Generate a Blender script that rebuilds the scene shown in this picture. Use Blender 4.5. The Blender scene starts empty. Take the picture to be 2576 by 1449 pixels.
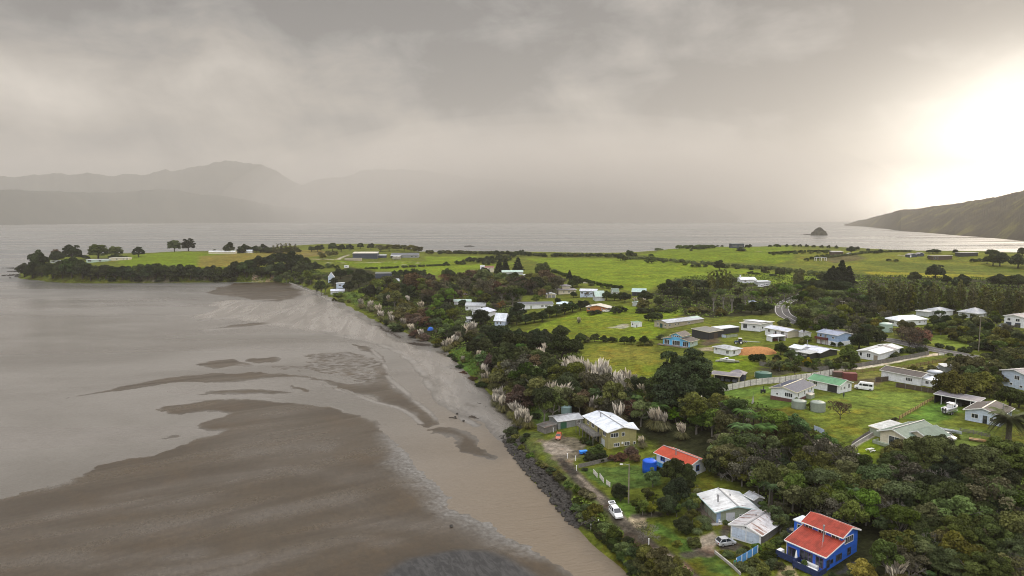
import bpy, math, random
import numpy as np
from mathutils import Vector, Matrix
R = math.radians
sc = bpy.context.scene
COL = sc.collection
rng = np.random.default_rng(7)
random.seed(7)

# ------------------------------------------------------------------ camera, sky, sun, exposure
CAM_H, PITCH, FPX = 68.0, math.atan((724.5 - 550.0) / 1717.0), 1717.0
cam = bpy.data.cameras.new('camera')
cam.lens, cam.sensor_width, cam.clip_start, cam.clip_end = 24.0, 36.0, 1.0, 60000.0
co = bpy.data.objects.new('camera', cam)
COL.objects.link(co)
co.location = (0, 0, CAM_H)
co.rotation_euler = (R(90) - PITCH, 0, 0)
sc.camera = co
sc.render.engine = 'CYCLES'
sc.cycles.use_denoising = True
sc.cycles.use_adaptive_sampling = False
sc.cycles.filter_width = 1.05
sc.cycles.max_bounces = 5
sc.cycles.diffuse_bounces = 2
sc.cycles.glossy_bounces = 2
sc.cycles.transmission_bounces = 2
sc.cycles.volume_bounces = 1
sc.cycles.sample_clamp_indirect = 4.0
sc.view_settings.view_transform = 'Standard'
sc.view_settings.look = 'None'
sc.view_settings.gamma = 1.0
sc.view_settings.exposure = 0.12
SUN_AZ, SUN_EL = R(40), R(27)


def nn(nt, kind, **kw):
    n = nt.nodes.new(kind)
    for k, v in kw.items():
        if k.startswith('_'):
            setattr(n, k[1:], v)
            continue
        key = int(k[1:]) if k[0] == 'i' and k[1:].isdigit() else k.replace('__', ' ')
        s = n.inputs[key]
        if isinstance(v, bpy.types.NodeSocket):
            nt.links.new(v, s)
        else:
            s.default_value = v
    return n


def mth(nt, op, a, b=0.0, c=0.0, clamp=False):
    n = nn(nt, 'ShaderNodeMath', _operation=op, _use_clamp=clamp, i0=a, i1=b)
    if op in ('MULTIPLY_ADD', 'SMOOTH_MIN', 'COMPARE'):
        s = n.inputs[2]
        if isinstance(c, bpy.types.NodeSocket):
            nt.links.new(c, s)
        else:
            s.default_value = c
    return n.outputs[0]


def mapr(nt, v, a, b, c=0.0, d=1.0, kind='SMOOTHSTEP'):
    n = nn(nt, 'ShaderNodeMapRange', _interpolation_type=kind)
    nt.links.new(v, n.inputs['Value'])
    for i, x in enumerate((a, b, c, d)):
        n.inputs[i + 1].default_value = x
    return n.outputs[0]


def mixc(nt, f, a, b, mode='MIX'):
    n = nt.nodes.new('ShaderNodeMix')
    n.data_type = 'RGBA'
    n.blend_type = mode
    for s, v in ((n.inputs[0], f), (n.inputs[6], a), (n.inputs[7], b)):
        if isinstance(v, bpy.types.NodeSocket):
            nt.links.new(v, s)
        else:
            s.default_value = (*v, 1) if isinstance(v, tuple) and len(v) == 3 else v
    return n.outputs[2]


def noise(nt, vec, scale, detail=3.0, rough=0.55, dist=0.0):
    n = nn(nt, 'ShaderNodeTexNoise', Scale=scale, Detail=detail, Roughness=rough, Distortion=dist)
    if vec is not None:
        nt.links.new(vec, n.inputs['Vector'])
    return n.outputs['Fac']


def mapping(nt, vec, scale=(1, 1, 1), rot=(0, 0, 0), loc=(0, 0, 0)):
    if any(rot):
        vec = nn(nt, 'ShaderNodeMapping', Vector=vec, Rotation=tuple(-a for a in rot)).outputs[0]
    n = nn(nt, 'ShaderNodeMapping', Vector=vec, Scale=scale, Location=loc)
    return n.outputs[0]


W0 = bpy.data.worlds.new('World')
sc.world = W0
W0.use_nodes = True
nt = W0.node_tree
nt.nodes.clear()
tc = nn(nt, 'ShaderNodeTexCoord').outputs['Generated']
sky = nn(nt, 'ShaderNodeTexSky', _sky_type='NISHITA', _sun_disc=False, _sun_elevation=SUN_EL, _sun_rotation=SUN_AZ)
bg_sky = nn(nt, 'ShaderNodeBackground', Color=sky.outputs[0], Strength=0.1)
sep = nn(nt, 'ShaderNodeSeparateXYZ', Vector=tc)
az = mth(nt, 'ARCTAN2', sep.outputs[0], sep.outputs[1])
el = mth(nt, 'ARCSINE', sep.outputs[2])


def sky_at(x, y):
    return math.atan((x - 1288) / FPX), math.atan((724.5 - y) / FPX) - PITCH


def blob(x, y, sx, sy, amp):
    a0, e0 = sky_at(x, y)
    da = mth(nt, 'DIVIDE', mth(nt, 'SUBTRACT', az, a0), sx / FPX)
    de = mth(nt, 'DIVIDE', mth(nt, 'SUBTRACT', el, e0), sy / FPX)
    q = mth(nt, 'ADD', mth(nt, 'MULTIPLY', da, da), mth(nt, 'MULTIPLY', de, de))
    return mth(nt, 'MULTIPLY', mth(nt, 'POWER', 2.718, mth(nt, 'MULTIPLY', q, -1.0)), amp)


c1 = noise(nt, mapping(nt, tc, (2.6, 2.6, 6.5), (0, 0, 0), (3.1, 0.4, 0)), 1.0, 5.0, 0.5, 0.25)
c2 = noise(nt, mapping(nt, tc, (8.5, 8.5, 17.0)), 1.0, 5.0, 0.58, 0.3)
lum = mth(nt, 'MULTIPLY_ADD', mth(nt, 'SUBTRACT', c1, 0.5), 0.58, 0.148)
lum = mth(nt, 'MULTIPLY_ADD', mth(nt, 'SUBTRACT', c2, 0.5), 0.62, lum)
for b in ((40, 290, 260, 85, 0.42), (60, 190, 200, 40, 0.10), (590, 180, 210, 110, 0.20), (900, 300, 420, 150, 0.08), (300, 260, 160, 60, 0.08), (180, 90, 260, 70, -0.07), (1200, 190, 120, 70, -0.12), (1740, 245, 320, 65, -0.12), (700, 20, 500, 60, -0.055),
          (1490, 240, 120, 55, 0.13), (2000, 60, 500, 100, -0.045), (350, 470, 600, 60, -0.02), (430, 130, 90, 60, -0.05), (1400, 400, 500, 90, 0.02)):
    lum = mth(nt, 'ADD', lum, blob(*b))
cmb = nn(nt, 'ShaderNodeCombineXYZ', X=mth(nt, 'MULTIPLY_ADD', el, 9.0, mth(nt, 'MULTIPLY', az, 17.0)), Y=mth(nt, 'MULTIPLY', el, 3.0))
shaft = noise(nt, cmb.outputs[0], 1.0, 3.0, 0.55, 0.3)
lum = mth(nt, 'MULTIPLY_ADD', mth(nt, 'SUBTRACT', shaft, 0.5), mapr(nt, el, R(14), R(5), 0.10, 0.26), lum)
lum = mth(nt, 'MAXIMUM', lum, 0.11)
zen = mapr(nt, el, R(18), R(55), 0.0, 1.0)
back = mth(nt, 'MULTIPLY', mapr(nt, sep.outputs[1], 0.35, -0.5, 0.0, 1.0), mapr(nt, el, R(-2), R(25), 0.0, 1.0))
tone = mapr(nt, lum, 0.14, 0.34, 0.0, 1.0)
ccol = mixc(nt, tone, (1.015, 0.985, 0.95), (1.085, 0.985, 0.86))
lum = mth(nt, 'MULTIPLY_ADD', zen, 1.55, lum)
lum = mth(nt, 'MULTIPLY_ADD', back, 1.35, lum)
warm = mapr(nt, az, R(-10), R(36), 0.0, 1.0)
ccol = mixc(nt, warm, ccol, (1.05, 0.985, 0.91))
ccol = mixc(nt, zen, ccol, (0.97, 1.0, 1.05))
cl = nn(nt, 'ShaderNodeVectorMath', _operation='SCALE', i0=ccol)
nt.links.new(lum, cl.inputs['Scale'])
g1 = mth(nt, 'ADD', blob(2660, 430, 260, 160, 3.4), blob(2370, 515, 250, 55, 2.4))
g2 = mth(nt, 'ADD', blob(2600, 370, 660, 230, 0.30), blob(2540, 480, 400, 105, 1.1))
s1 = nn(nt, 'ShaderNodeVectorMath', _operation='SCALE', i0=(1.0, 0.93, 0.80))
nt.links.new(g1, s1.inputs['Scale'])
s2 = nn(nt, 'ShaderNodeVectorMath', _operation='SCALE', i0=(1.0, 0.88, 0.72))
nt.links.new(g2, s2.inputs['Scale'])
tot = nn(nt, 'ShaderNodeVectorMath', _operation='ADD', i0=cl.outputs[0], i1=s1.outputs[0])
tot = nn(nt, 'ShaderNodeVectorMath', _operation='ADD', i0=tot.outputs[0], i1=s2.outputs[0])
bg_cl = nn(nt, 'ShaderNodeBackground', Color=tot.outputs[0], Strength=1.0)
mx = nn(nt, 'ShaderNodeMixShader', i0=0.93, i1=bg_sky.outputs[0], i2=bg_cl.outputs[0])
wo = nn(nt, 'ShaderNodeOutputWorld', Surface=mx.outputs[0])

sl = bpy.data.lights.new('sun', 'SUN')
sl.energy, sl.angle, sl.color = 1.9, R(14), (1.0, 0.86, 0.68)
so = bpy.data.objects.new('sun', sl)
COL.objects.link(so)
so.rotation_euler = (R(90) - SUN_EL, 0, math.pi - SUN_AZ)

# ------------------------------------------------------------------ pixel -> place
CP, SP = math.cos(PITCH), math.sin(PITCH)


def _zoom(x0, y0, k):
    return lambda x, y: ((x0 + x * k) / 1.59006, (y0 + y * k) / 1.59006)


A = _zoom(2000, 1600, .4857); B = _zoom(2600, 1800, .3478); Cc = _zoom(3100, 1900, .2789); E = _zoom(3400, 1700, .4168)
F = _zoom(2800, 1350, .3106); Gg = _zoom(3400, 1350, .3451); H = _zoom(2500, 1150, .2760); I = _zoom(3100, 1150, .3866)
J = _zoom(0, 900, .3882); K = _zoom(900, 900, .3494); L = _zoom(1700, 900, .3494); M = _zoom(2500, 900, .3494)
Nn = _zoom(3300, 700, .3450); O = _zoom(1300, 1150, .4140); Q = _zoom(2000, 1200, .3451); Rr = _zoom(0, 1050, .8653)
S = _zoom(3000, 1150, .11733); T = _zoom(2550, 1250, .15528); U = _zoom(3650, 1550, .17314); V = _zoom(1800, 1150, .15528)
X = _zoom(2300, 1100, .15528); Y = _zoom(3450, 1100, .25078); Z = _zoom(2300, 1950, .27174)


def W(x, y):
    return (x, y)


def ray(p):
    u, v = (p[0] - 1288.0) / FPX, (724.5 - p[1]) / FPX
    return np.array((u, CP + v * SP, -SP + v * CP))


def at_z(p, z):
    d = ray(p)
    t = (z - CAM_H) / d[2]
    return (d[0] * t, d[1] * t)


def project(x, y, z):
    dz = z - CAM_H
    dep = y * CP - dz * SP
    return 1288 + FPX * x / dep, 724.5 - FPX * (y * SP + dz * CP) / dep, dep


# ------------------------------------------------------------------ numpy noise
_tab = rng.random((256, 256))


def vnoise(x, y):
    xi, yi = np.floor(x).astype(int), np.floor(y).astype(int)
    fx, fy = x - xi, y - yi
    fx, fy = fx * fx * (3 - 2 * fx), fy * fy * (3 - 2 * fy)
    g = lambda i, j: _tab[i & 255, j & 255]
    return (g(xi, yi) * (1 - fx) + g(xi + 1, yi) * fx) * (1 - fy) + (g(xi, yi + 1) * (1 - fx) + g(xi + 1, yi + 1) * fx) * fy - 0.5


def fbm(x, y, o=4, gain=0.5):
    s, a = 0.0, 1.0
    for i in range(o):
        s = s + a * vnoise(x * 2 ** i + 17.3 * i, y * 2 ** i - 9.1 * i)
        a *= gain
    return s


def smooth(a, b, x):
    t = np.clip((x - a) / (b - a), 0, 1)
    return t * t * (3 - 2 * t)


def spline(pts, n=6, closed=True):
    P = np.array(pts, float)
    N = len(P)
    out = []
    for i in range(N if closed else N - 1):
        ix = [(i - 1), i, i + 1, i + 2]
        p = [P[k % N] if closed else P[min(max(k, 0), N - 1)] for k in ix]
        for t in np.arange(n) / n:
            out.append(0.5 * (2 * p[1] + (p[2] - p[0]) * t + (2 * p[0] - 5 * p[1] + 4 * p[2] - p[3]) * t * t
                              + (3 * p[1] - p[0] - 3 * p[2] + p[3]) * t ** 3))
    if not closed:
        out.append(P[-1])
    return np.array(out)


def sdist(x, y, poly):
    """signed distance to a closed polygon, positive inside"""
    x, y = np.asarray(x, float), np.asarray(y, float)
    shp = x.shape
    x, y = x.ravel(), y.ravel()
    d2 = np.full(x.shape, 1e18)
    ins = np.zeros(x.shape, bool)
    n = len(poly)
    for i in range(n):
        x0, y0 = poly[i]
        x1, y1 = poly[(i + 1) % n]
        ex, ey = x1 - x0, y1 - y0
        t = np.clip(((x - x0) * ex + (y - y0) * ey) / (ex * ex + ey * ey + 1e-12), 0, 1)
        np.minimum(d2, (x - x0 - t * ex) ** 2 + (y - y0 - t * ey) ** 2, out=d2)
        if y0 != y1:
            c = ((y0 > y) != (y1 > y)) & (x < (x1 - x0) * (y - y0) / (y1 - y0) + x0)
            ins ^= c
    return (np.sqrt(d2) * np.where(ins, 1, -1)).reshape(shp)


def pdist(x, y, line):
    d2 = np.full(np.shape(x), 1e18)
    for (x0, y0), (x1, y1) in zip(line[:-1], line[1:]):
        ex, ey = x1 - x0, y1 - y0
        t = np.clip(((x - x0) * ex + (y - y0) * ey) / (ex * ex + ey * ey + 1e-12), 0, 1)
        d2 = np.minimum(d2, (x - x0 - t * ex) ** 2 + (y - y0 - t * ey) ** 2)
    return np.sqrt(d2)


# ------------------------------------------------------------------ land form
CTRL = '''1500,1230,3;1600,1330,3;1750,1449,3.5;1450,1150,3;1560,1100,3.2;1380,1090,2.6;1720,1190,3.6;1850,1310,4;2080,1400,5
2576,1449,8;2300,1400,7;2200,1250,7;2000,1200,6;1800,1080,6;1650,1000,5.5;1850,1010,9.5;1960,1050,10;2120,1080,10;2250,1000,10
2400,1050,10;2560,1120,10;2400,1150,9.5;2576,1250,9;2170,970,10;2576,960,11;1700,830,9;1500,810,8;1560,900,8.5;1450,930,7
1300,880,4.5;1200,830,4;1150,870,3;1050,790,3;1000,740,4;870,720,3;1900,870,10;2050,850,11;2285,810,12;2500,780,13;2350,900,11
1240,770,6;1350,770,8;1520,770,9;1420,730,9;1500,740,10;1300,690,12;1200,690,10;1100,700,7;1000,700,5.5;950,700,5
1600,720,11;1450,680,13;1400,655,14;1700,690,13;1850,680,14;1650,640,15;1800,645,20;1850,624,25;1700,632,18;2000,622,24;2100,640,21
2000,660,17;2150,625,22;2300,640,22;2450,640,23;2576,640,22;2400,660,18;2200,680,15;2576,690,15;2300,720,13;1900,720,12;2050,750,12
900,640,14;1000,655,12;950,665,9;1050,650,12;1150,655,12;1250,640,14;700,650,15;600,640,16;500,635,17;350,650,14;250,655,12
150,670,8;480,665,14;650,665,13;730,660,14;800,680,6;780,655,14;1500,660,14'''
KS = CAM_H / 55.0
_c = [(a, b, c * KS) for a, b, c in (tuple(float(v) for v in s.split(',')) for s in CTRL.replace('\n', ';').split(';'))]
_cx = np.array([at_z((a, b), c) for a, b, c in _c]) / 100.0
_cz = np.array([c for _, _, c in _c])
_cm = _cz.mean()
_D = np.sqrt(((_cx[:, None] - _cx[None]) ** 2).sum(-1) + 0.02)
_w = np.linalg.solve(_D - 0.10 * np.eye(len(_cx)), _cz - _cm)


def rbf(x, y):
    s = np.full(np.shape(x), _cm)
    for (a, b), w in zip(_cx, _w):
        s = s + w * np.sqrt((x / 100 - a) ** 2 + (y / 100 - b) ** 2 + 0.02)
    return s


SHORE = [(2600, 1700), (1750, 1600), (1610, 1449), (1560, 1400), (1480, 1330), (1430, 1280), (1390, 1230), (1340, 1180), (1300, 1130),
         (1272, 1088), (1320, 1062), (1306, 1036), (1262, 1000), (1222, 975), (1190, 940), (1152, 900), (1118, 868), (1060, 846), (1000, 826),
         (958, 806), (905, 780), (862, 757), (800, 730), (742, 713), (690, 709), (600, 708), (500, 709), (380, 710), (200, 711), (100, 704), (48, 695)]
_far = [(95, 660, 6), (250, 641, 12), (420, 631, 16), (560, 633, 15), (700, 624, 14), (830, 618, 14), (1000, 620, 14), (1075, 637, 12), (1200, 636, 12),
        (1400, 640, 12), (1600, 636, 14), (1690, 623, 19), (1850, 612, 25), (2010, 611, 25), (2200, 625, 22), (2350, 632, 22), (2480, 634, 22), (2600, 636, 22)]
LAND = [at_z(p, 0.4) for p in SHORE] + [at_z((a, b), c * KS) for a, b, c in _far] + [(1480, 940), (1480, 74), (247, 50)]
LAND = np.array(LAND)
_n = len(SHORE) + len(_far)
_pts = np.vstack([spline(LAND[2:_n], 4, False), LAND[_n:], LAND[:2]])
LAND = _pts


def ground(x, y):
    x, y = np.asarray(x, float), np.asarray(y, float)
    rr = np.hypot(x, y)
    d = sdist(x, y, LAND) + fbm(x / 9, y / 9, 3) * 1.6 * np.clip(rr / 250, 0.4, 2.5)
    h = rbf(x, y) + fbm(x / 60, y / 60, 4) * 0.9 * np.clip(rr / 400, 0.2, 1.6)
    h = np.maximum(h, 1.8)
    wd = np.clip(rr / 40, 4.5, 13)
    s = smooth(0, 1, np.clip(d / wd, 0, 1))
    return np.where(d > 0, 0.7 + s * (h - 0.7), np.maximum(0.7 + d * 0.35, -3.0))


_ga, _gr = np.radians(np.linspace(-60, 60, 900)), np.geomspace(70, 1650, 800)
_gR, _gA = np.meshgrid(_gr, _ga, indexing='ij')
_gZ = np.concatenate([ground(a * np.sin(b), a * np.cos(b)) for a, b in zip(np.array_split(_gR, 20), np.array_split(_gA, 20))])


def look_up(x, y):
    i = np.clip((np.log(np.hypot(x, y)) - math.log(70)) / math.log(1650 / 70) * 799, 0, 798.999)
    j = np.clip((np.arctan2(x, y) - _ga[0]) / (_ga[-1] - _ga[0]) * 899, 0, 898.999)
    a, b = i.astype(int), j.astype(int)
    f, g = i - a, j - b
    return (_gZ[a, b] * (1 - f) + _gZ[a + 1, b] * f) * (1 - g) + (_gZ[a, b + 1] * (1 - f) + _gZ[a + 1, b + 1] * f) * g


def hit(p, lift=0.0):
    """where the line of sight through photo point p meets the ground (raised by lift)"""
    d = ray(p)
    hd = math.hypot(d[0], d[1])
    rs = np.geomspace(74, 1600, 700)
    x, y, z = d[0] / hd * rs, d[1] / hd * rs, CAM_H + d[2] / hd * rs
    g = np.maximum(look_up(x, y), 0.0) + lift
    k = np.nonzero(z <= g)[0]
    if len(k) == 0:      # passes over the land: stand on the skyline it clears by least
        m = int(np.argmin(np.where(rs < 1300, z - g, 1e9)))
        return float(x[m]), float(y[m])
    i = max(k[0], 1)
    a, b = z[i - 1] - g[i - 1], z[i] - g[i]
    t = a / (a - b) if a != b else 0
    r = rs[i - 1] + t * (rs[i] - rs[i - 1])
    return d[0] / hd * r, d[1] / hd * r


def gz(x, y):
    return float(np.maximum(ground(np.array([x]), np.array([y])), 0.0)[0])


# ------------------------------------------------------------------ mesh helpers
def mesh_np(name, V, Fq, mat=None, smooth_=False, parent=None, kind=None):
    me = bpy.data.meshes.new(name)
    V = np.asarray(V, np.float32)
    Fq = np.asarray(Fq, np.int32)
    k = Fq.shape[1]
    me.vertices.add(len(V)); me.vertices.foreach_set('co', V.ravel())
    me.loops.add(Fq.size); me.loops.foreach_set('vertex_index', Fq.ravel())
    me.polygons.add(len(Fq)); me.polygons.foreach_set('loop_start', np.arange(0, Fq.size, k, dtype=np.int32))
    me.polygons.foreach_set('loop_total', np.full(len(Fq), k, np.int32))
    me.polygons.foreach_set('use_smooth', np.full(len(Fq), smooth_))
    me.update(calc_edges=True)
    if mat:
        me.materials.append(mat)
    o = bpy.data.objects.new(name, me)
    COL.objects.link(o)
    if parent:
        o.parent = parent
    if kind:
        o['kind'] = kind
    return o


def attr(o, name, vals):
    a = o.data.attributes.new(name, 'FLOAT', 'POINT')
    a.data.foreach_set('value', np.asarray(vals, np.float32).ravel())


def attr_col(o, name, vals):
    a = o.data.attributes.new(name, 'FLOAT_COLOR', 'POINT')
    v = np.ones((len(vals), 4), np.float32)
    v[:, :3] = vals
    a.data.foreach_set('color', v.ravel())


def grid_faces(nr, ncol):
    i = np.arange(nr - 1)[:, None] * ncol + np.arange(ncol - 1)[None]
    i = i.ravel()
    return np.stack([i, i + 1, i + ncol + 1, i + ncol], 1)


def new_mat(name):
    m = bpy.data.materials.new(name)
    m.use_nodes = True
    t = m.node_tree
    t.nodes.clear()
    b = t.nodes.new('ShaderNodeBsdfPrincipled')
    o = t.nodes.new('ShaderNodeOutputMaterial')
    t.links.new(b.outputs[0], o.inputs[0])
    return m, t, b


def getattr_node(t, name):
    return nn(t, 'ShaderNodeAttribute', _attribute_name=name, _attribute_type='GEOMETRY')


def bump(t, b, h, strength=0.3, dist=1.0):
    n = nn(t, 'ShaderNodeBump', Height=h, Strength=strength, Distance=dist)
    t.links.new(n.outputs[0], b.inputs['Normal'])


# ------------------------------------------------------------------ ground, flats, sea, hills
def obj_pos(t):
    return nn(t, 'ShaderNodeTexCoord').outputs['Object']


def make_land():
    azs = np.radians(np.linspace(-45, 47, 660))
    rs = np.geomspace(104, 1460, 540)
    Rg, Ag = np.meshgrid(rs, azs, indexing='ij')
    x, y = (Rg * np.sin(Ag)).ravel(), (Rg * np.cos(Ag)).ravel()
    z = np.concatenate([ground(a, b) for a, b in zip(np.array_split(x, 12), np.array_split(y, 12))])
    u, v, _ = project(x, y, z)
    base = np.tile((0.090, 0.105, 0.014), (len(x), 1))
    wob = fbm(x / 6, y / 6, 3)

    def area(pts, col, soft=3.0, k=1.0, wd=1.0):
        poly = np.array([hit(p) for p in pts])
        m = (x > poly[:, 0].min() - 15) & (x < poly[:, 0].max() + 15) & (y > poly[:, 1].min() - 25) & (y < poly[:, 1].max() + 25)
        d = sdist(x[m], y[m], poly) + wob[m] * 4 * wd
        f = (smooth(-soft, soft, d) * k)[:, None]
        base[m] = base[m] * (1 - f) + np.array(col) * f

    def stripe(pts, wid, col, soft=0.5, k=1.0):
        ln = np.array([hit(p) for p in pts])
        m = (x > ln[:, 0].min() - 12) & (x < ln[:, 0].max() + 12) & (y > ln[:, 1].min() - 12) & (y < ln[:, 1].max() + 12)
        d = pdist(x[m], y[m], ln) + wob[m] * 0.8
        f = ((1 - smooth(wid / 2 - soft, wid / 2 + soft, d)) * k)[:, None]
        base[m] = base[m] * (1 - f) + np.array(col) * f
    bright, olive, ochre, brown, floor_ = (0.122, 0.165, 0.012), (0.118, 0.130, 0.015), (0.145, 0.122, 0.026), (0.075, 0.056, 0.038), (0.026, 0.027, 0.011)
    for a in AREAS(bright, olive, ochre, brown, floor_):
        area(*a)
    for a in STRIPES(brown):
        stripe(*a)
    V_ = np.stack([x, y, z], 1)
    m, t, b = new_mat('ground')
    c = getattr_node(t, 'tint').outputs['Color']
    pos = obj_pos(t)
    n1 = noise(t, pos, 0.35, 5, 0.6)
    n2 = noise(t, pos, 0.05, 4, 0.6)
    n3 = noise(t, mapping(t, pos, (0.05, 0.35, 0.2), (0, 0, 0.35)), 1.0, 4, 0.6, 1.0)
    n4 = mapr(t, noise(t, pos, 1.3, 3, 0.7), 0.3, 0.7, 0.62, 1.32, 'LINEAR')
    v1 = mth(t, 'MULTIPLY', n4, mapr(t, n1, 0.3, 0.7, 0.50, 1.45, 'LINEAR'))
    v2 = mapr(t, n2, 0.3, 0.7, 0.72, 1.28, 'LINEAR')
    v3 = mapr(t, n3, 0.3, 0.7, 0.80, 1.2, 'LINEAR')
    vv = mth(t, 'MULTIPLY', mth(t, 'MULTIPLY', v1, v2), v3)
    s = nn(t, 'ShaderNodeVectorMath', _operation='SCALE', i0=c)
    t.links.new(vv, s.inputs['Scale'])
    c = mixc(t, mapr(t, noise(t, pos, 0.11, 4, 0.65), 0.5, 0.70, 0.0, 0.75), s.outputs[0], mixc(t, 1.0, s.outputs[0], (1.35, 0.95, 0.8), 'MULTIPLY'))
    t.links.new(c, b.inputs['Base Color'])
    b.inputs['Roughness'].default_value = 0.95
    b.inputs['Specular IOR Level'].default_value = 0.04
    bump(t, b, noise(t, pos, 1.6, 4, 0.7), 0.7, 0.5)
    o = mesh_np('ground', V_, grid_faces(len(rs), len(azs)), m, True, kind='structure')
    attr_col(o, 'tint', base)
    return o


BANKS = [
    (1.0, [(300, 626), (500, 588), (700, 545), (880, 518), (1040, 503), (1150, 510), (1300, 517), (1420, 526), (1560, 546), (1640, 556), (1700, 540), (1735, 505), (1730, 440), (1650, 395), (1640, 382),
           (1720, 398), (1770, 445), (1800, 508), (1803, 560), (1850, 600), (1920, 648), (1990, 696), (2036, 737), (2000, 753), (1940, 737), (1880, 697), (1800, 662), (1700, 615), (1600, 580),
           (1500, 552), (1400, 536), (1300, 534), (1180, 541), (1000, 552), (800, 562), (600, 592), (400, 617)]),
    (0.85, [(890, 475), (1000, 455), (1100, 453), (1180, 475), (1100, 486), (950, 490)]),
    (0.85, [(1130, 450), (1180, 437), (1280, 432), (1276, 458), (1180, 463)]),
    (0.74, [(1380, 425), (1600, 405), (1740, 440), (1760, 520), (1690, 560), (1500, 520), (1250, 497), (1100, 490), (1150, 470), (1400, 470)]),
    (1.0, [(745, 664), (900, 645), (1100, 634), (1300, 640), (1500, 660), (1620, 690), (1720, 738), (1790, 790), (1830, 840), (1900, 915), (1990, 1010), (2100, 1100), (2250, 1200), (2427, 1305), (2700, 1500),
           (2500, 1900), (-500, 1900), (-500, 1250), (0, 1105), (130, 1063), (330, 998), (520, 930), (640, 900), (760, 882), (870, 842), (930, 802), (1010, 782), (945, 770), (922, 757), (985, 727),
           (1030, 703), (940, 688), (820, 704)]),
    (0.9, [(730, 816), (790, 796), (845, 796), (800, 811)]),
    (0.95, [(905, 607), (1080, 585), (1240, 583), (1370, 598), (1200, 603), (1000, 609)]),
    (0.8, [(1345, 568), (1420, 575), (1450, 590), (1400, 596)]),
    (1.0, [(2000, 763), (2080, 760), (2160, 790), (2240, 850), (2291, 897), (2280, 911), (2200, 890), (2120, 842), (2060, 802)]),
    (0.9, [(1000, 301), (1120, 284), (1280, 279), (1120, 298)]),
    (0.9, [(1090, 272), (1300, 243), (1460, 212), (1440, 222), (1300, 254)]),
    (0.8, [(950, 243), (1100, 222), (1250, 208), (1120, 232)]),
    (0.75, [(960, 140), (1080, 98), (1330, 90), (1420, 128), (1560, 190), (1450, 190), (1250, 182), (1100, 162)]),
]
BEACH = [(870, 250), (1000, 214), (960, 192), (1100, 170), (1250, 182), (1400, 150), (1330, 100), (1345, 92), (1480, 148), (1560, 186), (1640, 246), (1760, 300), (1800, 340), (1900, 390), (2000, 410), (2060, 430),
         (2140, 500), (2210, 570), (2280, 620), (2340, 700), (2400, 770), (2427, 850), (2400, 880), (2300, 800), (2200, 735), (2080, 690), (2030, 640), (1990, 590), (1970, 520), (1930, 480),
         (1860, 440), (1800, 400), (1650, 350), (1500, 325), (1300, 300), (1250, 286), (1100, 265), (950, 262)]
MOUND = [(1760, 1449), (1880, 1380), (2020, 1340), (2160, 1328), (2300, 1345), (2427, 1400), (2600, 1600), (1700, 1600)]
FRINGE = [(1790, 800), (1850, 850), (1930, 930), (2020, 1020), (2130, 1110), (2270, 1200), (2440, 1300), (2430, 1330), (2200, 1230), (2040, 1130), (1900, 1010), (1800, 900)]
WET_SHEEN = [[(1080, 800), (1300, 770), (1500, 790), (1600, 860), (1520, 930), (1300, 960), (1150, 930), (1000, 880)], [(-60, 1140), (110, 1140), (250, 1180), (280, 1260), (150, 1300), (-60, 1300)],
        [(1050, 780), (1180, 700), (1350, 680), (1420, 700), (1300, 760), (1150, 800)]]


def zflat(p):
    return at_z(Rr(*p), 0.0)


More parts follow.
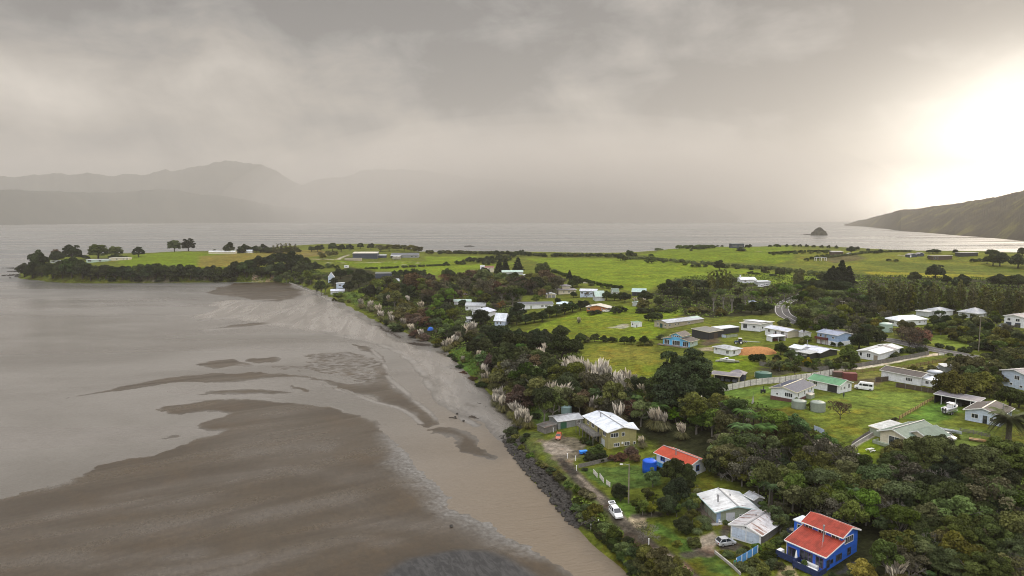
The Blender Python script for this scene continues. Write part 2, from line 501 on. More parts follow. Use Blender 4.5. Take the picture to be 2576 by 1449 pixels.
def make_flats():
    azs = np.radians(np.linspace(-44, 14, 620))
    rs = np.geomspace(104, 855, 620)
    Rg, Ag = np.meshgrid(rs, azs, indexing='ij')
    x, y = (Rg * np.sin(Ag)).ravel(), (Rg * np.cos(Ag)).ravel()
    w1, w2 = fbm(x / 14 + 5, y / 14, 4), fbm(x / 14 - 40, y / 14 + 9, 4)
    sc_ = np.clip(np.hypot(x, y) / 200, 0.5, 2.2)
    xw, yw = x + w1 * 3.0 * sc_, y + w2 * 4.0 * sc_
    rag = fbm(x / 1.7, y / 1.7, 3)
    bank, dmax = np.zeros(len(x)), np.full(len(x), -99.0)
    for amp, pts in BANKS:
        poly = spline([zflat(p) for p in pts], 4)
        d = sdist(xw, yw, poly)
        soft = 9.0 if amp == 0.74 else 1.6
        dmax = np.maximum(dmax, d)
        bank = np.maximum(bank, amp * smooth(-soft, soft, d + rag * (5 if amp == 0.74 else 1.4)))
    dl = -sdist(x, y, LAND)
    bpoly = spline([zflat(p) for p in BEACH], 4)
    db = sdist(xw, yw, bpoly)
    beach = smooth(-2.5, 4.0, db + rag * 1.2)
    mound = smooth(-1.5, 2.5, sdist(xw, yw, spline([zflat(p) for p in MOUND], 4)))
    fr = smooth(-6, 5, sdist(xw, yw, spline([zflat(p) for p in FRINGE], 4)) + rag * 2)
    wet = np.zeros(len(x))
    for p in WET_SHEEN:
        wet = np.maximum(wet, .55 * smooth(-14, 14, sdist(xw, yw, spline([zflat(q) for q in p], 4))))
    spk = smooth(-9, 9, sdist(xw, yw, spline([zflat(p) for p in BANKS[3][1]], 4)))
    z = -0.22 + 0.36 * np.maximum(bank, beach) + rag * 0.03 * (1 - beach) + fbm(x / 5, y / 5, 3) * 0.07 * (1 - beach * .7) + mound * 0.35
    expo = smooth(-0.6, 2.6, dmax + w1 * 2.6 + rag * 1.2)
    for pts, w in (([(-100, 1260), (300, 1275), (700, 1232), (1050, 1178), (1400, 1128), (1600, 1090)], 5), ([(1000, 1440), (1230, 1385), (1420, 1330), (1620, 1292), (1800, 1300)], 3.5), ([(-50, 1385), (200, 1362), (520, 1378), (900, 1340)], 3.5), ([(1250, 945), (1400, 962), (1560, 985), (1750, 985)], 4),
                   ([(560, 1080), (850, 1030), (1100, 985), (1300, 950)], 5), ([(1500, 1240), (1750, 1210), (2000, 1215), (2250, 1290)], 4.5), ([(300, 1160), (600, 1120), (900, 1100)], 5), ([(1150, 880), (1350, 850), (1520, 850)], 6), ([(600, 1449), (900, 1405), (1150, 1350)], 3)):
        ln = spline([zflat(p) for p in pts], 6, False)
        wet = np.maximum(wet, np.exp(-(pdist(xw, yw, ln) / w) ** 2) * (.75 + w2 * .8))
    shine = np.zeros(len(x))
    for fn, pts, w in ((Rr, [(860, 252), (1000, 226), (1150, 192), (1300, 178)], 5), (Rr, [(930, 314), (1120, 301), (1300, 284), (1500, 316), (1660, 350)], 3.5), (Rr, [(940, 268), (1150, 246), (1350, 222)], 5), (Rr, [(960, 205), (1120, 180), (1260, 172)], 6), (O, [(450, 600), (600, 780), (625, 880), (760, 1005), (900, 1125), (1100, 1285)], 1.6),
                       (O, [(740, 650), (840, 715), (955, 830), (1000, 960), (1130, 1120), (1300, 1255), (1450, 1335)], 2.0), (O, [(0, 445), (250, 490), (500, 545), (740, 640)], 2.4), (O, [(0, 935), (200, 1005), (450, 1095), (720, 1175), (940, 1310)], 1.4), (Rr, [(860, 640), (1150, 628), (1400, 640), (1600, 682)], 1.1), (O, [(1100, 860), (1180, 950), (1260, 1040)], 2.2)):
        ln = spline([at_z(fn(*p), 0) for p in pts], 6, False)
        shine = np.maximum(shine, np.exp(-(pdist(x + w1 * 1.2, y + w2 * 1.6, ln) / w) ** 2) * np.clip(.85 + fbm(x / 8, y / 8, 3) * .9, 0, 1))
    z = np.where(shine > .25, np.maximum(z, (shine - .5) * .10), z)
    z += beach * np.clip(1.1 - dl / 26, 0, 1.1) * smooth(900, 0, dl)
    z = np.where(dl < -6, -2.0, z)
    m, t, b = new_mat('tidal_sand')
    pos = obj_pos(t)
    at = {k: getattr_node(t, k).outputs['Fac'] for k in ('beach', 'mound', 'fringe', 'wet', 'expo', 'spk', 'shine')}
    st = noise(t, mapping(t, pos, (0.009, 0.075, 0.05), (0, 0, R(34))), 1.0, 5, 0.55, 1.2)
    fine = noise(t, pos, 0.9, 5, 0.65)
    mid = noise(t, pos, 0.06, 4, 0.6, 0.5)
    dark = mixc(t, mapr(t, st, 0.38, 0.66), (0.037, 0.0245, 0.0115), (0.052, 0.037, 0.021))
    dark = mixc(t, mapr(t, mid, 0.45, 0.7, 0, 0.55), dark, (0.054, 0.033, 0.013))
    dark = mixc(t, mth(t, 'MULTIPLY', at['wet'], mapr(t, st, 0.35, 0.6, 0.35, 0.85)), dark, (0.086, 0.072, 0.058))  # wet zones and streaks: sky sheen painted in as a paler tone
    dark = mixc(t, at['expo'], (0.088, 0.076, 0.062), dark)
    dots = noise(t, mapping(t, pos, (0.22, 0.75, 1), (0, 0, R(20))), 1.0, 4, 0.7, 0.3)
    dark = mixc(t, mth(t, 'MULTIPLY', at['spk'], mapr(t, dots, 0.46, 0.56)), dark, (0.150, 0.136, 0.122))
    bst = noise(t, mapping(t, pos, (0.012, 0.085, 0.05), (0, 0, R(100))), 1.0, 5, 0.6, 1.2)
    pale = mixc(t, mapr(t, bst, 0.30, 0.74), (0.205, 0.184, 0.160), (0.135, 0.117, 0.098))
    weed = mth(t, 'MULTIPLY', mapr(t, noise(t, mapping(t, pos, (0.28, 0.09, 0.1), (0, 0, R(38))), 1.0, 5, 0.7, 0.8), 0.60, 0.68), 0.75)
    pale = mixc(t, weed, pale, (0.085, 0.07, 0.055))
    c = mixc(t, at['beach'], dark, pale)
    c = mixc(t, mth(t, 'MULTIPLY', at['fringe'], mapr(t, fine, 0.3, 0.65, 0.35, 0.95)), c, (0.16, 0.152, 0.141))
    mnd = mixc(t, mapr(t, noise(t, mapping(t, pos, (0.9, 0.25, 1), (0, 0, R(25))), 1.0, 5, 0.7, 1.0), 0.4, 0.62), (0.017, 0.016, 0.016), (0.040, 0.038, 0.037))
    c = mixc(t, mapr(t, at['shine'], .3, 1.1, 0.0, .8), c, (0.205, 0.186, 0.165))  # bright sky reflection on wet margins painted as pale colour
    c = mixc(t, at['mound'], c, mnd)
    c = mixc(t, 1.0, c, mixc(t, mapr(t, fine, 0.3, 0.7, 0, 1, 'LINEAR'), (0.80, 0.80, 0.80), (1.2, 1.2, 1.2)), 'MULTIPLY')
    rip = noise(t, mapping(t, pos, (0.35, 2.2, 1.0), (0, 0, R(118))), 1.0, 4, 0.65, 0.8)
    c = mixc(t, 1.0, c, mixc(t, mapr(t, rip, 0.3, 0.7, 0, 1, 'LINEAR'), (0.84, 0.84, 0.84), (1.16, 1.16, 1.16)), 'MULTIPLY')
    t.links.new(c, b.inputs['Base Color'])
    rg = mapr(t, st, 0.36, 0.68, 0.46, 0.26)
    rg = mth(t, 'SUBTRACT', rg, mth(t, 'MULTIPLY', at['wet'], 0.12))
    rg = mixc(t, at['beach'], rg, mapr(t, bst, 0.36, 0.62, 0.20, 0.36))
    rg = mth(t, 'MAXIMUM', rg, mth(t, 'MULTIPLY', at['mound'], 0.8))
    t.links.new(rg, b.inputs['Roughness'])
    b.inputs['Specular IOR Level'].default_value = 0.45
    bump(t, b, noise(t, mapping(t, pos, (1.0, 3.0, 1.0), (0, 0, R(20))), 0.8, 4, 0.6), 0.2, 0.12)
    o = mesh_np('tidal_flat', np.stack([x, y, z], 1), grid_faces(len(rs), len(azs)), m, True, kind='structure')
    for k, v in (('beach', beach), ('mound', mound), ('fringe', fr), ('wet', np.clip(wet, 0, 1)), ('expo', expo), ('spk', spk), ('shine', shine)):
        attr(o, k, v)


def make_sea():
    azs = np.radians(np.linspace(-180, 180, 181))
    rs = np.concatenate([[0.0], np.geomspace(50, 17300, 50)])
    Rg, Ag = np.meshgrid(rs, azs, indexing='ij')
    m, t, b = new_mat('water')
    pos = obj_pos(t)
    silt = noise(t, mapping(t, pos, (0.006, 0.012, 1)), 1.0, 4, 0.6, 0.6)
    sepn = nn(t, 'ShaderNodeSeparateXYZ', Vector=pos)
    near = mapr(t, sepn.outputs[1], 135, 410, 1.0, 0.0)
    right = mapr(t, sepn.outputs[0], -70, 15, 0.0, 1.0)
    c = mixc(t, mapr(t, silt, 0.35, 0.65), (0.118, 0.105, 0.089), (0.168, 0.152, 0.134))
    c = mixc(t, mth(t, 'MULTIPLY', near, right), c, (0.150, 0.117, 0.082))
    far = mapr(t, sepn.outputs[1], 370, 1100, 0.0, 1.0)
    c = mixc(t, far, c, (0.13, 0.128, 0.122))
    t.links.new(c, b.inputs['Base Color'])
    b.inputs['IOR'].default_value = 1.333
    bands = noise(t, mapping(t, pos, (0.0011, 0.0065, 1), (0, 0, R(4))), 1.0, 4, 0.6, 0.8)
    b.inputs['Roughness'].default_value = 0.2
    t.links.new(mapr(t, bands, 0.36, 0.66, 0.14, 0.42), b.inputs['Roughness'])
    w1 = noise(t, mapping(t, pos, (0.55, 1.5, 1), (0, 0, R(22))), 1.0, 3, 0.6, 0.4)
    w2 = noise(t, mapping(t, pos, (0.06, 0.22, 1), (0, 0, R(18))), 1.0, 4, 0.6, 0.6)
    h = mth(t, 'MULTIPLY_ADD', w2, 1.3, w1)
    bump(t, b, h, 0.55, 0.26)
    V_ = np.stack([(Rg * np.sin(Ag)).ravel(), (Rg * np.cos(Ag)).ravel(), np.zeros(Rg.size)], 1)
    mesh_np('sea', V_, grid_faces(len(rs), len(azs)), m, True, kind='structure')


def hill_mat(name, c1, c2, c3, sc1):
    m, t, b = new_mat(name)
    pos = obj_pos(t)
    n1 = noise(t, pos, sc1, 6, 0.65)
    c = mixc(t, mapr(t, n1, 0.4, 0.62), c1, c2)
    c = mixc(t, mapr(t, noise(t, pos, sc1 * 0.35, 5, 0.6, 0.5), 0.53, 0.66), c, c3)
    t.links.new(c, b.inputs['Base Color'])
    b.inputs['Roughness'].default_value = 0.95
    b.inputs['Specular IOR Level'].default_value = 0.1
    bump(t, b, noise(t, pos, sc1 * 4, 5, 0.7), 0.8, 4.0)
    return m


def ridge(name, prof, foot, r_mid, r_back, mat, amp, lobes, seed, nc=400, nr=36):
    """hill range: prof = skyline points in the photo, foot = distance of the shore"""
    px = np.array([p[0] for p in prof], float)
    py = np.array([p[1] for p in prof], float)
    xs = np.linspace(px[0], px[-1], nc)
    ys = np.interp(xs, px, py)
    foot_r = np.interp(xs, [f[0] for f in foot], [f[1] for f in foot]) * KS
    r_mid, r_back = r_mid * KS, r_back * KS
    a = np.arctan((xs - 1288) / FPX)
    mid = foot_r + r_mid
    ys = ys - (fbm(a * 38 + seed, a * 7 + 3, 4) + fbm(a * 140 + seed, a * 9, 3) * .45) * amp[0] * .12
    hc = CAM_H + (550 - ys) / FPX * mid * np.cos(a)
    V_ = []
    t_ = np.linspace(0, 1, nr)
    for tt in t_:
        if tt <= 0.5:
            k = tt / 0.5
            r = foot_r + r_mid * k
            h = hc * (1 - (1 - k) ** 1.6)
        else:
            k = (tt - 0.5) / 0.5
            r = mid + r_back * k
            h = hc * (1 - k ** 1.8)
        e = math.sin(math.pi * min(tt, 0.5)) if tt < 0.5 else 1.0
        gul = fbm(a * lobes + seed + tt * 1.3, r / amp[1] + seed, 5)
        h = h + gul * amp[0] * math.sin(math.pi * tt) * (0.35 if abs(tt - 0.5) < 0.08 else 1.0)
        h = h + np.abs(fbm(a * lobes * 9 + seed, r / (amp[1] * 0.15), 3)) * amp[2] * math.sin(math.pi * tt)
        if tt == 0:
            h = h * 0 - 1.5
        V_.append(np.stack([r * np.sin(a), r * np.cos(a), h], 1))
    return mesh_np(name, np.concatenate(V_), grid_faces(nr, nc), mat, True, kind='structure')


def make_hills():
    far = hill_mat('far_hill_forest', (0.02, 0.026, 0.02), (0.035, 0.038, 0.028), (0.045, 0.048, 0.034), 0.004)
    ridge('hills', [(-900, 470), (-500, 430), (-200, 452), (0, 447), (90, 444), (180, 441), (235, 434), (300, 440), (380, 437), (440, 433), (500, 424), (545, 414), (590, 408), (640, 413), (690, 430),
                    (730, 452), (765, 470), (800, 455), (880, 440), (960, 431), (1050, 428), (1130, 440), (1210, 450), (1290, 460), (1400, 476), (1480, 500), (1560, 552)],
          [(-900, 11200), (1600, 11200)], 1200, 700, far, (70, 500, 6), 26, 3.0, 520)
    ridge('hills', [(-900, 470), (-300, 500), (0, 479), (110, 482), (230, 486), (330, 484), (410, 478), (470, 484), (560, 492), (640, 505), (700, 520), (800, 530), (900, 545), (960, 552)],
          [(-900, 6800), (0, 7500), (300, 9000), (960, 10400)], 600, 400, far, (40, 330, 6), 30, 9.0, 420)
    ridge('hills', [(700, 552), (740, 540), (800, 530), (900, 521), (1000, 516), (1070, 517), (1140, 523), (1190, 534), (1215, 546), (1225, 552)], [(700, 10600), (1230, 10600)], 250, 200, far, (10, 200, 5), 60, 4.0, 260)
    ridge('hills', [(1200, 553), (1300, 543), (1400, 534), (1480, 527), (1560, 520), (1640, 513), (1720, 514), (1780, 517), (1830, 531), (1852, 543), (1862, 553)], [(1200, 11800), (1870, 11000)], 300, 200, far, (12, 200, 5), 60, 6.0, 300)
    hd = hill_mat('headland_scrub', (0.018, 0.013, 0.005), (0.045, 0.035, 0.010), (0.095, 0.085, 0.017), 0.02)
    ridge('headland', [(2120, 566), (2140, 560), (2170, 553), (2200, 545), (2230, 537), (2262, 530), (2300, 527), (2345, 520), (2390, 515), (2450, 505), (2500, 497), (2576, 480), (2700, 455), (2900, 420), (3300, 440)],
          [(2120, 6000), (2170, 5300), (2235, 4000), (2262, 3500), (2400, 2700), (2500, 2350), (2576, 2080), (2700, 1800), (3300, 1500)], 900, 900, hd, (20, 180, 9), 44, 2.0, 900, 80)


def make_haze():
    me = bpy.data.meshes.new('haze')
    x, y0, y1, z0, z1 = 19200, -19200, 19200, -8, 1650
    vs = [(-x, y0, z0), (x, y0, z0), (x, y1, z0), (-x, y1, z0), (-x, y0, z1), (x, y0, z1), (x, y1, z1), (-x, y1, z1)]
    me.from_pydata(vs, [], [(0, 3, 2, 1), (4, 5, 6, 7), (0, 1, 5, 4), (1, 2, 6, 5), (2, 3, 7, 6), (3, 0, 4, 7)])
    m = bpy.data.materials.new('haze')
    m.use_nodes = True
    t = m.node_tree
    t.nodes.clear()
    v = nn(t, 'ShaderNodeVolumePrincipled', Color=(0.73, 0.69, 0.645, 1), Density=0.8e-4, Anisotropy=0.25)
    nn(t, 'ShaderNodeOutputMaterial', Volume=v.outputs[0])
    me.materials.append(m)
    o = bpy.data.objects.new('haze', me)
    COL.objects.link(o)
    o['kind'] = 'stuff'


def AREAS(bright, olive, ochre, brown, floor_):
    green = (0.105, 0.145, 0.009)
    dkg = (0.058, 0.080, 0.011)
    yel = (0.185, 0.175, 0.014)
    sand = (0.26, 0.21, 0.15)
    return [
        # bush floor
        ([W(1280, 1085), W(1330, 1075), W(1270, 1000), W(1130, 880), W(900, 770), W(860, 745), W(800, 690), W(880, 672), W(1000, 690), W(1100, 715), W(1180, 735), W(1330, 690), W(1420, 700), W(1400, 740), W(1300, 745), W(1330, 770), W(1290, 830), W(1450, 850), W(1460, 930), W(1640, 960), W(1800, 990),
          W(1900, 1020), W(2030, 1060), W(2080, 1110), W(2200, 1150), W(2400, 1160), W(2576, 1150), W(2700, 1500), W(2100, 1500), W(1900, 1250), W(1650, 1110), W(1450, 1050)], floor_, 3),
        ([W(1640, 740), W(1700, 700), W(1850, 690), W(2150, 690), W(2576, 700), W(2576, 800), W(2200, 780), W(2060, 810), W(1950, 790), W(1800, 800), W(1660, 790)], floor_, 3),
        # pasture
        ([W(1320, 650), W(1560, 650), W(1900, 680), W(2180, 705), W(2000, 720), W(1700, 700), W(1620, 735), W(1500, 720), W(1430, 690), W(1350, 660)], bright, 2),
        ([W(1600, 640), W(1690, 622), W(1850, 614), W(1990, 620), W(2000, 650), W(1950, 665), W(1700, 655)], green, 4),
        ([W(2000, 625), W(2560, 640), W(2576, 690), W(2200, 680), W(2000, 665)], olive, 4), ([W(2150, 655), W(2576, 672), W(2576, 688), W(2250, 678)], dkg, 5, 0.6),
        ([W(2060, 650), W(2150, 640), W(2180, 650), W(2100, 662)], brown, 4, 0.7), ([W(2170, 683), W(2576, 694), W(2576, 705), W(2200, 695)], yel, 2),
        ([W(1070, 645), W(1200, 644), W(1200, 660), W(1070, 655)], bright, 2), ([W(840, 655), W(1150, 655), W(1200, 675), W(950, 680)], green, 2), ([W(1000, 672), W(1300, 662), W(1180, 688), W(960, 692)], bright, 2),
        ([W(280, 650), W(420, 632), W(600, 640), W(560, 680), W(330, 680)], green, 2), ([W(500, 645), W(800, 628), W(850, 640), W(640, 670), W(500, 672)], ochre, 3),
        ([W(640, 650), W(800, 633), W(830, 640), W(690, 655)], (0.135, 0.112, 0.036), 3),
        ([V(-500, 60), V(500, 60), V(420, 300), V(-700, 320)], ochre, 2), ([W(1180, 690), W(1290, 695), W(1270, 715), W(1180, 712)], green, 2), ([W(880, 735), W(990, 700), W(1000, 720), W(930, 755)], green, 1.5),
        ([W(1310, 850), W(1330, 830), W(1470, 780), W(1560, 770), W(1720, 780), W(1670, 830), W(1640, 860), W(1450, 855)], bright, 1.5), ([W(1330, 835), W(1440, 800), W(1560, 790), W(1640, 800), W(1560, 850), W(1440, 850)], olive, 6, 0.5),
        ([W(1450, 925), W(1470, 868), W(1560, 860), W(1650, 880), W(1650, 955), W(1560, 945)], olive, 1.5), ([W(1580, 935), W(1650, 920), W(1660, 955), W(1600, 950)], bright, 2, 0.7),
        ([W(1580, 870), W(1650, 880), W(1640, 910), W(1480, 905), W(1480, 890)], ochre, 5, 0.45),
        ([K(270, 640), K(300, 560), K(400, 560), K(430, 640)], (0.36, 0.29, 0.21), .8), ([K(480, 640), K(540, 560), K(600, 570), K(580, 640)], (0.30, 0.22, 0.14), .8), ([J(1380, 570), J(1420, 510), J(1800, 530), J(1850, 575)], (0.26, 0.22, 0.18), .8, .8), ([J(2020, 560), J(2040, 490), J(2120, 500), J(2150, 560)], (0.36, 0.32, 0.28), .8),
        ([W(1260, 1075), W(1300, 1085), W(1350, 1140), W(1440, 1240), W(1500, 1330), W(1440, 1310), W(1340, 1200), W(1280, 1130)], (0.035, 0.032, 0.026), 1),
        # shelly pad
        ([Q(1270, 320), Q(1400, 275), Q(1510, 275), Q(1510, 310), Q(1400, 325)], (0.34, 0.31, 0.26), 1, 0.7),
        # terrace yards
        ([W(1800, 900), W(1880, 890), W(1900, 930), W(1800, 945)], green, 2), ([F(250, 690), F(900, 620), F(1520, 640), F(1500, 850), F(900, 900), F(400, 870)], (0.085, 0.135, 0.022), 1.5),
        ([F(1330, 830), F(1700, 700), F(2240, 680), G2(1000, 640), G2(580, 930), F(2000, 1330), F(1700, 1310), F(1450, 1050)], (0.108, 0.145, 0.024), 1.5),
        ([F(1690, 900), F(2200, 950), F(2000, 1250), F(1600, 1100)], yel, 8, 0.4), ([G2(950, 700), G2(1100, 690), G2(1300, 850), G2(1130, 960), G2(1000, 1000), G2(680, 930)], (0.075, 0.135, 0.02), 1.5),
        ([G2(1000, 1000), G2(1650, 1080), G2(1650, 1300), G2(1000, 1330)], (0.10, 0.13, 0.025), 2), ([E(20, 250), E(250, 100), E(330, 230), E(200, 420), E(0, 400)], green, 2),
        ([I(1620, 500), I(2000, 460), I(2300, 560), I(2000, 660), I(1620, 600)], (0.125, 0.160, 0.024), 2), ([I(840, 900), I(1400, 840), I(1850, 760), I(1800, 830), I(1180, 960), I(850, 960)], (0.13, 0.125, 0.03), 2),
        ([H(1080, 720), H(1320, 700), H(1400, 800), H(1200, 850), H(1080, 830)], brown, 1, 0.9), ([H(1100, 880), H(1250, 870), H(1250, 910), H(1100, 915)], sand, 0.8, 0.8), ([H(1600, 950), H(2090, 990), H(2060, 1010), H(1600, 1000)], green, 1),
        ([F(770, 390), F(1400, 450), F(1000, 490), F(800, 420)], (0.055, 0.050, 0.032), 1.2, 0.9), ([F(1960, 560), F(2400, 500), F(2400, 590), F(2250, 640), F(1960, 660)], brown, 1, 0.8),
        # near shore
        ([A(170, 280), A(330, 250), A(480, 500), A(620, 600), A(900, 850), A(1010, 1000), A(1300, 1300), A(1200, 1330), A(900, 1000), A(650, 740), A(400, 520)], (0.070, 0.085, 0.022), 0.6),
        ([A(640, 580), A(760, 560), A(1300, 560), A(1250, 720), A(1000, 760), A(830, 700)], (0.062, 0.098, 0.02), 0.8), ([A(920, 800), A(1050, 830), A(1280, 940), A(1130, 965), A(1020, 940)], (0.07, 0.115, 0.018), 0.6),
        ([A(1290, 1000), A(1440, 1050), A(1640, 1220), A(1560, 1280), A(1400, 1180), A(1250, 1100)], (0.062, 0.105, 0.018), 0.6), ([B(640, 1210), B(760, 1200), B(960, 1400), B(900, 1449), B(780, 1400)], (0.066, 0.11, 0.02), 0.5),
        ([A(340, 350), A(480, 280), A(640, 300), A(700, 380), A(600, 520), A(640, 590), A(560, 570), A(450, 470)], (0.155, 0.125, 0.095), 0.8, 0.85), ([A(350, 360), A(470, 350), A(570, 420), A(520, 470), A(430, 440)], (0.235, 0.20, 0.165), 0.8, 0.7),
        ([B(580, 990), B(720, 940), B(800, 1010), B(770, 1180), B(690, 1200), B(600, 1110)], (0.235, 0.195, 0.155), 0.6, 0.9), ([B(780, 1060), B(980, 1010), B(1200, 1100), B(1000, 1180), B(780, 1160)], (0.06, 0.05, 0.042), 0.6, 0.95),
        ([B(780, 920), B(900, 900), B(920, 1000), B(820, 1000)], (0.07, 0.06, 0.05), 0.5, 0.9), ([A(1110, 985), A(1160, 980), A(1200, 1020), A(1150, 1040)], (0.36, 0.28, 0.19), 0.4, 0.8),
        ([Cc(60, 1320), Cc(300, 1310), Cc(310, 1449), Cc(80, 1449)], (0.40, 0.31, 0.17), 0.4, 0.9), ([Cc(730, 1400), Cc(1150, 1240), Cc(1300, 1260), Cc(1000, 1449), Cc(720, 1500)], (0.055, 0.052, 0.055), 0.4, 0.9),
        ([O(1190, 610), O(1370, 570), O(1480, 700), O(1480, 880), O(1330, 800), O(1200, 680)], (0.055, 0.10, 0.016), 0.8), ([O(150, 30), O(300, 50), O(550, 180), O(450, 200), O(200, 120)], (0.07, 0.11, 0.02), 1.0),
        ([A(150, 10), A(500, 20), A(520, 100), A(250, 140)], (0.06, 0.095, 0.02), 1.0), ([O(1980, 1180), O(2170, 1120), O(2170, 1330), O(2000, 1350)], (0.065, 0.10, 0.022), 1.0),
    ]


G2 = Gg


def STRIPES(brown):
    grav, dk = (0.16, 0.135, 0.11), (0.075, 0.062, 0.05)
    return [
        ([A(560, 560), A(640, 640), A(760, 760), A(860, 830), A(900, 880), A(1010, 1000), A(1120, 1120), A(1260, 1230), A(1420, 1310), A(1480, 1370), A(1560, 1449), A(1700, 1600)], 3.6, dk, 0.5, 0.95),
        ([A(640, 620), A(780, 750), A(900, 850), A(1040, 980)], 0.7, (0.22, 0.18, 0.14), 0.3, 0.8), ([A(690, 690), A(790, 790), A(850, 850)], 0.6, (0.22, 0.18, 0.14), 0.3, 0.8),
        ([A(1120, 960), A(1200, 950), A(1290, 940)], 3.0, dk, 0.6, 0.9), ([A(1240, 1240), A(1400, 1290), A(1560, 1420), A(1700, 1560)], 1.0, (0.27, 0.22, 0.17), 0.4, 0.8), ([B(420, 1210), B(560, 1190), B(650, 1190)], 3.0, dk, 0.5, 0.9),
        ([A(500, 490), A(560, 560), A(600, 600)], 2.6, (0.04, 0.034, 0.028), 0.5, 0.9),
        ([I(620, 868), I(900, 830), I(1200, 780), I(1500, 720), I(1700, 694)], 2.0, (0.50, 0.44, 0.34), 0.3, 1.0), ([I(560, 872), I(900, 808), I(1200, 760), I(1500, 705), I(1690, 682)], 1.3, (0.44, 0.38, 0.29), 0.3, 0.9),
        ([E(0, 235), E(100, 165), E(200, 100), E(265, 60)], 1.6, (0.36, 0.32, 0.27), 0.3, 0.85), ([K(1110, 430), K(1500, 432), K(1800, 425), K(2200, 425), K(2230, 440), K(2000, 460)], 1.4, (0.36, 0.33, 0.26), 0.6, 0.8),
        ([K(1010, 390), K(1300, 395), K(1420, 340)], 4.0, (0.36, 0.33, 0.28), 1.0, 0.8), ([V(1250, 500), V(1500, 462), V(1760, 440)], 2.0, (0.34, 0.30, 0.22), 0.5, 0.7), ([X(0, 180), X(300, 200), X(430, 190)], 5.0, (0.40, 0.36, 0.29), 0.8, 0.8),
        ([M(1440, 300), M(1900, 298), M(2300, 305)], 2.0, (0.30, 0.25, 0.16), 0.6, 0.6), ([Nn(860, 930), Nn(970, 945)], 4.0, (0.40, 0.36, 0.28), 0.8, 0.7),
    ]


make_land()
make_flats()
make_sea()
make_hills()
make_haze()

# ------------------------------------------------------------------ vegetation
def foliage_mat(name, col, var=0.35, warm=0.15, trans=0.12, rough=0.75):
    m = bpy.data.materials.new(name)
    m.use_nodes = True
    t = m.node_tree
    t.nodes.clear()
    rnd = nn(t, 'ShaderNodeObjectInfo').outputs['Random']
    tone = getattr_node(t, 'tone').outputs['Fac']
    hsv = nn(t, 'ShaderNodeHueSaturation', Color=(*col, 1))
    t.links.new(mapr(t, rnd, 0, 1, 0.5 - warm * 0.10, 0.5 + warm * 0.09, 'LINEAR'), hsv.inputs['Hue'])
    r2 = mth(t, 'FRACT', mth(t, 'MULTIPLY', rnd, 7.31))
    t.links.new(mapr(t, r2, 0, 1, 0.72, 1.12, 'LINEAR'), hsv.inputs['Saturation'])
    r3 = mth(t, 'FRACT', mth(t, 'MULTIPLY', rnd, 13.7))
    val = mth(t, 'MULTIPLY', mapr(t, r3, 0, 1, 1 - var, 1 + var, 'LINEAR'), mapr(t, tone, 0, 1, 0.40, 1.70, 'LINEAR'))
    t.links.new(val, hsv.inputs['Value'])
    d = nn(t, 'ShaderNodeBsdfPrincipled', Base__Color=hsv.outputs[0], Roughness=rough)
    d.inputs['Specular IOR Level'].default_value = 0.12
    tr = nn(t, 'ShaderNodeBsdfTranslucent', Color=hsv.outputs[0])
    mx = nn(t, 'ShaderNodeMixShader', i0=trans, i1=d.outputs[0], i2=tr.outputs[0])
    nn(t, 'ShaderNodeOutputMaterial', Surface=mx.outputs[0])
    return m


def plain(name, col, rough=0.8, var=0.25, scale=2.0, metal=0.0, spec=0.3, bumpk=0.0):
    m, t, b = new_mat(name)
    n = noise(t, obj_pos(t), scale, 4, 0.65)
    c = mixc(t, mapr(t, n, 0.3, 0.7, 0, 1, 'LINEAR'), tuple(x * (1 - var) for x in col), tuple(min(x * (1 + var), 1) for x in col))
    t.links.new(c, b.inputs['Base Color'])
    b.inputs['Roughness'].default_value = rough
    b.inputs['Metallic'].default_value = metal
    b.inputs['Specular IOR Level'].default_value = spec
    if bumpk:
        bump(t, b, n, bumpk, 0.1)
    return m


MF = {
    'dark': foliage_mat('leaves_dark', (0.0304, 0.0414, 0.0101), 0.45, 0.3),
    'bush': foliage_mat('leaves_bush', (0.0672, 0.084, 0.0156), 0.60, 0.45),
    'olive': foliage_mat('leaves_olive', (0.092, 0.0871, 0.0194), 0.30, 0.2),
    'grey': foliage_mat('leaves_grey', (0.081, 0.0754, 0.0423), 0.28, 0.15),
    'bright': foliage_mat('leaves_bright', (0.07, 0.135, 0.014), 0.25),
    'yellow': foliage_mat('leaves_yellow', (0.21, 0.18, 0.012), 0.15),
    'conifer': foliage_mat('needles', (0.0211, 0.0282, 0.0106), 0.2),
    'willow': foliage_mat('leaves_slender', (0.0924, 0.095, 0.0194), 0.38, 0.3),
    'autumn': foliage_mat('leaves_autumn', (0.2, 0.098, 0.03), 0.25, 0.25),
    'brown': foliage_mat('leaves_brown', (0.084, 0.0544, 0.0304), 0.25, 0.3),
    'fern': foliage_mat('fronds', (0.052, 0.100, 0.018), 0.25),
    'palm': foliage_mat('palm_fronds', (0.085, 0.092, 0.03), 0.25),
    'blade': foliage_mat('pampas_blades', (0.115, 0.105, 0.038), 0.3, 0.2),
    'plume': foliage_mat('pampas_plumes', (0.46, 0.405, 0.32), 0.14, 0.06, 0.3),
    'hedge': foliage_mat('leaves_hedge', (0.055, 0.0704, 0.0143), 0.25),
    'flax': foliage_mat('flax_leaves', (0.08, 0.105, 0.036), 0.25),
}
BARK = plain('bark', (0.12, 0.105, 0.09), 0.9, 0.35, 3.0)
BARK_PALE = plain('bark_pale', (0.17, 0.155, 0.135), 0.9, 0.3, 3.0)
BARK_DARK = plain('bark_dark', (0.055, 0.046, 0.038), 0.9, 0.3, 3.0)


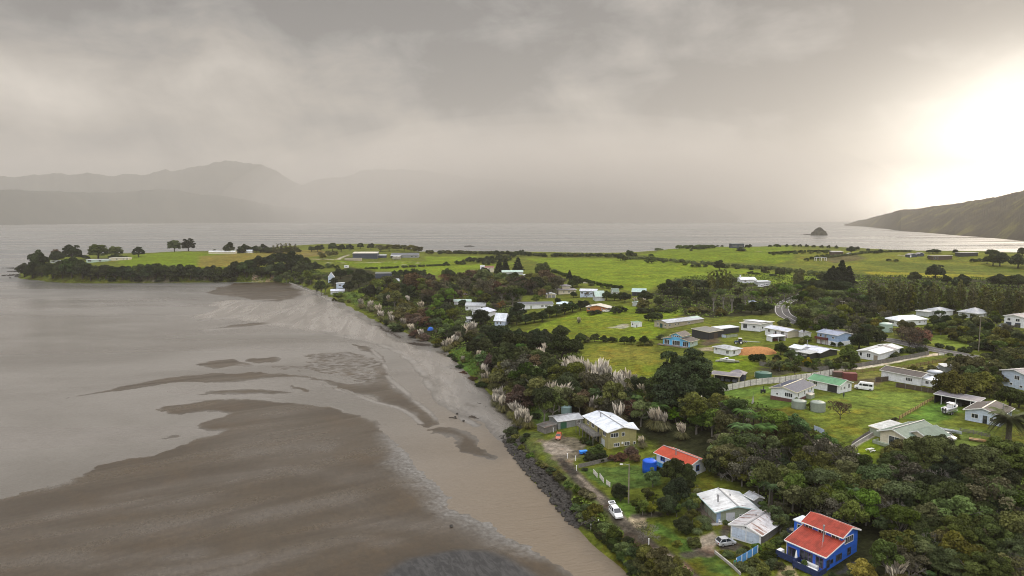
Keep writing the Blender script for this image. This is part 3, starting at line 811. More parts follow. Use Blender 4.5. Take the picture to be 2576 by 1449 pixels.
def quads(P, Nrm, size, asp=1.0):
    """one small leaf-clump face per point"""
    n = len(P)
    r = rng.normal(size=(n, 3))
    u = np.cross(Nrm, r)
    u /= np.linalg.norm(u, axis=1, keepdims=True) + 1e-9
    v = np.cross(Nrm, u)
    v /= np.linalg.norm(v, axis=1, keepdims=True) + 1e-9
    s = size[:, None] if np.ndim(size) else size
    u, v = u * s * 0.5, v * s * 0.5 * asp
    k = Nrm * (s * 0.18)
    V_ = np.stack([P - u - v * 0.6 - k, P + u * 0.9 - v - k * 0.3, P + u * 0.7 + v + k, P - u + v * 0.8 - k * 0.2], 1).reshape(-1, 3)
    return V_, np.arange(4 * n).reshape(n, 4)


def cloud(lobes, n, size, jitter=0.7, low=-0.35):
    lb = np.array(lobes)
    w = lb[:, 3] ** 2
    idx = rng.choice(len(lb), n, p=w / w.sum())
    d = rng.normal(size=(n, 3))
    d /= np.linalg.norm(d, axis=1, keepdims=True)
    d[:, 2] = np.where(d[:, 2] < low, -d[:, 2], d[:, 2])
    rr = lb[idx, 3] * (1.06 - 0.42 * rng.random(n) ** 2.2)
    sq = lb[idx, 4] if lb.shape[1] > 4 else 0.85
    P = lb[idx, :3] + d * rr[:, None] * np.stack([np.ones(n), np.ones(n), np.full(n, 1.0) * sq], 1)
    Nr = d + rng.normal(size=(n, 3)) * jitter
    Nr[:, 2] += 0.35
    Nr /= np.linalg.norm(Nr, axis=1, keepdims=True)
    V_, Fq = quads(P, Nr, size * (0.65 + 0.7 * rng.random(n)))
    tone = np.clip(rng.random(len(lb))[idx] * 0.72 + rng.random(n) * 0.28, 0, 1)
    return V_, Fq, np.repeat(tone, 4)


def tube(pts, rad, k=5):
    P = [np.array(p, float) for p in pts]
    V_, Fq = [], []
    for i, p in enumerate(P):
        d = P[min(i + 1, len(P) - 1)] - P[max(i - 1, 0)]
        d = d / (np.linalg.norm(d) + 1e-9)
        a = np.cross(d, (0.3, 0.9, 0.1) if abs(d[2]) > 0.8 else (0, 0, 1))
        a /= np.linalg.norm(a) + 1e-9
        b = np.cross(d, a)
        for j in range(k):
            th = 2 * math.pi * j / k
            V_.append(p + (a * math.cos(th) + b * math.sin(th)) * rad[i])
    for i in range(len(P) - 1):
        for j in range(k):
            Fq.append((i * k + j, i * k + (j + 1) % k, (i + 1) * k + (j + 1) % k, (i + 1) * k + j))
    return np.array(V_), np.array(Fq)


def join(parts):
    Vs, Fs, Ts, o = [], [], [], 0
    for p in parts:
        Vs.append(p[0]); Fs.append(p[1] + o); o += len(p[0])
        Ts.append(p[2] if len(p) > 2 else np.full(len(p[0]), 0.5))
    return np.concatenate(Vs), np.concatenate(Fs), np.concatenate(Ts)


def proto_mesh(name, data, mat, smooth_=False):
    V_, Fq = data[0], data[1]
    o = mesh_np(name, V_, Fq, mat, smooth_)
    attr(o, 'tone', data[2] if len(data) > 2 else np.full(len(V_), 0.5))
    me = o.data
    bpy.data.objects.remove(o)
    return me


def limbs(h0, lobes, r0, n, spread=1.0):
    out = []
    base = np.array((0, 0, -0.6))
    lean = rng.normal(size=2) * 0.15
    mid = np.array((lean[0], lean[1], h0))
    out.append(tube([base, (lean[0] * .4, lean[1] * .4, h0 * 0.5), mid], [r0 * 1.25, r0, r0 * 0.8], 6))
    pick = rng.choice(len(lobes), min(n, len(lobes)), replace=False)
    for i in pick:
        e = np.array(lobes[i][:3])
        m_ = mid * 0.45 + e * 0.55 + rng.normal(size=3) * 0.25 - (0, 0, 0.25)
        out.append(tube([mid - (0, 0, 0.2), m_, e], [r0 * 0.55, r0 * 0.36, r0 * 0.12], 5))
    return join(out)


PROTO = {}


def add_proto(sp, parts, R_, H_, cz):
    PROTO.setdefault(sp, []).append((parts, R_, H_, cz))


def dome_lobes(n, R_, z0, hh, rl, top=0.0):
    out = []
    for i in range(n):
        a = i * 2.39996 + rng.random() * 0.5
        q = math.sqrt((i + 0.5) / n)
        x, y = R_ * 0.80 * q * math.cos(a), R_ * 0.80 * q * math.sin(a)
        z = z0 + hh * math.sqrt(max(0, 1 - q * q * 0.85)) + rng.normal() * 0.19 * hh
        out.append((x + rng.normal() * .15, y + rng.normal() * .15, z, rl * (0.55 + 0.75 * rng.random()), 0.75))
    for i in range(n // 3):
        a = rng.random() * 6.28
        out.append((R_ * .72 * math.cos(a), R_ * .72 * math.sin(a), z0 + hh * (0.05 + 0.3 * rng.random()), rl * 0.9, 0.8))
    return out


def make_protos():
    for k in range(4):      # dense rounded evergreen, R 4 H 6.4
        lb = dome_lobes(34, 4.0, 1.9, 3.3, 1.15)
        add_proto('dense', [('trunk', proto_mesh('trunk', limbs(1.9, lb, 0.32, 7), BARK_DARK), None),
                            ('crown', proto_mesh('crown', cloud(lb, 8500, 0.30), MF['dark']), None)], 4.0, 6.3, 3.2)
    for k in range(3):      # big spreading one with fine clumps, R 8 H 12
        lb = dome_lobes(85, 8.0, 3.0, 7.0, 1.45)
        add_proto('giant', [('trunk', proto_mesh('trunk', limbs(3.5, lb, 0.6, 10), BARK_DARK), None),
                            ('crown', proto_mesh('crown', cloud(lb, 24000, 0.36), MF[('dark', 'hedge', 'bush')[k]]), None)], 8.0, 11.5, 5.5)
    for k in range(4):      # open native bush tree with pale limbs, R 3 H 7
        lb = [(rng.normal() * 1.25, rng.normal() * 1.25, 3.0 + rng.random() * 3.0, 0.65 + 0.5 * rng.random(), 0.8) for _ in range(20)]
        add_proto('bush', [('trunk', proto_mesh('trunk', limbs(2.3, lb, 0.17, 14), BARK_PALE), None),
                           ('crown', proto_mesh('crown', cloud(lb, 3600, 0.27, 0.9), MF['bush']), None)], 3.0, 7.0, 4.6)
    for k in range(2):      # thin grey scrub tree
        lb = [(rng.normal() * 1.2, rng.normal() * 1.2, 2.6 + rng.random() * 2.6, 0.7 + 0.5 * rng.random(), 0.8) for _ in range(18)]
        add_proto('grey', [('trunk', proto_mesh('trunk', limbs(1.8, lb, 0.15, 15), BARK_PALE), None),
                           ('crown', proto_mesh('crown', cloud(lb, 2300, 0.24, 1.1), MF['grey']), None)], 3.0, 6.0, 4.0)
    for key, mt in (('olive', 'olive'), ('bright', 'bright'), ('autumn', 'autumn'), ('yellow', 'yellow'), ('brown', 'brown')):
        for k in range(2):
            lb = dome_lobes(20, 3.0, 1.4, 2.4, 0.95)
            add_proto(key, [('trunk', proto_mesh('trunk', limbs(1.5, lb, 0.2, 9), BARK), None),
                            ('crown', proto_mesh('crown', cloud(lb, 4200 if key != 'brown' else 3000, 0.27, 0.9), MF[mt]), None)], 3.0, 4.8, 2.6)
    for k in range(3):      # shrub, leaves to the ground R 2 H 2.4
        lb = dome_lobes(16, 2.0, 0.15, 1.5, 0.72)
        for key, mt in (('shrub', 'dark'), ('shrub_olive', 'olive'), ('shrub_green', 'bush'), ('shrub_brown', 'brown')):
            add_proto(key, [('stem', proto_mesh('stem', limbs(0.5, lb, 0.09, 8), BARK), None),
                            ('foliage', proto_mesh('foliage', cloud(lb, 3000, 0.21, 0.8, -0.1), MF[mt]), None)], 2.0, 2.4, 1.1)
    for k in range(2):      # conifer R 3 H 10
        lb = []
        for i in range(46):
            f = i / 46
            a = i * 2.4
            r = 2.7 * (1 - f) ** 0.8 * (0.6 + 0.4 * rng.random())
            lb.append((r * math.cos(a), r * math.sin(a), 0.9 + 8.6 * f, 0.95 * (1 - 0.55 * f), 0.65))
        add_proto('conifer', [('trunk', proto_mesh('trunk', tube([(0, 0, -.5), (0, 0, 5), (0, 0, 9.5)], [0.35, 0.22, 0.05]), BARK_DARK), None),
                              ('crown', proto_mesh('crown', cloud(lb, 6500, 0.34, 0.8), MF['conifer']), None)], 3.0, 10.0, 4.5)
    for k in range(4):      # slender upright tree R 1.1 H 8
        lb = [(rng.normal() * 0.33, rng.normal() * 0.33, 0.9 + 6.6 * i / 17, 0.72 * (1.0 - 0.6 * i / 17), 1.5) for i in range(18)]
        add_proto('slender', [('trunk', proto_mesh('trunk', tube([(0, 0, -.5), (0, 0, 4), (0, 0, 8)], [0.12, 0.08, 0.02]), BARK), None),
                              ('crown', proto_mesh('crown', cloud(lb, 1500, 0.24, 0.9), MF['willow']), None)], 1.2, 8.3, 4.0)

    def frond(root, yaw, L_, rise, droop, wid, nseg=6, fine=12, th=.34):
        c, s = math.cos(yaw), math.sin(yaw)
        V_, Fq = [], []
        spine = []
        for i in range(nseg + 1):
            f = i / nseg
            spine.append((root[0] + c * L_ * f * (1 - 0.12 * f), root[1] + s * L_ * f * (1 - 0.12 * f), root[2] + rise * math.sin(f * 1.9) - droop * f * f))
        for i in range(fine * 2):
            f = (i // 2 + 0.6) / fine
            sd = 1 if i % 2 else -1
            k = min(int(f * nseg), nseg - 1)
            q = f * nseg - k
            p = np.array(spine[k]) * (1 - q) + np.array(spine[k + 1]) * q
            w = wid * math.sin(math.pi * min(1, 0.18 + f * 0.82)) + 0.03
            tip = p + np.array((-s * sd * w + c * w * 0.5, c * sd * w + s * w * 0.5, -w * 0.35))
            e = np.array((c, s, 0)) * (L_ / fine * th)
            b = len(V_)
            V_ += [p - e, p + e, tip + e * 0.35, tip - e * 0.35]
            Fq.append((b, b + 1, b + 2, b + 3))
        return np.array(V_), np.array(Fq), np.full(len(V_), rng.random())
    for k in range(2):      # tree fern
        fr = [frond((0, 0, 3.0), i * 2.4, 2.0 + 0.4 * rng.random(), 0.55 + .3 * rng.random(), 1.0 + 0.4 * rng.random(), 0.42) for i in range(22)]
        add_proto('fern', [('trunk', proto_mesh('trunk', tube([(0, 0, -.8), (0, 0, 1.5), (0.05, 0, 3.0)], [0.2, 0.14, 0.12]), BARK_DARK), None),
                           ('fronds', proto_mesh('fronds', join(fr), MF['fern']), None)], 2.2, 3.6, 3.0)
    # date palm
    fr = [frond((0, 0, 5.0), i * 2.4, 3.6 + 0.6 * rng.random(), 2.6 - i * 0.045, 0.6 + i * 0.075, 0.85, 8, 22, .62) for i in range(60)]
    add_proto('palm', [('trunk', proto_mesh('trunk', tube([(0, 0, -.5), (0, 0, 2.5), (0, 0, 5)], [0.55, 0.45, 0.5], 8), BARK), None),
                       ('fronds', proto_mesh('fronds', join(fr), MF['palm']), None)], 4.0, 7.0, 4.6)
    for k in range(2):      # cabbage tree: pale dead-leaf skirt and tufts
        fr = []
        for hd in range(5):
            a = hd * 1.26
            rt = (0.75 * math.cos(a), 0.75 * math.sin(a), 5.4 + rng.random() * 1.0)
            for i in range(34):
                th, ph = rng.random() * 6.28, rng.normal() * 0.6 + 0.3
                L_ = 0.95
                d = np.array((math.cos(th) * math.cos(ph), math.sin(th) * math.cos(ph), math.sin(ph)))
                p = np.array(rt)
                w = np.cross(d, (0, 0, 1)) * 0.07
                fr.append((np.array([p - w, p + w, p + d * L_ + w * .3, p + d * L_ - w * .3]), np.array([[0, 1, 2, 3]]), np.full(4, rng.random())))
        tr = [tube([(0, 0, -.5), (0, 0, 2.4), (0.05, 0, 4.2)], [0.28, 0.3, 0.26], 6)]
        for hd in range(5):
            a = hd * 1.26
            tr.append(tube([(0, 0, 3.9), (0.4 * math.cos(a), 0.4 * math.sin(a), 4.7), (0.75 * math.cos(a), 0.75 * math.sin(a), 5.5)], [0.3, 0.34, 0.16], 5))
        add_proto('cabbage', [('trunk', proto_mesh('trunk', join(tr), BARK_PALE), None), ('crown', proto_mesh('crown', join(fr), MF['palm']), None)], 1.7, 7.0, 4.5)
    for k in range(2):      # leafless tree R 3 H 5
        out = []

        def br(p, d, L_, r, n):
            e = p + d * L_
            out.append(tube([p, p * 0.5 + e * 0.5 + rng.normal(size=3) * L_ * 0.05, e], [r, r * .8, r * 0.62], 4))
            if n:
                for j in range(3):
                    q = d + rng.normal(size=3) * 0.48 + (0, 0, 0.10)
                    br(e, q / np.linalg.norm(q), L_ * (0.70 + .15 * rng.random()), max(r * 0.6, 0.016), n - 1)
        br(np.array((0, 0, -0.3)), np.array((0.05, 0, 1.0)), 1.5, 0.17, 0)
        for j in range(5):
            q = np.array((math.cos(j * 1.25) * 0.8, math.sin(j * 1.25) * 0.8, 0.8))
            br(np.array((0.05, 0, 1.1)), q / np.linalg.norm(q), 1.25, 0.10, 4)
        tips = join(out)
        lb = [(rng.normal() * 1.4, rng.normal() * 1.4, 3.2 + rng.random() * 1.4, 1.0, 0.7) for _ in range(14)]
        add_proto('bare', [('trunk', proto_mesh('trunk', tips, BARK_PALE if k else BARK), None)], 3.0, 5.0, 3.0)
        add_proto('rust', [('trunk', proto_mesh('trunk', tips, BARK_DARK), None), ('crown', proto_mesh('crown', cloud(lb, 1500, 0.16, 1.2), MF['brown']), None)], 3.0, 5.0, 3.0)
        add_proto('twig', [('stems', proto_mesh('stems', tips, BARK_PALE), None), ('crown', proto_mesh('crown', cloud(lb, 700, 0.16, 1.2), MF['grey']), None)], 3.0, 5.0, 3.0)
    for k in range(4):      # pampas clump R 1.7 H 3.0
        bl, pl = [], []
        for i in range(260):
            a, L_ = rng.random() * 6.28, 1.2 + 0.8 * rng.random()
            up = 0.9 + 0.7 * rng.random()
            c, s = math.cos(a), math.sin(a)
            w = np.array((-s, c, 0)) * 0.045
            r0 = 0.35 * rng.random()
            p0, p1, p2 = np.array((c * r0, s * r0, 0)), np.array((c * L_ * .5, s * L_ * .5, up)), np.array((c * L_, s * L_, up * (0.35 + .5 * rng.random())))
            tn = rng.random()
            bl.append((np.array([p0 - w, p0 + w, p1 + w, p1 - w]), np.array([[0, 1, 2, 3]]), np.full(4, tn)))
            bl.append((np.array([p1 - w, p1 + w, p2 + w * .2, p2 - w * .2]), np.array([[0, 1, 2, 3]]), np.full(4, tn)))
        for i in range(46):
            a, rr = rng.random() * 6.28, 0.15 + 0.95 * rng.random() ** 0.7
            c, s = math.cos(a), math.sin(a)
            z1 = 1.75 + 0.75 * rng.random() - 0.3 * rr
            e0 = np.array((c * rr * 0.75, s * rr * 0.75, z1))
            dirv = np.array((c * 0.35 + 0.30, s * 0.35 + .06, 1.0))
            hl = 0.62 + 0.34 * rng.random()
            pl.append((*tube([(c * .2, s * .2, 0.3), e0], [0.012, 0.012], 3), np.full(6, 0.2)))
            tb = tube([e0, e0 + dirv * hl * 0.35, e0 + dirv * hl * 0.75, e0 + dirv * hl * 1.1 + (0.06, 0, -0.03)], [0.03, 0.115, 0.085, 0.012], 5)
            pl.append((*tb, np.full(len(tb[0]), rng.random())))
        bl_m = proto_mesh('blades', join(bl), MF['blade'])
        add_proto('pampas', [('blades', bl_m, None), ('plumes', proto_mesh('plumes', join(pl), MF['plume']), None)], 1.5, 2.9, 1.7)
        add_proto('flax', [('blades', proto_mesh('blades', join(bl), MF['flax']), None)], 1.6, 1.7, 0.9)


make_protos()
NAMES = {'dense': ('evergreen_tree', 'tree'), 'giant': ('spreading_tree', 'tree'), 'bush': ('bush_tree', 'tree'), 'grey': ('scrub_tree', 'tree'), 'olive': ('rounded_tree', 'tree'), 'bright': ('leafy_tree', 'tree'),
         'autumn': ('autumn_tree', 'tree'), 'yellow': ('flowering_bush', 'shrub'), 'brown': ('leafy_tree', 'tree'), 'shrub': ('evergreen_shrub', 'shrub'), 'shrub_olive': ('olive_shrub', 'shrub'), 'shrub_green': ('green_shrub', 'shrub'),
         'shrub_brown': ('brown_shrub', 'shrub'), 'conifer': ('conifer_tree', 'tree'), 'slender': ('slender_tree', 'tree'), 'fern': ('tree_fern', 'fern'), 'palm': ('palm_tree', 'palm'), 'cabbage': ('cabbage_tree', 'tree'),
         'bare': ('bare_tree', 'tree'), 'rust': ('bare_tree', 'tree'), 'twig': ('bare_shrub', 'shrub'), 'pampas': ('pampas_grass', 'pampas grass'), 'flax': ('flax_plant', 'plant')}
LOOK = {'dense': 'dark dense evergreen tree', 'giant': 'huge dark spreading evergreen tree', 'bush': 'green bush tree with pale limbs', 'grey': 'thin grey-green scrub tree', 'olive': 'olive green rounded tree',
        'bright': 'bright green leafy tree', 'autumn': 'orange autumn tree', 'yellow': 'yellow-green flowering bush', 'brown': 'brown-leaved tree', 'shrub': 'dark low shrub', 'shrub_olive': 'olive low shrub',
        'shrub_green': 'green low shrub', 'shrub_brown': 'brown low shrub', 'conifer': 'dark pointed conifer', 'slender': 'slender yellow-green tree', 'fern': 'bright green tree fern', 'palm': 'date palm with drooping fronds',
        'cabbage': 'cabbage tree with pale shaggy trunk', 'bare': 'leafless branching tree', 'rust': 'rusty brown half-bare tree', 'twig': 'bare twiggy pale shrub', 'pampas': 'pampas clump with cream plumes', 'flax': 'spiky flax clump'}
GROUPN = {'tree': 'trees among the houses and fields', 'shrub': 'shrubs on the shore and slopes', 'fern': 'tree ferns in the bush', 'palm': 'palms', 'pampas grass': 'pampas grass clumps along the shore', 'plant': 'flax plants'}
PLANTS = []        # (root, species, world x, y, photo x, photo y, R)


def plant(sp, x, y, R_, hs=1.0, sink=0.0, var=None, label=None):
    v = PROTO[sp][(var if var is not None else int(rng.integers(0, 99))) % len(PROTO[sp])]
    s = R_ / v[1]
    z = gz(x, y)
    root = bpy.data.objects.new(NAMES[sp][0], None)
    COL.objects.link(root)
    root.location = (x, y, z - sink)
    root.rotation_euler = (0, 0, rng.random() * 6.28)
    root.scale = (s * (0.92 + .16 * rng.random()), s * (0.92 + .16 * rng.random()), s * hs)
    root['category'] = NAMES[sp][1]
    root['group'] = GROUPN[NAMES[sp][1]]
    if label:
        root['label'] = label
    for nm, me, _ in v[0]:
        c = bpy.data.objects.new(nm, me)
        COL.objects.link(c)
        c.parent = root
    u = project(x, y, z + v[3] * s * hs)
    PLANTS.append((root, sp, x, y, u[0], u[1], R_))
    return root


def tree_at(sp, p, rpx, hs=1.0, label=None, var=None):
    """p, rpx: middle and half width of the crown in the photo"""
    v = PROTO[sp][0]
    lift = 3.0
    for _ in range(2):
        x, y = hit(p, lift)
        dep = project(x, y, gz(x, y) + lift)[2]
        R_ = rpx * dep / FPX
        lift = v[3] * R_ / v[1] * hs
    x, y = hit(p, lift)
    return plant(sp, x, y, R_, hs, 0, var, label)


def many(sp, fn, k, items, hs=1.0):
    for it in items:
        tree_at(sp, fn(it[0], it[1]), it[2] * k, it[3] if len(it) > 3 else hs)


kJ, kK, kL, kM, kN, kO, kQ, kZ, kF, kH, kI, kA, kB, kG, kY, kE = (s / 1.59006 for s in (.3882, .3494, .3494, .3494, .345, .414, .3451, .27174, .3106, .276, .3866, .4857, .3478, .3451, .25078, .4168))
# headland
many('dense', J, kJ, [(400, 400, 95, 1.5), (250, 470, 70), (330, 480, 75), (430, 470, 70), (540, 480, 80), (640, 470, 90), (740, 440, 110), (850, 460, 95), (930, 490, 80), (1010, 490, 75), (1090, 480, 75), (1180, 490, 75), (1260, 490, 75),
                      (1350, 500, 75), (1430, 480, 75), (1520, 490, 80), (1610, 480, 85), (1700, 490, 70), (1800, 490, 75), (1880, 490, 75), (1960, 480, 80), (2060, 500, 70), (2160, 500, 75), (2250, 500, 70), (2350, 500, 70),
                      (2440, 460, 80), (2540, 450, 90)], 1.15)
many('giant', J, kJ, [(740, 300, 105, 0.95), (1010, 285, 105, 0.95), (1190, 285, 75, 1.0), (1425, 285, 70, 0.9), (1795, 215, 75, 1.0), (1940, 205, 78, 1.0)])
many('dense', J, kJ, [(590, 330, 70), (2360, 240, 60, 1.1), (2520, 245, 48)])
many('brown', J, kJ, [(580, 290, 50)])
many('shrub', J, kJ, [(1420, 560, 40), (1650, 560, 40), (1800, 560, 40), (2250, 560, 45), (2400, 560, 40), (1150, 560, 40), (2210, 262, 18)])
many('dense', K, kK, [(60, 540, 75), (140, 510, 75), (220, 500, 75), (300, 470, 80), (390, 440, 85), (480, 430, 85), (560, 400, 85), (650, 390, 85), (740, 390, 90), (830, 410, 85), (910, 440, 80), (420, 540, 70), (520, 530, 75),
                      (640, 500, 80), (760, 490, 80), (860, 510, 80), (960, 490, 70), (1030, 480, 60)], 1.0)
many('bush', K, kK, [(560, 560, 55), (700, 580, 60), (800, 580, 60), (880, 620, 60), (980, 600, 55), (1070, 600, 50), (940, 560, 55)])
many('shrub_green', K, kK, [(600, 620, 50), (850, 650, 50), (960, 660, 40), (1100, 480, 40), (1180, 465, 40), (1280, 480, 30), (1230, 465, 30), (1160, 600, 30)])
many('dense', K, kK, [(225, 270, 52), (355, 280, 45), (445, 262, 45), (1230, 252, 55), (1330, 265, 50), (1430, 262, 45), (1550, 240, 40), (1670, 248, 45), (1060, 270, 45), (990, 278, 40), (1100, 265, 40)], 1.0)
many('slender', K, kK, [(600, 270, 30, .6), (650, 265, 30, .6), (700, 265, 30, .6), (750, 268, 30, .6), (800, 270, 28, .6), (560, 275, 28, .5)])
many('olive', K, kK, [(1780, 262, 60, .8), (1880, 258, 60, .8), (1970, 255, 50, .9), (2050, 260, 55, .8), (2130, 270, 60, .8), (2210, 282, 55, .8), (1190, 330, 45), (1260, 325, 40), (1120, 360, 40), (1100, 335, 35)])
many('dense', K, kK, [(1320, 560, 70), (1420, 550, 52), (1550, 560, 70), (1530, 640, 95), (1420, 705, 72), (1245, 650, 48), (1660, 760, 85), (1780, 785, 55), (1860, 770, 60), (2000, 560, 50), (2080, 555, 50), (2170, 550, 60), (2260, 575, 60), (2540, 570, 75),
                      (1940, 560, 40)])
many('brown', K, kK, [(2180, 680, 140, 1.2), (2330, 720, 100, 1.2), (2350, 610, 70)])
many('dense', K, kK, [(2080, 690, 80, 1.1)])
many('bush', K, kK, [(1100, 690, 80), (1290, 800, 85, .6), (1050, 720, 55), (1150, 700, 55)])
many('shrub_green', K, kK, [(1490, 812, 28), (1420, 870, 32), (1700, 850, 45), (1800, 830, 45), (1600, 840, 45), (1560, 760, 40), (2440, 670, 60), (2350, 660, 50), (2500, 720, 45), (1330, 870, 40), (1250, 860, 30)])
many('shrub_olive', K, kK, [(2060, 950, 110, 1.1), (2150, 1010, 90), (2230, 1040, 70), (960, 650, 50)])
many('shrub_brown', K, kK, [(2190, 1060, 80), (2100, 1040, 60), (2290, 1000, 60)])
many('shrub', K, kK, [(1850, 900, 55), (1930, 900, 55), (2030, 870, 50)])
many('dense', K, kK, [(2430, 1010, 80), (2520, 1060, 80), (2400, 1090, 70), (2500, 940, 60)])
# centre
many('conifer', L, kL, [(850, 490, 66, .75), (920, 470, 62, .75), (1065, 462, 72, .75), (1655, 575, 42, .8)])
many('giant', L, kL, [(1350, 530, 112, 1.0)])
many('bare', L, kL, [(1340, 640, 95, 1.1)])
many('dense', L, kL, [(290, 565, 62), (390, 590, 28), (690, 540, 55), (480, 640, 70), (750, 592, 26), (1740, 650, 70), (1690, 670, 60), (290, 725, 68, .8), (1000, 830, 85), (1100, 700, 95), (1220, 720, 85), (930, 640, 80),
                      (1020, 590, 60), (430, 900, 52), (250, 870, 60), (640, 870, 50), (650, 1065, 92), (1060, 990, 105), (950, 1080, 65), (1050, 1090, 70), (1150, 1080, 70), (1250, 1060, 70), (1340, 1050, 70), (1430, 1000, 75),
                      (1510, 985, 75), (1600, 965, 75), (1690, 945, 70), (1780, 925, 62), (1840, 905, 48), (2080, 815, 62), (2170, 825, 50), (2290, 830, 70), (2510, 825, 80), (1520, 870, 40), (1700, 800, 42), (2240, 820, 50)])
many('brown', L, kL, [(880, 760, 85), (800, 720, 70), (60, 690, 90, 1.3), (700, 690, 50), (40, 800, 60)])
many('bush', L, kL, [(620, 790, 60), (700, 830, 80), (560, 640, 60), (150, 920, 80), (100, 980, 60), (50, 1010, 60), (200, 990, 60), (300, 1050, 60), (350, 1080, 60), (140, 1060, 60), (1150, 640, 60), (1450, 700, 60), (1560, 650, 60), (800, 860, 60), (1280, 830, 55)])
many('autumn', L, kL, [(1340, 780, 48, 1.4), (880, 905, 45), (840, 925, 40)])
many('rust', L, kL, [(1850, 800, 40), (820, 930, 55), (2490, 840, 40)])
many('shrub_olive', L, kL, [(2490, 905, 65, 1.2), (200, 660, 60), (260, 660, 50), (620, 640, 40)])
many('shrub', L, kL, [(2180, 985, 62), (2280, 970, 45), (1910, 1005, 60, .7), (1980, 995, 50, .7), (2460, 985, 50, .9), (2530, 985, 50, .9), (500, 395, 45), (570, 400, 45), (640, 405, 45), (430, 430, 40), (370, 430, 35), (240, 440, 30),
                          (700, 430, 50), (770, 420, 50), (840, 400, 50), (900, 390, 50), (760, 380, 45), (860, 370, 45), (950, 380, 45), (1000, 350, 45), (700, 395, 45)])
many('dense', L, kL, [(820, 325, 40), (880, 325, 32), (950, 325, 38), (1040, 330, 36), (1100, 325, 40), (1140, 330, 30), (2240, 370, 48), (2345, 335, 45), (2290, 390, 35)])
for i in range(18):     # far shore scrub line
    many('shrub' if rng.random() < .6 else 'shrub_olive', L, kL, [(20 + i * 150 + rng.normal() * 50, (320 if i < 6 else 345) + rng.normal() * 4, 26 + 30 * rng.random() ** 2, .7 + .5 * rng.random())])
for i in range(9):
    many('shrub_green', L, kL, [(1490 + i * 84 + rng.normal() * 20, 540 + i * 27 + rng.normal() * 8, 18 + 24 * rng.random() ** 2, .5 + .5 * rng.random())])
for i in range(26):
    many('shrub_green' if i % 3 else 'dense', K, kK, [(160 + 27 * i + rng.normal() * 10, 286 + rng.normal() * 5, 24 + 26 * rng.random(), .9)])
    many('shrub', J, kJ, [(560 + 30 * i + rng.normal() * 12, (372 if i < 10 else 330) + rng.normal() * 6, 22 + 18 * rng.random(), .8)] if i < 25 and not 11 < i < 20 else [])
many('shrub_green', A, kA, [(95, 335, 45, .7), (180, 395, 40, .7), (250, 460, 45, .7), (330, 520, 45, .7), (420, 580, 45, .8), (500, 640, 50, .8), (560, 700, 50, .8), (140, 370, 30, .7), (640, 740, 45)])
many('shrub_olive', A, kA, [(130, 300, 40, .6), (220, 420, 36, .6), (370, 540, 40, .6), (470, 610, 40, .7), (700, 760, 60, .6), (740, 790, 55, .6)])
many('shrub_green', F, kF, [(1250, 810, 45, 1.3), (1430, 890, 62, 1.2)])
# right of centre
many('dense', M, kM, [(430, 720, 62), (520, 695, 72), (620, 690, 72), (720, 690, 72), (820, 690, 72), (900, 690, 60), (1230, 640, 52), (600, 780, 80), (700, 790, 72), (820, 835, 72), (910, 800, 60), (500, 780, 60), (240, 825, 85), (380, 880, 62), (700, 900, 60),
                      (960, 880, 60), (1280, 900, 70), (1330, 950, 60), (2070, 950, 95), (1450, 950, 80), (1560, 960, 85), (1640, 950, 60), (1080, 470, 66), (1775, 548, 62), (50, 335, 45), (2250, 600, 55)])
many('slender', M, kM, [(960, 640, 38, .8), (1010, 640, 40, .9), (1060, 640, 40, .9), (1110, 635, 40, 1.0), (1160, 630, 40, 1.0), (1200, 640, 38, .9), (620, 710, 30, .8), (650, 715, 30, .8), (760, 720, 30, .8), (790, 720, 26, .8),
                        (1950, 610, 40, .8), (1990, 605, 40, .85), (2025, 610, 36, .8)])
many('cabbage', M, kM, [(1015, 860, 46, 1.1), (1125, 850, 40, 1.1), (1225, 870, 46, 1.1), (1380, 840, 42, 1.0)])
many('bush', M, kM, [(1680, 780, 75), (1830, 730, 85), (1760, 700, 60), (1580, 780, 62), (1480, 800, 62), (1360, 700, 45), (1900, 740, 60), (1100, 770, 60), (1300, 760, 60), (1060, 900, 50), (2130, 750, 80), (2250, 780, 80), (2360, 800, 80), (1980, 720, 60), (2050, 720, 60)])
many('grey', M, kM, [(2080, 860, 85), (2180, 880, 90), (2280, 910, 90), (2200, 960, 80), (2380, 900, 80), (2480, 900, 80)])
many('shrub_olive', M, kM, [(230, 905, 75), (1100, 1000, 62), (780, 970, 70, .7), (900, 970, 70, .7)])
many('shrub', M, kM, [(200, 985, 50, .7), (290, 985, 50, .7), (430, 980, 50, .7), (500, 985, 45, .7), (1690, 570, 40, .5), (1440, 545, 40, .5), (1500, 555, 40, .5)])
many('conifer', M, kM, [(2340, 600, 80, .75), (2480, 560, 105, .9), (2420, 620, 90, .85), (2560, 590, 90, .8), (2380, 560, 70, .8), (2290, 640, 70, .7)])
many('dense', M, kM, [(2250, 700, 85), (2400, 720, 100), (2520, 720, 90), (2150, 680, 70), (2060, 690, 60)])
for i in range(15):     # hedgerow
    xx = 20 + i * 156 + rng.normal() * 34
    many('shrub_green' if i % 3 else 'shrub', M, kM, [(xx, 388 + xx * 0.082 + rng.normal() * 5, 22 + 34 * rng.random() ** 2, .5 + .5 * rng.random())])
for i in range(16):
    many('shrub', M, kM, [(700 + 18 * i, 262 + rng.normal() * 8, 22, .8)] if i < 15 else [(1330, 280, 60, .5)])
many('shrub', M, kM, [(1400, 245, 28), (1430, 240, 24), (1660, 240, 20), (1730, 235, 28), (1760, 238, 24), (1850, 238, 22), (1930, 236, 24), (2000, 236, 24), (2080, 240, 22), (2160, 244, 22), (2250, 248, 22), (2330, 250, 22), (2420, 255, 24), (1060, 240, 18), (1110, 242, 18)])
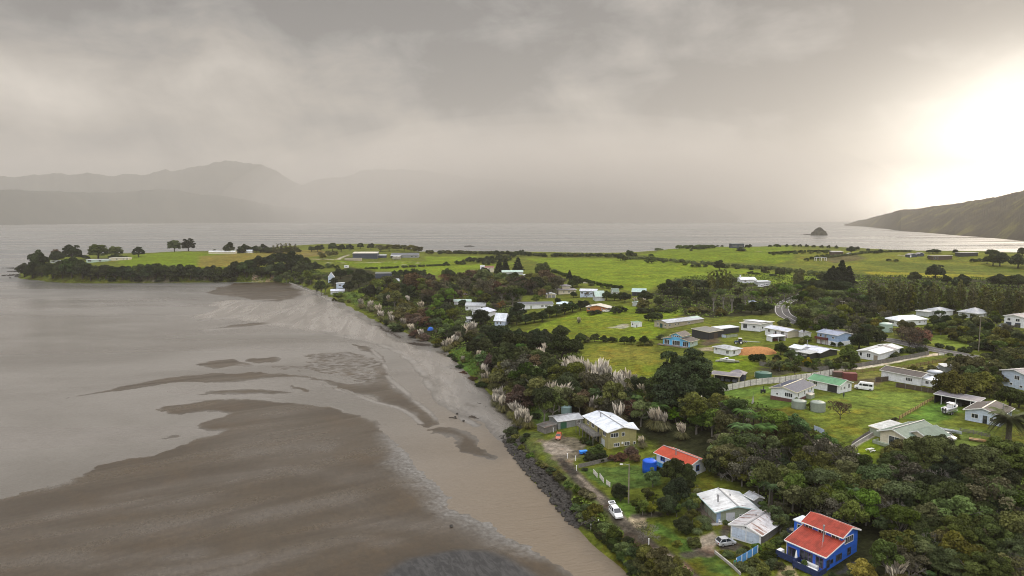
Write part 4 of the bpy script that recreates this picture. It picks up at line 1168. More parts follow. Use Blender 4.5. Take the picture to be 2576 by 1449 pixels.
many('shrub_green', M, kM, [(2140, 380, 30), (2200, 370, 34), (2260, 360, 30), (2320, 350, 30), (2080, 395, 30), (1700, 330, 26), (1780, 325, 26), (1860, 322, 26), (1950, 318, 26), (2040, 315, 26), (2130, 312, 26), (2220, 312, 26), (2300, 310, 24)])
many('dense', Nn, kN, [(300, 870, 50), (370, 855, 30), (1510, 890, 32), (1250, 885, 45, .7), (1300, 890, 40, .7), (1205, 888, 35, .7), (1940, 905, 70, .7), (2070, 920, 35, .7), (2290, 895, 60), (1950, 990, 80), (2030, 990, 85), (1880, 990, 50), (2240, 1010, 90), (2330, 1010, 60),
                       (1040, 1190, 80), (1590, 1230, 80), (1960, 1215, 65, .8), (2060, 1215, 65, .8), (2160, 1215, 65, .8), (2260, 1210, 60, .8), (500, 870, 22)])
many('shrub', Nn, kN, [(640, 885, 30), (590, 895, 28), (1210, 950, 25), (740, 985, 32, .7), (820, 990, 32, .7), (1720, 990, 40, .8), (1780, 985, 36, .8), (420, 895, 24)])
many('giant', Nn, kN, [(1280, 1130, 118, .8)])
for i in range(60):     # slender stand
    f = rng.random()
    many('slender', Y, kY, [(40 + 2530 * f, 260 + 130 * rng.random() + 60 * f + (40 if f > .7 else 0), 62 + 26 * rng.random(), 0.75 + .25 * rng.random())])
many('dense', Y, kY, [(1350, 85, 80), (1560, 130, 130), (2180, 100, 120), (2330, 110, 120), (2480, 110, 120), (120, 480, 120), (470, 440, 160), (1050, 180, 90)])
many('bush', Y, kY, [(60, 350, 110), (240, 320, 110), (1940, 320, 110), (2350, 430, 100), (2480, 480, 100), (1450, 470, 110), (1300, 480, 90), (1230, 620, 80), (2120, 640, 90)])
many('autumn', Y, kY, [(960, 990, 130, 1.2), (840, 960, 130, 1.1)])
many('rust', Y, kY, [(760, 980, 190, 1.1), (640, 940, 130), (850, 1080, 130)])
many('olive', Y, kY, [(680, 860, 130, 1.2)])
many('dense', Y, kY, [(310, 770, 100), (110, 790, 100), (230, 960, 130), (50, 1020, 120), (1110, 850, 110), (1240, 800, 110), (1380, 830, 110), (1560, 790, 110), (1680, 820, 110), (1820, 740, 110), (1950, 790, 110), (1150, 720, 90), (1340, 720, 90), (2500, 1020, 100), (2550, 1220, 100), (1520, 700, 70),
                      (2170, 1320, 110), (880, 500, 70), (460, 570, 80)])
many('shrub', Y, kY, [(1790, 1130, 95), (1900, 1140, 95), (2030, 1150, 110), (2130, 1180, 90), (1700, 930, 60, .8), (1820, 930, 70, .8), (1950, 950, 70, .8), (2080, 960, 70, .8), (2200, 980, 70, .8), (2330, 1000, 70, .8), (1600, 1170, 40), (2350, 1120, 70), (620, 1210, 60), (740, 1210, 60), (880, 1200, 50), (1650, 1210, 36), (2000, 1280, 60),
                      (500, 1290, 50), (1000, 1180, 40)])
many('bush', I, kI, [(250, 230, 110), (380, 200, 100), (480, 240, 90), (600, 250, 90), (540, 160, 90), (700, 220, 90), (820, 200, 90), (300, 100, 90), (450, 80, 90), (650, 90, 90), (800, 60, 80), (920, 130, 80), (1100, 350, 60)])
many('dense', I, kI, [(620, 390, 105), (290, 250, 90), (270, 370, 60), (530, 290, 60), (820, 450, 60), (900, 240, 60), (870, 560, 100), (970, 500, 65), (1090, 520, 60), (1000, 380, 50), (680, 590, 32), (600, 590, 28), (60, 640, 70), (150, 700, 60), (20, 740, 50), (1420, 660, 30), (1500, 650, 40)])
many('shrub_green', I, kI, [(100, 370, 60), (330, 530, 50), (280, 560, 40), (420, 370, 50), (200, 620, 50), (770, 700, 100, 1.2), (830, 730, 50), (650, 760, 50), (550, 770, 50), (430, 770, 50), (240, 740, 60), (860, 330, 50), (1250, 690, 36), (760, 380, 40), (680, 330, 40)])
many('yellow', I, kI, [(335, 770, 48)])
many('bush', I, kI, [(170, 690, 60), (220, 770, 50)])
many('olive', Gg, kG, [(1400, 370, 190, 1.1), (1150, 560, 170, 1.1), (1340, 560, 170, 1.0), (1500, 540, 160, 1.0), (1620, 600, 110), (1100, 620, 110)])
many('dense', Gg, kG, [(1860, 700, 150), (1960, 720, 120), (1760, 320, 90), (1850, 300, 90), (1960, 330, 90), (1700, 480, 80), (1980, 480, 80)])
many('shrub_olive', Gg, kG, [(1300, 350, 60), (730, 360, 55), (820, 380, 45), (1150, 330, 60), (950, 350, 50), (1230, 1150, 40), (1560, 210, 50), (1650, 260, 50), (1480, 260, 50), (380, 1010, 50), (450, 980, 40), (520, 960, 45), (290, 1060, 50)])
many('bush', Gg, kG, [(1640, 400, 70), (1560, 420, 70), (1720, 560, 60)])
many('rust', F, kF, [(1810, 920, 135, 1.0)])
many('bush', I, kI, [(1620, 420, 60), (1720, 400, 60), (1820, 380, 60), (1900, 360, 60), (2000, 380, 60), (2120, 340, 70), (2200, 400, 60), (1560, 560, 50), (2200, 560, 60), (2330, 600, 70), (2450, 560, 60), (2520, 480, 60), (1950, 300, 40), (2300, 330, 60), (1080, 430, 50), (960, 420, 60), (1100, 620, 40), (380, 300, 70), (700, 300, 60)])
many('grey', I, kI, [(560, 200, 80), (760, 150, 80), (880, 110, 80), (1000, 200, 70), (420, 170, 70), (2420, 420, 70)])
many('olive', I, kI, [(1800, 800, 60), (1560, 900, 50), (2250, 820, 90), (2350, 760, 80), (2460, 700, 90), (2150, 900, 70)])
# paddock edge
many('dense', Q, kQ, [(700, 390, 100), (720, 560, 190, 1.0), (880, 540, 90), (430, 440, 110), (560, 470, 90), (930, 450, 70), (1100, 440, 60), (1440, 470, 55), (1520, 470, 55), (1670, 470, 60), (1300, 460, 40), (1200, 450, 45), (1770, 200, 60), (1830, 195, 60), (1720, 200, 50)])
many('shrub_green', Q, kQ, [(1010, 460, 50), (1230, 460, 40), (1340, 465, 36), (1730, 500, 50), (1620, 510, 40), (1320, 870, 60, .8), (1400, 880, 60, .8), (1860, 430, 50)])
tree_at('giant', W(1722, 962), 82, 1.05, None, 0)
many('dense', W, 1.0, [(1672, 985, 50), (1775, 980, 46), (1700, 1000, 60)])
many('dense', O, kO, [(1450, 580, 95), (1540, 560, 90), (1690, 470, 120), (1830, 560, 130), (1500, 300, 90), (2060, 540, 110), (1870, 440, 50), (1960, 520, 100), (2120, 480, 80), (1280, 440, 90), (1560, 420, 70), (1170, 230, 90)])
many('bush', O, kO, [(1100, 250, 80), (1240, 260, 80), (1070, 330, 70), (1310, 350, 70), (1200, 350, 70), (1740, 590, 90), (1900, 640, 100), (2050, 680, 110), (1180, 400, 80)])
many('shrub_green', O, kO, [(1250, 320, 60), (1330, 400, 60), (1400, 480, 60), (1160, 440, 70), (1500, 500, 60), (1620, 520, 70), (700, 400, 60, .8), (660, 370, 60, .8), (1080, 560, 40, .7)])
many('shrub_brown', O, kO, [(950, 260, 80), (900, 330, 80), (980, 330, 80), (950, 480, 60), (870, 450, 60), (800, 320, 60), (1650, 690, 120, 1.2), (1560, 740, 80), (1330, 830, 50, .5), (1430, 880, 50, .5)])
many('shrub_olive', O, kO, [(760, 220, 100), (720, 270, 80), (1090, 530, 60), (1760, 830, 140, 1.2), (1880, 860, 120), (1680, 900, 100), (2020, 880, 110), (1950, 1010, 90), (2090, 960, 90)])
many('shrub', O, kO, [(620, 340, 50, .7), (720, 400, 50, .7), (1250, 700, 40, .7), (1300, 760, 40, .7), (1220, 660, 40, .7), (1520, 940, 60, .8), (1800, 1390, 75), (590, 330, 40, .7)])
many('shrub_green', Q, kQ * .8, [(600, 880, 130), (480, 900, 110), (350, 860, 110), (250, 900, 110), (1000, 950, 110), (1130, 1000, 110), (900, 1050, 110), (780, 1000, 100), (1250, 1050, 110), (1400, 1080, 110), (1600, 1100, 100), (1700, 1180, 100), (1250, 1180, 100), (1100, 1160, 100),
                     (960, 1200, 100), (1550, 1280, 100), (1850, 1200, 100), (1950, 1330, 100), (1700, 1330, 110), (1400, 1230, 90), (420, 1030, 90), (130, 830, 100), (280, 760, 100)])
many('dense', Q, kQ, [(1630, 990, 110), (1550, 960, 80), (660, 1080, 80), (1900, 1100, 110), (2100, 1200, 120), (1120, 1290, 60), (820, 1170, 60), (450, 1120, 70), (300, 1340, 60), (150, 1180, 60)])
many('fern', Q, kQ, [(1620, 1190, 90), (1340, 1180, 80), (1960, 1290, 80), (1480, 1240, 60)])
many('brown', Q, kQ, [(880, 880, 90), (1400, 1330, 80)])
PAMP = [(O, kO, [(300, 160, 42), (350, 150, 45), (400, 150, 48), (440, 175, 48), (480, 200, 50), (520, 215, 50), (560, 240, 50), (540, 270, 45), (600, 290, 45), (650, 310, 45), (700, 320, 45), (760, 340, 48), (800, 370, 45), (840, 400, 50), (880, 420, 50), (930, 450, 48),
                 (970, 450, 40), (620, 110, 40), (700, 120, 40), (800, 120, 40), (880, 190, 45), (930, 180, 45), (1010, 230, 45), (1290, 470, 50), (1330, 430, 55), (1380, 400, 60), (1430, 390, 55), (1250, 510, 50), (1200, 540, 50), (1160, 560, 48), (1480, 650, 40), (1540, 800, 60),
                 (1560, 860, 60), (1530, 870, 55), (1680, 870, 60), (1720, 740, 50), (1860, 700, 50), (1990, 860, 55), (2090, 820, 55), (2060, 900, 50), (1890, 1000, 70), (1670, 1050, 70), (1730, 1060, 70), (1720, 1120, 75), (1790, 1120, 75), (1830, 1180, 75), (1880, 1200, 75), (1930, 1240, 72), (1870, 1260, 70), (1960, 1290, 60),
                 (1330, 690, 30), (1660, 1090, 60), (640, 270, 40), (2150, 600, 60), (2080, 640, 55)]),
        (Q, kQ, [(780, 860, 100), (860, 800, 85), (930, 790, 90), (1000, 820, 90), (1180, 820, 95), (1120, 870, 90), (1240, 880, 80), (1060, 940, 85), (1350, 960, 90), (1450, 930, 90), (1400, 990, 85), (1320, 1000, 75), (590, 1080, 95), (760, 1100, 90), (700, 1100, 80), (360, 860, 75), (420, 880, 75), (480, 650, 70), (530, 570, 50),
                 (260, 1020, 80), (1640, 1040, 50), (1090, 1220, 75), (1380, 1310, 85), (1820, 1370, 90), (2220, 1230, 90), (2290, 1220, 80), (940, 1150, 50), (1550, 910, 40), (740, 770, 70), (30, 1080, 60), (850, 720, 55), (200, 700, 60), (290, 800, 60)]),
        (F, kF, [(210, 920, 75), (560, 900, 70), (490, 950, 50), (640, 960, 40), (1560, 1400, 75), (1640, 1400, 75), (1480, 1420, 70), (75, 1130, 45), (620, 1080, 40), (110, 860, 40), (1700, 1430, 60)]),
        (Cc, .2789 / 1.59, [(1300, 110, 90), (1200, 310, 60), (1770, 1350, 150), (1700, 1420, 120)]), (A, kA, [(1500, 250, 60), (1280, 150, 80), (1340, 170, 70), (970, 100, 60), (780, 50, 50), (1170, 340, 45)]), (L, kL, [(2410, 870, 40), (2500, 880, 40), (1760, 1085, 30)])]
for fn, k, its in PAMP:
    many('pampas', fn, k * 1.02, its[1:23:2] + its[23:] if fn is O else its, 1.12) if fn is not Q else many('pampas', fn, k * 1.3, its, 1.2)
# near shore
many('shrub_green', Z, kZ, [(150, 320, 130), (230, 400, 130), (120, 430, 110), (470, 600, 140), (580, 680, 130), (400, 680, 110), (730, 880, 130), (840, 960, 120), (760, 780, 80), (960, 1150, 130), (1500, 820, 80, .7), (60, 200, 80), (30, 300, 90)])
many('shrub', Z, kZ, [(250 + 52 * i + 8 * (i % 3), 560 + 56 * i - 10 * (i % 2), 75) for i in range(14)])
many('shrub_green', Z, kZ, [(330 + 52 * i, 560 + 56 * i, 80) for i in range(14)])
many('shrub_olive', Z, kZ, [(300, 330, 120), (1050, 970, 160), (1250, 1010, 170), (1180, 1120, 160), (1400, 1180, 170), (1300, 1270, 170), (1550, 1290, 160), (1480, 1120, 110), (1100, 1240, 140), (220, 130, 60, .5)])
many('shrub', Z, kZ, [(580, 780, 110), (700, 1040, 90), (880, 1220, 100), (1000, 1290, 90), (820, 780, 60), (360, 560, 90), (540, 860, 70)])
many('twig', Z, kZ, [(1060, 640, 170, 1.0), (1150, 1180, 80, .6), (210, 470, 120, .7)])
many('dense', Z, kZ, [(1370, 280, 165), (1620, 545, 115), (1640, 640, 80), (670, 90, 130, 1.1), (640, 40, 110), (1500, 60, 200, 1.1)])
many('bush', Z, kZ, [(1000, 260, 100), (1130, 290, 90), (900, 230, 80), (1680, 250, 110), (1780, 200, 100), (1500, 300, 90), (1060, 100, 110), (1150, 130, 90), (1730, 380, 90), (1650, 440, 80)])
many('shrub_green', Z, kZ, [(950, 330, 70, .8), (1100, 340, 60, .8), (1760, 800, 90, 1.0), (1820, 560, 90, .8), (2230, 990, 70, .8), (2440, 1000, 80, .8), (2520, 900, 60, .8), (2200, 960, 60)])
many('flax', Z, kZ, [(1900, 470, 110), (1800, 640, 80), (1940, 570, 90), (1700, 760, 60), (2260, 1010, 60), (2480, 930, 60)])
many('bright', A, kA, [(1260, 640, 70, 1.3)])
many('dense', A, kA, [(1430, 600, 110, 1.2), (1520, 620, 100, 1.1), (1490, 560, 75)])
many('shrub', A, kA, [(800, 430, 75), (740, 470, 50), (830, 470, 55), (690, 330, 40), (740, 350, 35), (300, 130, 40), (220, 290, 30), (190, 330, 30), (700, 570, 26, .7)])
many('shrub_brown', A, kA, [(1080, 430, 60, .8), (1000, 470, 60, .8), (1110, 480, 50), (930, 480, 40)])
many('twig', A, kA, [(1080, 400, 60, .7)])
many('shrub_green', B, kB, [(900, 1200, 70), (1050, 1190, 60), (1230, 1110, 60), (1370, 1110, 70), (1440, 1070, 60), (1500, 1030, 60), (1330, 1210, 70), (1400, 1300, 80), (1200, 1300, 80), (1050, 1340, 70), (1300, 1380, 90), (1180, 1410, 80), (1450, 1200, 70), (1080, 800, 36, .7), (870, 830, 36), (520, 1080, 70)])
many('bush', B, kB, [(1440, 720, 120), (1300, 650, 80), (1500, 830, 90), (1540, 700, 80), (520, 560, 80), (560, 480, 70), (1560, 980, 60)])
many('grey', B, kB, [(1400, 690, 90), (1480, 640, 80)])
many('dense', B, kB, [(350, 345, 118, 1.0), (200, 640, 130), (420, 420, 100), (380, 860, 110)])
many('yellow', Cc, .2789 / 1.59, [(1250, 1370, 190, .9)])
many('shrub_green', Cc, .2789 / 1.59, [(1180, 1430, 120), (1400, 1430, 90), (60, 1300, 90), (200, 1420, 90), (820, 1430, 50), (330, 700, 70, 1.3)])
many('fern', Cc, .2789 / 1.59, [(990, 560, 130), (1640, 1000, 140), (1520, 1080, 120), (1700, 1120, 120), (900, 300, 100)])
many('bare', E, kE, [(390, 800, 130, 1.5), (280, 830, 60, 1.3), (560, 680, 100, 1.3), (790, 1120, 110, 1.6), (1560, 1330, 130, 1.4), (360, 680, 70), (1420, 850, 90, 1.3)])
many('fern', E, kE, [(390, 1110, 70), (310, 1160, 80), (450, 1190, 80), (540, 1170, 70), (730, 1290, 60), (770, 1420, 60)])
many('palm', Gg, kG, [(1850, 975, 250, .95)])
many('olive', E, kE, [(480, 230, 120), (400, 290, 100), (560, 200, 70)])
many('giant', E, kE, [(760, 330, 260, 1.0), (480, 420, 200, .9), (1220, 420, 270, 1.0), (1500, 320, 230, .9), (1000, 480, 210, .9), (1100, 700, 220, .9), (800, 640, 210, .9), (1050, 1080, 230, 1.0), (1400, 1130, 240, 1.0), (700, 950, 200, .9), (1600, 1250, 200), (960, 1330, 220, .9), (1300, 1400, 230)])
many('dense', E, kE, [(330, 500, 120), (260, 620, 110), (620, 560, 130), (1350, 640, 150), (900, 850, 150), (1250, 850, 140), (500, 800, 130), (1450, 500, 150), (380, 980, 120), (250, 700, 100), (150, 800, 110), (600, 1050, 120), (880, 200, 110), (800, 250, 110), (960, 240, 90), (1180, 560, 120), (1620, 420, 90), (700, 1180, 110), (560, 1330, 100), (1620, 760, 60), (1560, 990, 120)])
for poly, n, mix_, r0, r1 in (([(1200, 910), (1300, 870), (1400, 900), (1450, 930), (1600, 965), (1830, 1000), (1900, 1030), (2040, 1075), (2180, 1170), (2110, 1190), (1950, 1140), (1800, 1080), (1640, 1040), (1480, 1020), (1400, 1010), (1300, 1020)], 95, ['bush', 'bush', 'grey', 'dense', 'bush', 'olive', 'dense', 'brown', 'bush', 'fern', 'bright', 'bush', 'grey'], 22, 40),
                              ([(1800, 1090), (1950, 1150), (2110, 1200), (2240, 1170), (2230, 1260), (2160, 1300), (2060, 1270), (1930, 1230), (1880, 1190), (1800, 1180)], 62, ['bush', 'bush', 'grey', 'dense', 'bush', 'bush', 'fern', 'olive', 'bush', 'bare', 'bush'], 24, 44),
                              ([(1010, 700), (1180, 690), (1330, 685), (1420, 705), (1400, 735), (1300, 755), (1180, 742), (1090, 762), (1000, 745)], 60, ['bush', 'brown', 'dense', 'grey', 'olive', 'bush', 'rust'], 13, 25),
                              ([(2012, 748), (2080, 740), (2085, 830), (2050, 835), (2012, 815)], 16, ['bush', 'grey', 'olive', 'bush'], 14, 22),
                              ([(2120, 745), (2220, 760), (2240, 800), (2220, 850), (2160, 850), (2130, 830)], 26, ['bush', 'grey', 'olive', 'shrub_olive', 'dense'], 11, 19),
                              ([(2365, 815), (2560, 835), (2576, 880), (2470, 870), (2360, 835)], 26, ['bush', 'olive', 'shrub_green', 'dense'], 12, 20), ([(1905, 905), (2010, 912), (2150, 912), (2150, 925), (1990, 932), (1920, 922)], 22, ['shrub_green', 'shrub_olive', 'bush'], 9, 15),
                              ([(900, 700), (1000, 690), (1060, 740), (1000, 765), (930, 745)], 16, ['bush', 'dense', 'shrub_green', 'olive'], 12, 22), ([(2400, 900), (2560, 900), (2576, 960), (2500, 965), (2420, 950)], 18, ['bush', 'olive', 'dense'], 14, 24),
                              ([(2230, 1180), (2560, 1180), (2600, 1449), (2230, 1449), (2200, 1300)], 34, ['bush', 'grey', 'bush', 'dense', 'bare', 'bush', 'olive'], 30, 56)):
    P_ = np.array(poly, float)
    got = []
    tries = 0
    while len(got) < n and tries < 6000:
        tries += 1
        q = (rng.uniform(P_[:, 0].min(), P_[:, 0].max()), rng.uniform(P_[:, 1].min(), P_[:, 1].max()))
        if sdist(np.array([q[0]]), np.array([q[1]]), P_)[0] < 4 or any((q[0] - g[0]) ** 2 + (q[1] - g[1]) ** 2 < (r0 * 0.8) ** 2 for g in got):
            continue
        if 1370 < q[0] < 1470 and 1030 < q[1] < 1075 or 2015 < q[0] < 2160 and 1040 < q[1] < 1110:
            continue
        got.append(q)
        tree_at(mix_[len(got) % len(mix_)], q, rng.uniform(r0, r1), 0.85 + .3 * rng.random())


def hedgerow(name, label, pts, h, wd, mt, cat='hedge', gap=1.6, ragged=.5, mark=None):
    P = [np.array(hit(p)) for p in pts]
    lb = []
    for a, b in zip(P[:-1], P[1:]):
        n = max(1, int(np.hypot(*(b - a)) / (wd * gap / 1.6)))
        for i in range(n):
            q = a + (b - a) * (i + rng.random()) / n + rng.normal(size=2) * wd * .25
            r_ = wd * (1 - ragged * .5 + ragged * rng.random()) * .62
            lb.append((q[0] - P[0][0], q[1] - P[0][1], gz(*q) - gz(*P[0]) + h * .5 * (1 - ragged * .4 + ragged * .8 * rng.random()), r_, h * .5 / r_))
    d = cloud(lb, min(len(lb) * 260, 16000), max(.3, wd * .22), .9, -.6)
    o = mesh_np(name, d[0], d[1], MF[mt])
    attr(o, 'tone', d[2])
    o.location = (*P[0], gz(*P[0]))
    o['category'], o['label'], o['kind'] = cat, label, 'thing'


hedgerow('hedge', 'long dark hedgerow crossing the hill pasture behind the bright field', [M(0, 388), M(500, 422), M(1000, 462), M(1700, 515), M(2300, 575)], 3.2, 4.0, 'bush')
hedgerow('hedge', 'scrub belt along the far coast beyond the green fields', [L(0, 322), L(400, 328), L(800, 336), L(1200, 350), L(1700, 362), L(2200, 372)], 4.0, 5.5, 'dark')
hedgerow('hedge', 'rough hedgerow running down beside the bright pasture to the houses', [L(1470, 540), L(1700, 620), L(1950, 680), L(2260, 730)], 2.2, 2.6, 'bush')
hedgerow('hedge', 'thin hedgerow across the upper hill slope', [M(1650, 335), M(1900, 318), M(2350, 308)], 2.4, 3.0, 'bush')
hedgerow('hedge', 'dark scrub band on the hillside below the skyline', [M(380, 285), M(600, 270), M(800, 262), M(960, 268)], 4.0, 7.0, 'bush')
hedgerow('hedge', 'clipped hedge along the paddock behind the small white cabin', [X(1640, 945), X(2050, 945), X(2530, 935)], 2.2, 2.4, 'hedge', ragged=.2)
hedgerow('hedge', 'bushy hedge beside the orange house driveway', [X(930, 960), X(1330, 930)], 3.4, 3.2, 'hedge', ragged=.2)
hedgerow('hedge', 'dark green hedge by the earth heap and grey fence', [F(620, 320), F(850, 290)], 2.6, 2.4, 'dark', ragged=.2)
hedgerow('hedge', 'long low hedge at the back of the bright green paddock', [Y(1660, 945), Y(1950, 965), Y(2450, 1010)], 2.4, 2.8, 'hedge', ragged=.2)
hedgerow('hedge', 'hedge line along the road below the bright green paddock', [Y(1130, 1135), Y(1400, 1190), Y(1750, 1255)], 1.5, 1.8, 'dark', ragged=.4)
hedgerow('hedge', 'low hedge between the farm buildings and the dark navy barn', [K(1600, 505), K(2000, 488), K(2560, 465)], 2.0, 3.0, 'bush', ragged=.3)
hedgerow('hedge', 'scrubby hedge below the hedgerow on the far right hill', [Nn(0, 960), Nn(500, 905), Nn(1000, 890)], 2.2, 3.0, 'bush', ragged=.4)


def undergrowth():
    Ps, Ss = [], []
    polys = [([W(1300, 1060), W(1240, 990), W(1120, 875), W(900, 775), W(865, 750), W(960, 700), W(1180, 720), W(1300, 770), W(1280, 830), W(1450, 860), W(1470, 930), W(1640, 960), W(1850, 1000), W(2060, 1080), W(2200, 1160), W(2400, 1165), W(2620, 1165), W(2680, 1470),
               W(2250, 1460), W(2190, 1320), W(2020, 1290), W(1960, 1330), W(1890, 1200), W(1800, 1190), W(1790, 1110), W(1640, 1040), W(1460, 1020)], 26000, 0.42),
             ([W(1640, 740), W(1700, 700), W(1850, 690), W(2150, 690), W(2576, 700), W(2576, 790), W(2200, 780), W(2060, 800), W(1950, 770), W(1800, 800), W(1660, 790)], 9000, 0.7),
             ([W(750, 715), W(690, 705), W(560, 705), W(400, 706), W(250, 708), W(120, 700), W(60, 695), W(120, 685), W(300, 690), W(500, 690), W(640, 680), W(760, 665), W(830, 690)], 9000, 0.8),
             ([Z(0, 150), Z(350, 330), Z(500, 520), Z(830, 800), Z(1000, 950), Z(1350, 1060), Z(1750, 1320), Z(1300, 1500), Z(900, 1300), Z(640, 1060), Z(330, 700), Z(0, 330)], 3500, 0.3)]
    for pts, n, s in polys:
        poly = np.array([hit(p) for p in pts])
        x = rng.uniform(poly[:, 0].min(), poly[:, 0].max(), n * 4)
        y = rng.uniform(poly[:, 1].min(), poly[:, 1].max(), n * 4)
        k = (sdist(x, y, poly) > 0) & (fbm(x / 7, y / 7, 3) > -0.32)
        x, y = x[k][:n], y[k][:n]
        z = ground(x, y)
        h = 0.25 + 1.0 * rng.random(len(x)) * np.clip(0.6 + fbm(x / 10, y / 10, 3), 0.2, 1.4)
        for j in range(3):
            Ps.append(np.stack([x + rng.normal(size=len(x)) * .4, y + rng.normal(size=len(x)) * .4, z + h * (0.3 + .35 * j)], 1))
            Ss.append(np.full(len(x), s) * (0.7 + .8 * rng.random(len(x))))
    P = np.concatenate(Ps)
    Nr = rng.normal(size=P.shape)
    Nr[:, 2] = np.abs(Nr[:, 2]) + 0.4
    Nr /= np.linalg.norm(Nr, axis=1, keepdims=True)
    V_, Fq = quads(P, Nr, np.concatenate(Ss))
    o = mesh_np('undergrowth', V_, Fq, MF['bush'], kind='stuff')
    attr(o, 'tone', np.repeat(np.clip(0.35 + fbm(P[:, 0] / 5, P[:, 1] / 5, 3) + 0.3 * rng.random(len(P)), 0, 1), 4))


undergrowth()

# ------------------------------------------------------------------ building helpers
class MB:
    """collects boxes, prisms and tubes into ONE mesh"""

    def __init__(s):
        s.v, s.f = [], []

    def add(s, vs, fs):
        o = len(s.v)
        s.v += [tuple(map(float, v)) for v in vs]
        s.f += [tuple(int(i) + o for i in f) for f in fs]
        return s

    def box(s, x0, y0, z0, x1, y1, z1):
        return s.add([(x0, y0, z0), (x1, y0, z0), (x1, y1, z0), (x0, y1, z0), (x0, y0, z1), (x1, y0, z1), (x1, y1, z1), (x0, y1, z1)],
                     [(0, 3, 2, 1), (4, 5, 6, 7), (0, 1, 5, 4), (1, 2, 6, 5), (2, 3, 7, 6), (3, 0, 4, 7)])

    def bar(s, p, q, w=0.05, h=None):
        p, q = Vector(p), Vector(q)
        d = (q - p)
        if d.length < 1e-6:
            return s
        d.normalize()
        a = d.cross(Vector((0, 0, 1)))
        a = Vector((1, 0, 0)) if a.length < 1e-3 else a.normalized()
        b = a.cross(d)
        a, b = a * w / 2, b * (h or w) / 2
        vs = [p - a - b, p + a - b, p + a + b, p - a + b, q - a - b, q + a - b, q + a + b, q - a + b]
        return s.add(vs, [(0, 1, 2, 3), (7, 6, 5, 4), (0, 4, 5, 1), (1, 5, 6, 2), (2, 6, 7, 3), (3, 7, 4, 0)])

    def prism(s, poly, axis, a0, a1):
        """poly: 2-D outline (u, z); extruded along axis 'x' or 'y'"""
        n = len(poly)
        mk = (lambda a, u, z: (a, u, z)) if axis == 'x' else (lambda a, u, z: (u, a, z))
        vs = [mk(a0, u, z) for u, z in poly] + [mk(a1, u, z) for u, z in poly]
        return s.add(vs, [tuple(range(n)), tuple(reversed(range(n, 2 * n)))] + [(i, i + n, (i + 1) % n + n, (i + 1) % n) for i in range(n)])

    def lathe(s, prof, n=20, c=(0, 0, 0)):
        vs = [(c[0] + r * math.cos(2 * math.pi * j / n), c[1] + r * math.sin(2 * math.pi * j / n), c[2] + z) for r, z in prof for j in range(n)]
        fs = [(i * n + j, i * n + (j + 1) % n, (i + 1) * n + (j + 1) % n, (i + 1) * n + j) for i in range(len(prof) - 1) for j in range(n)]
        fs += [tuple(reversed(range(n))), tuple(range((len(prof) - 1) * n, len(prof) * n))]
        return s.add(vs, fs)

    def tube(s, pts, rad, k=8):
        V_, Fq = tube(pts, rad, k)
        n = len(pts)
        return s.add(V_, list(map(tuple, Fq)) + [tuple(reversed(range(k))), tuple(range((n - 1) * k, n * k))])

    def build(s, name, mat, parent=None, sm=False):
        me = bpy.data.meshes.new(name)
        me.from_pydata(s.v, [], s.f)
        me.materials.append(mat)
        import bmesh
        bm = bmesh.new(); bm.from_mesh(me)
        bmesh.ops.recalc_face_normals(bm, faces=bm.faces)
        bm.to_mesh(me); bm.free()
        if sm:
            me.polygons.foreach_set('use_smooth', [True] * len(me.polygons))
        o = bpy.data.objects.new(name, me)
        COL.objects.link(o)
        if parent:
            o.parent = parent
        return o


LANDMARKS = []


def thing(name, label, cat, loc, rz=0.0, group=None, mark=None):
    o = bpy.data.objects.new(name, None)
    COL.objects.link(o)
    o.location, o.rotation_euler = loc, (0, 0, rz)
    o['label'], o['category'] = label, cat
    if group:
        o['group'] = group
    if mark:
        LANDMARKS.append((mark, loc[0], loc[1]))
    return o


def board_mat(name, col, rough=0.6, pitch=0.22, dirt=0.22, vertical=False):
    m, t, b = new_mat(name)
    p = obj_pos(t)
    n1 = noise(t, mapping(t, p, (0.6, 0.6, 2.5)), 1.0, 5, 0.65)
    n2 = noise(t, mapping(t, p, (2.5, 2.5, 0.35)), 1.0, 4, 0.7)
    k = mth(t, 'MULTIPLY', mapr(t, n1, 0.35, 0.7, 1.0, 1 - dirt), mapr(t, n2, 0.4, 0.75, 1.0, 1 - dirt * 0.8))
    s = nn(t, 'ShaderNodeVectorMath', _operation='SCALE', i0=col)
    t.links.new(k, s.inputs['Scale'])
    t.links.new(s.outputs[0], b.inputs['Base Color'])
    b.inputs['Roughness'].default_value = rough
    sp = nn(t, 'ShaderNodeSeparateXYZ', Vector=p)
    h = mth(t, 'FRACT', mth(t, 'DIVIDE', mth(t, 'ADD', sp.outputs[0], sp.outputs[1]) if vertical else sp.outputs[2], pitch))
    bump(t, b, h, 0.5, 0.03)
    return m


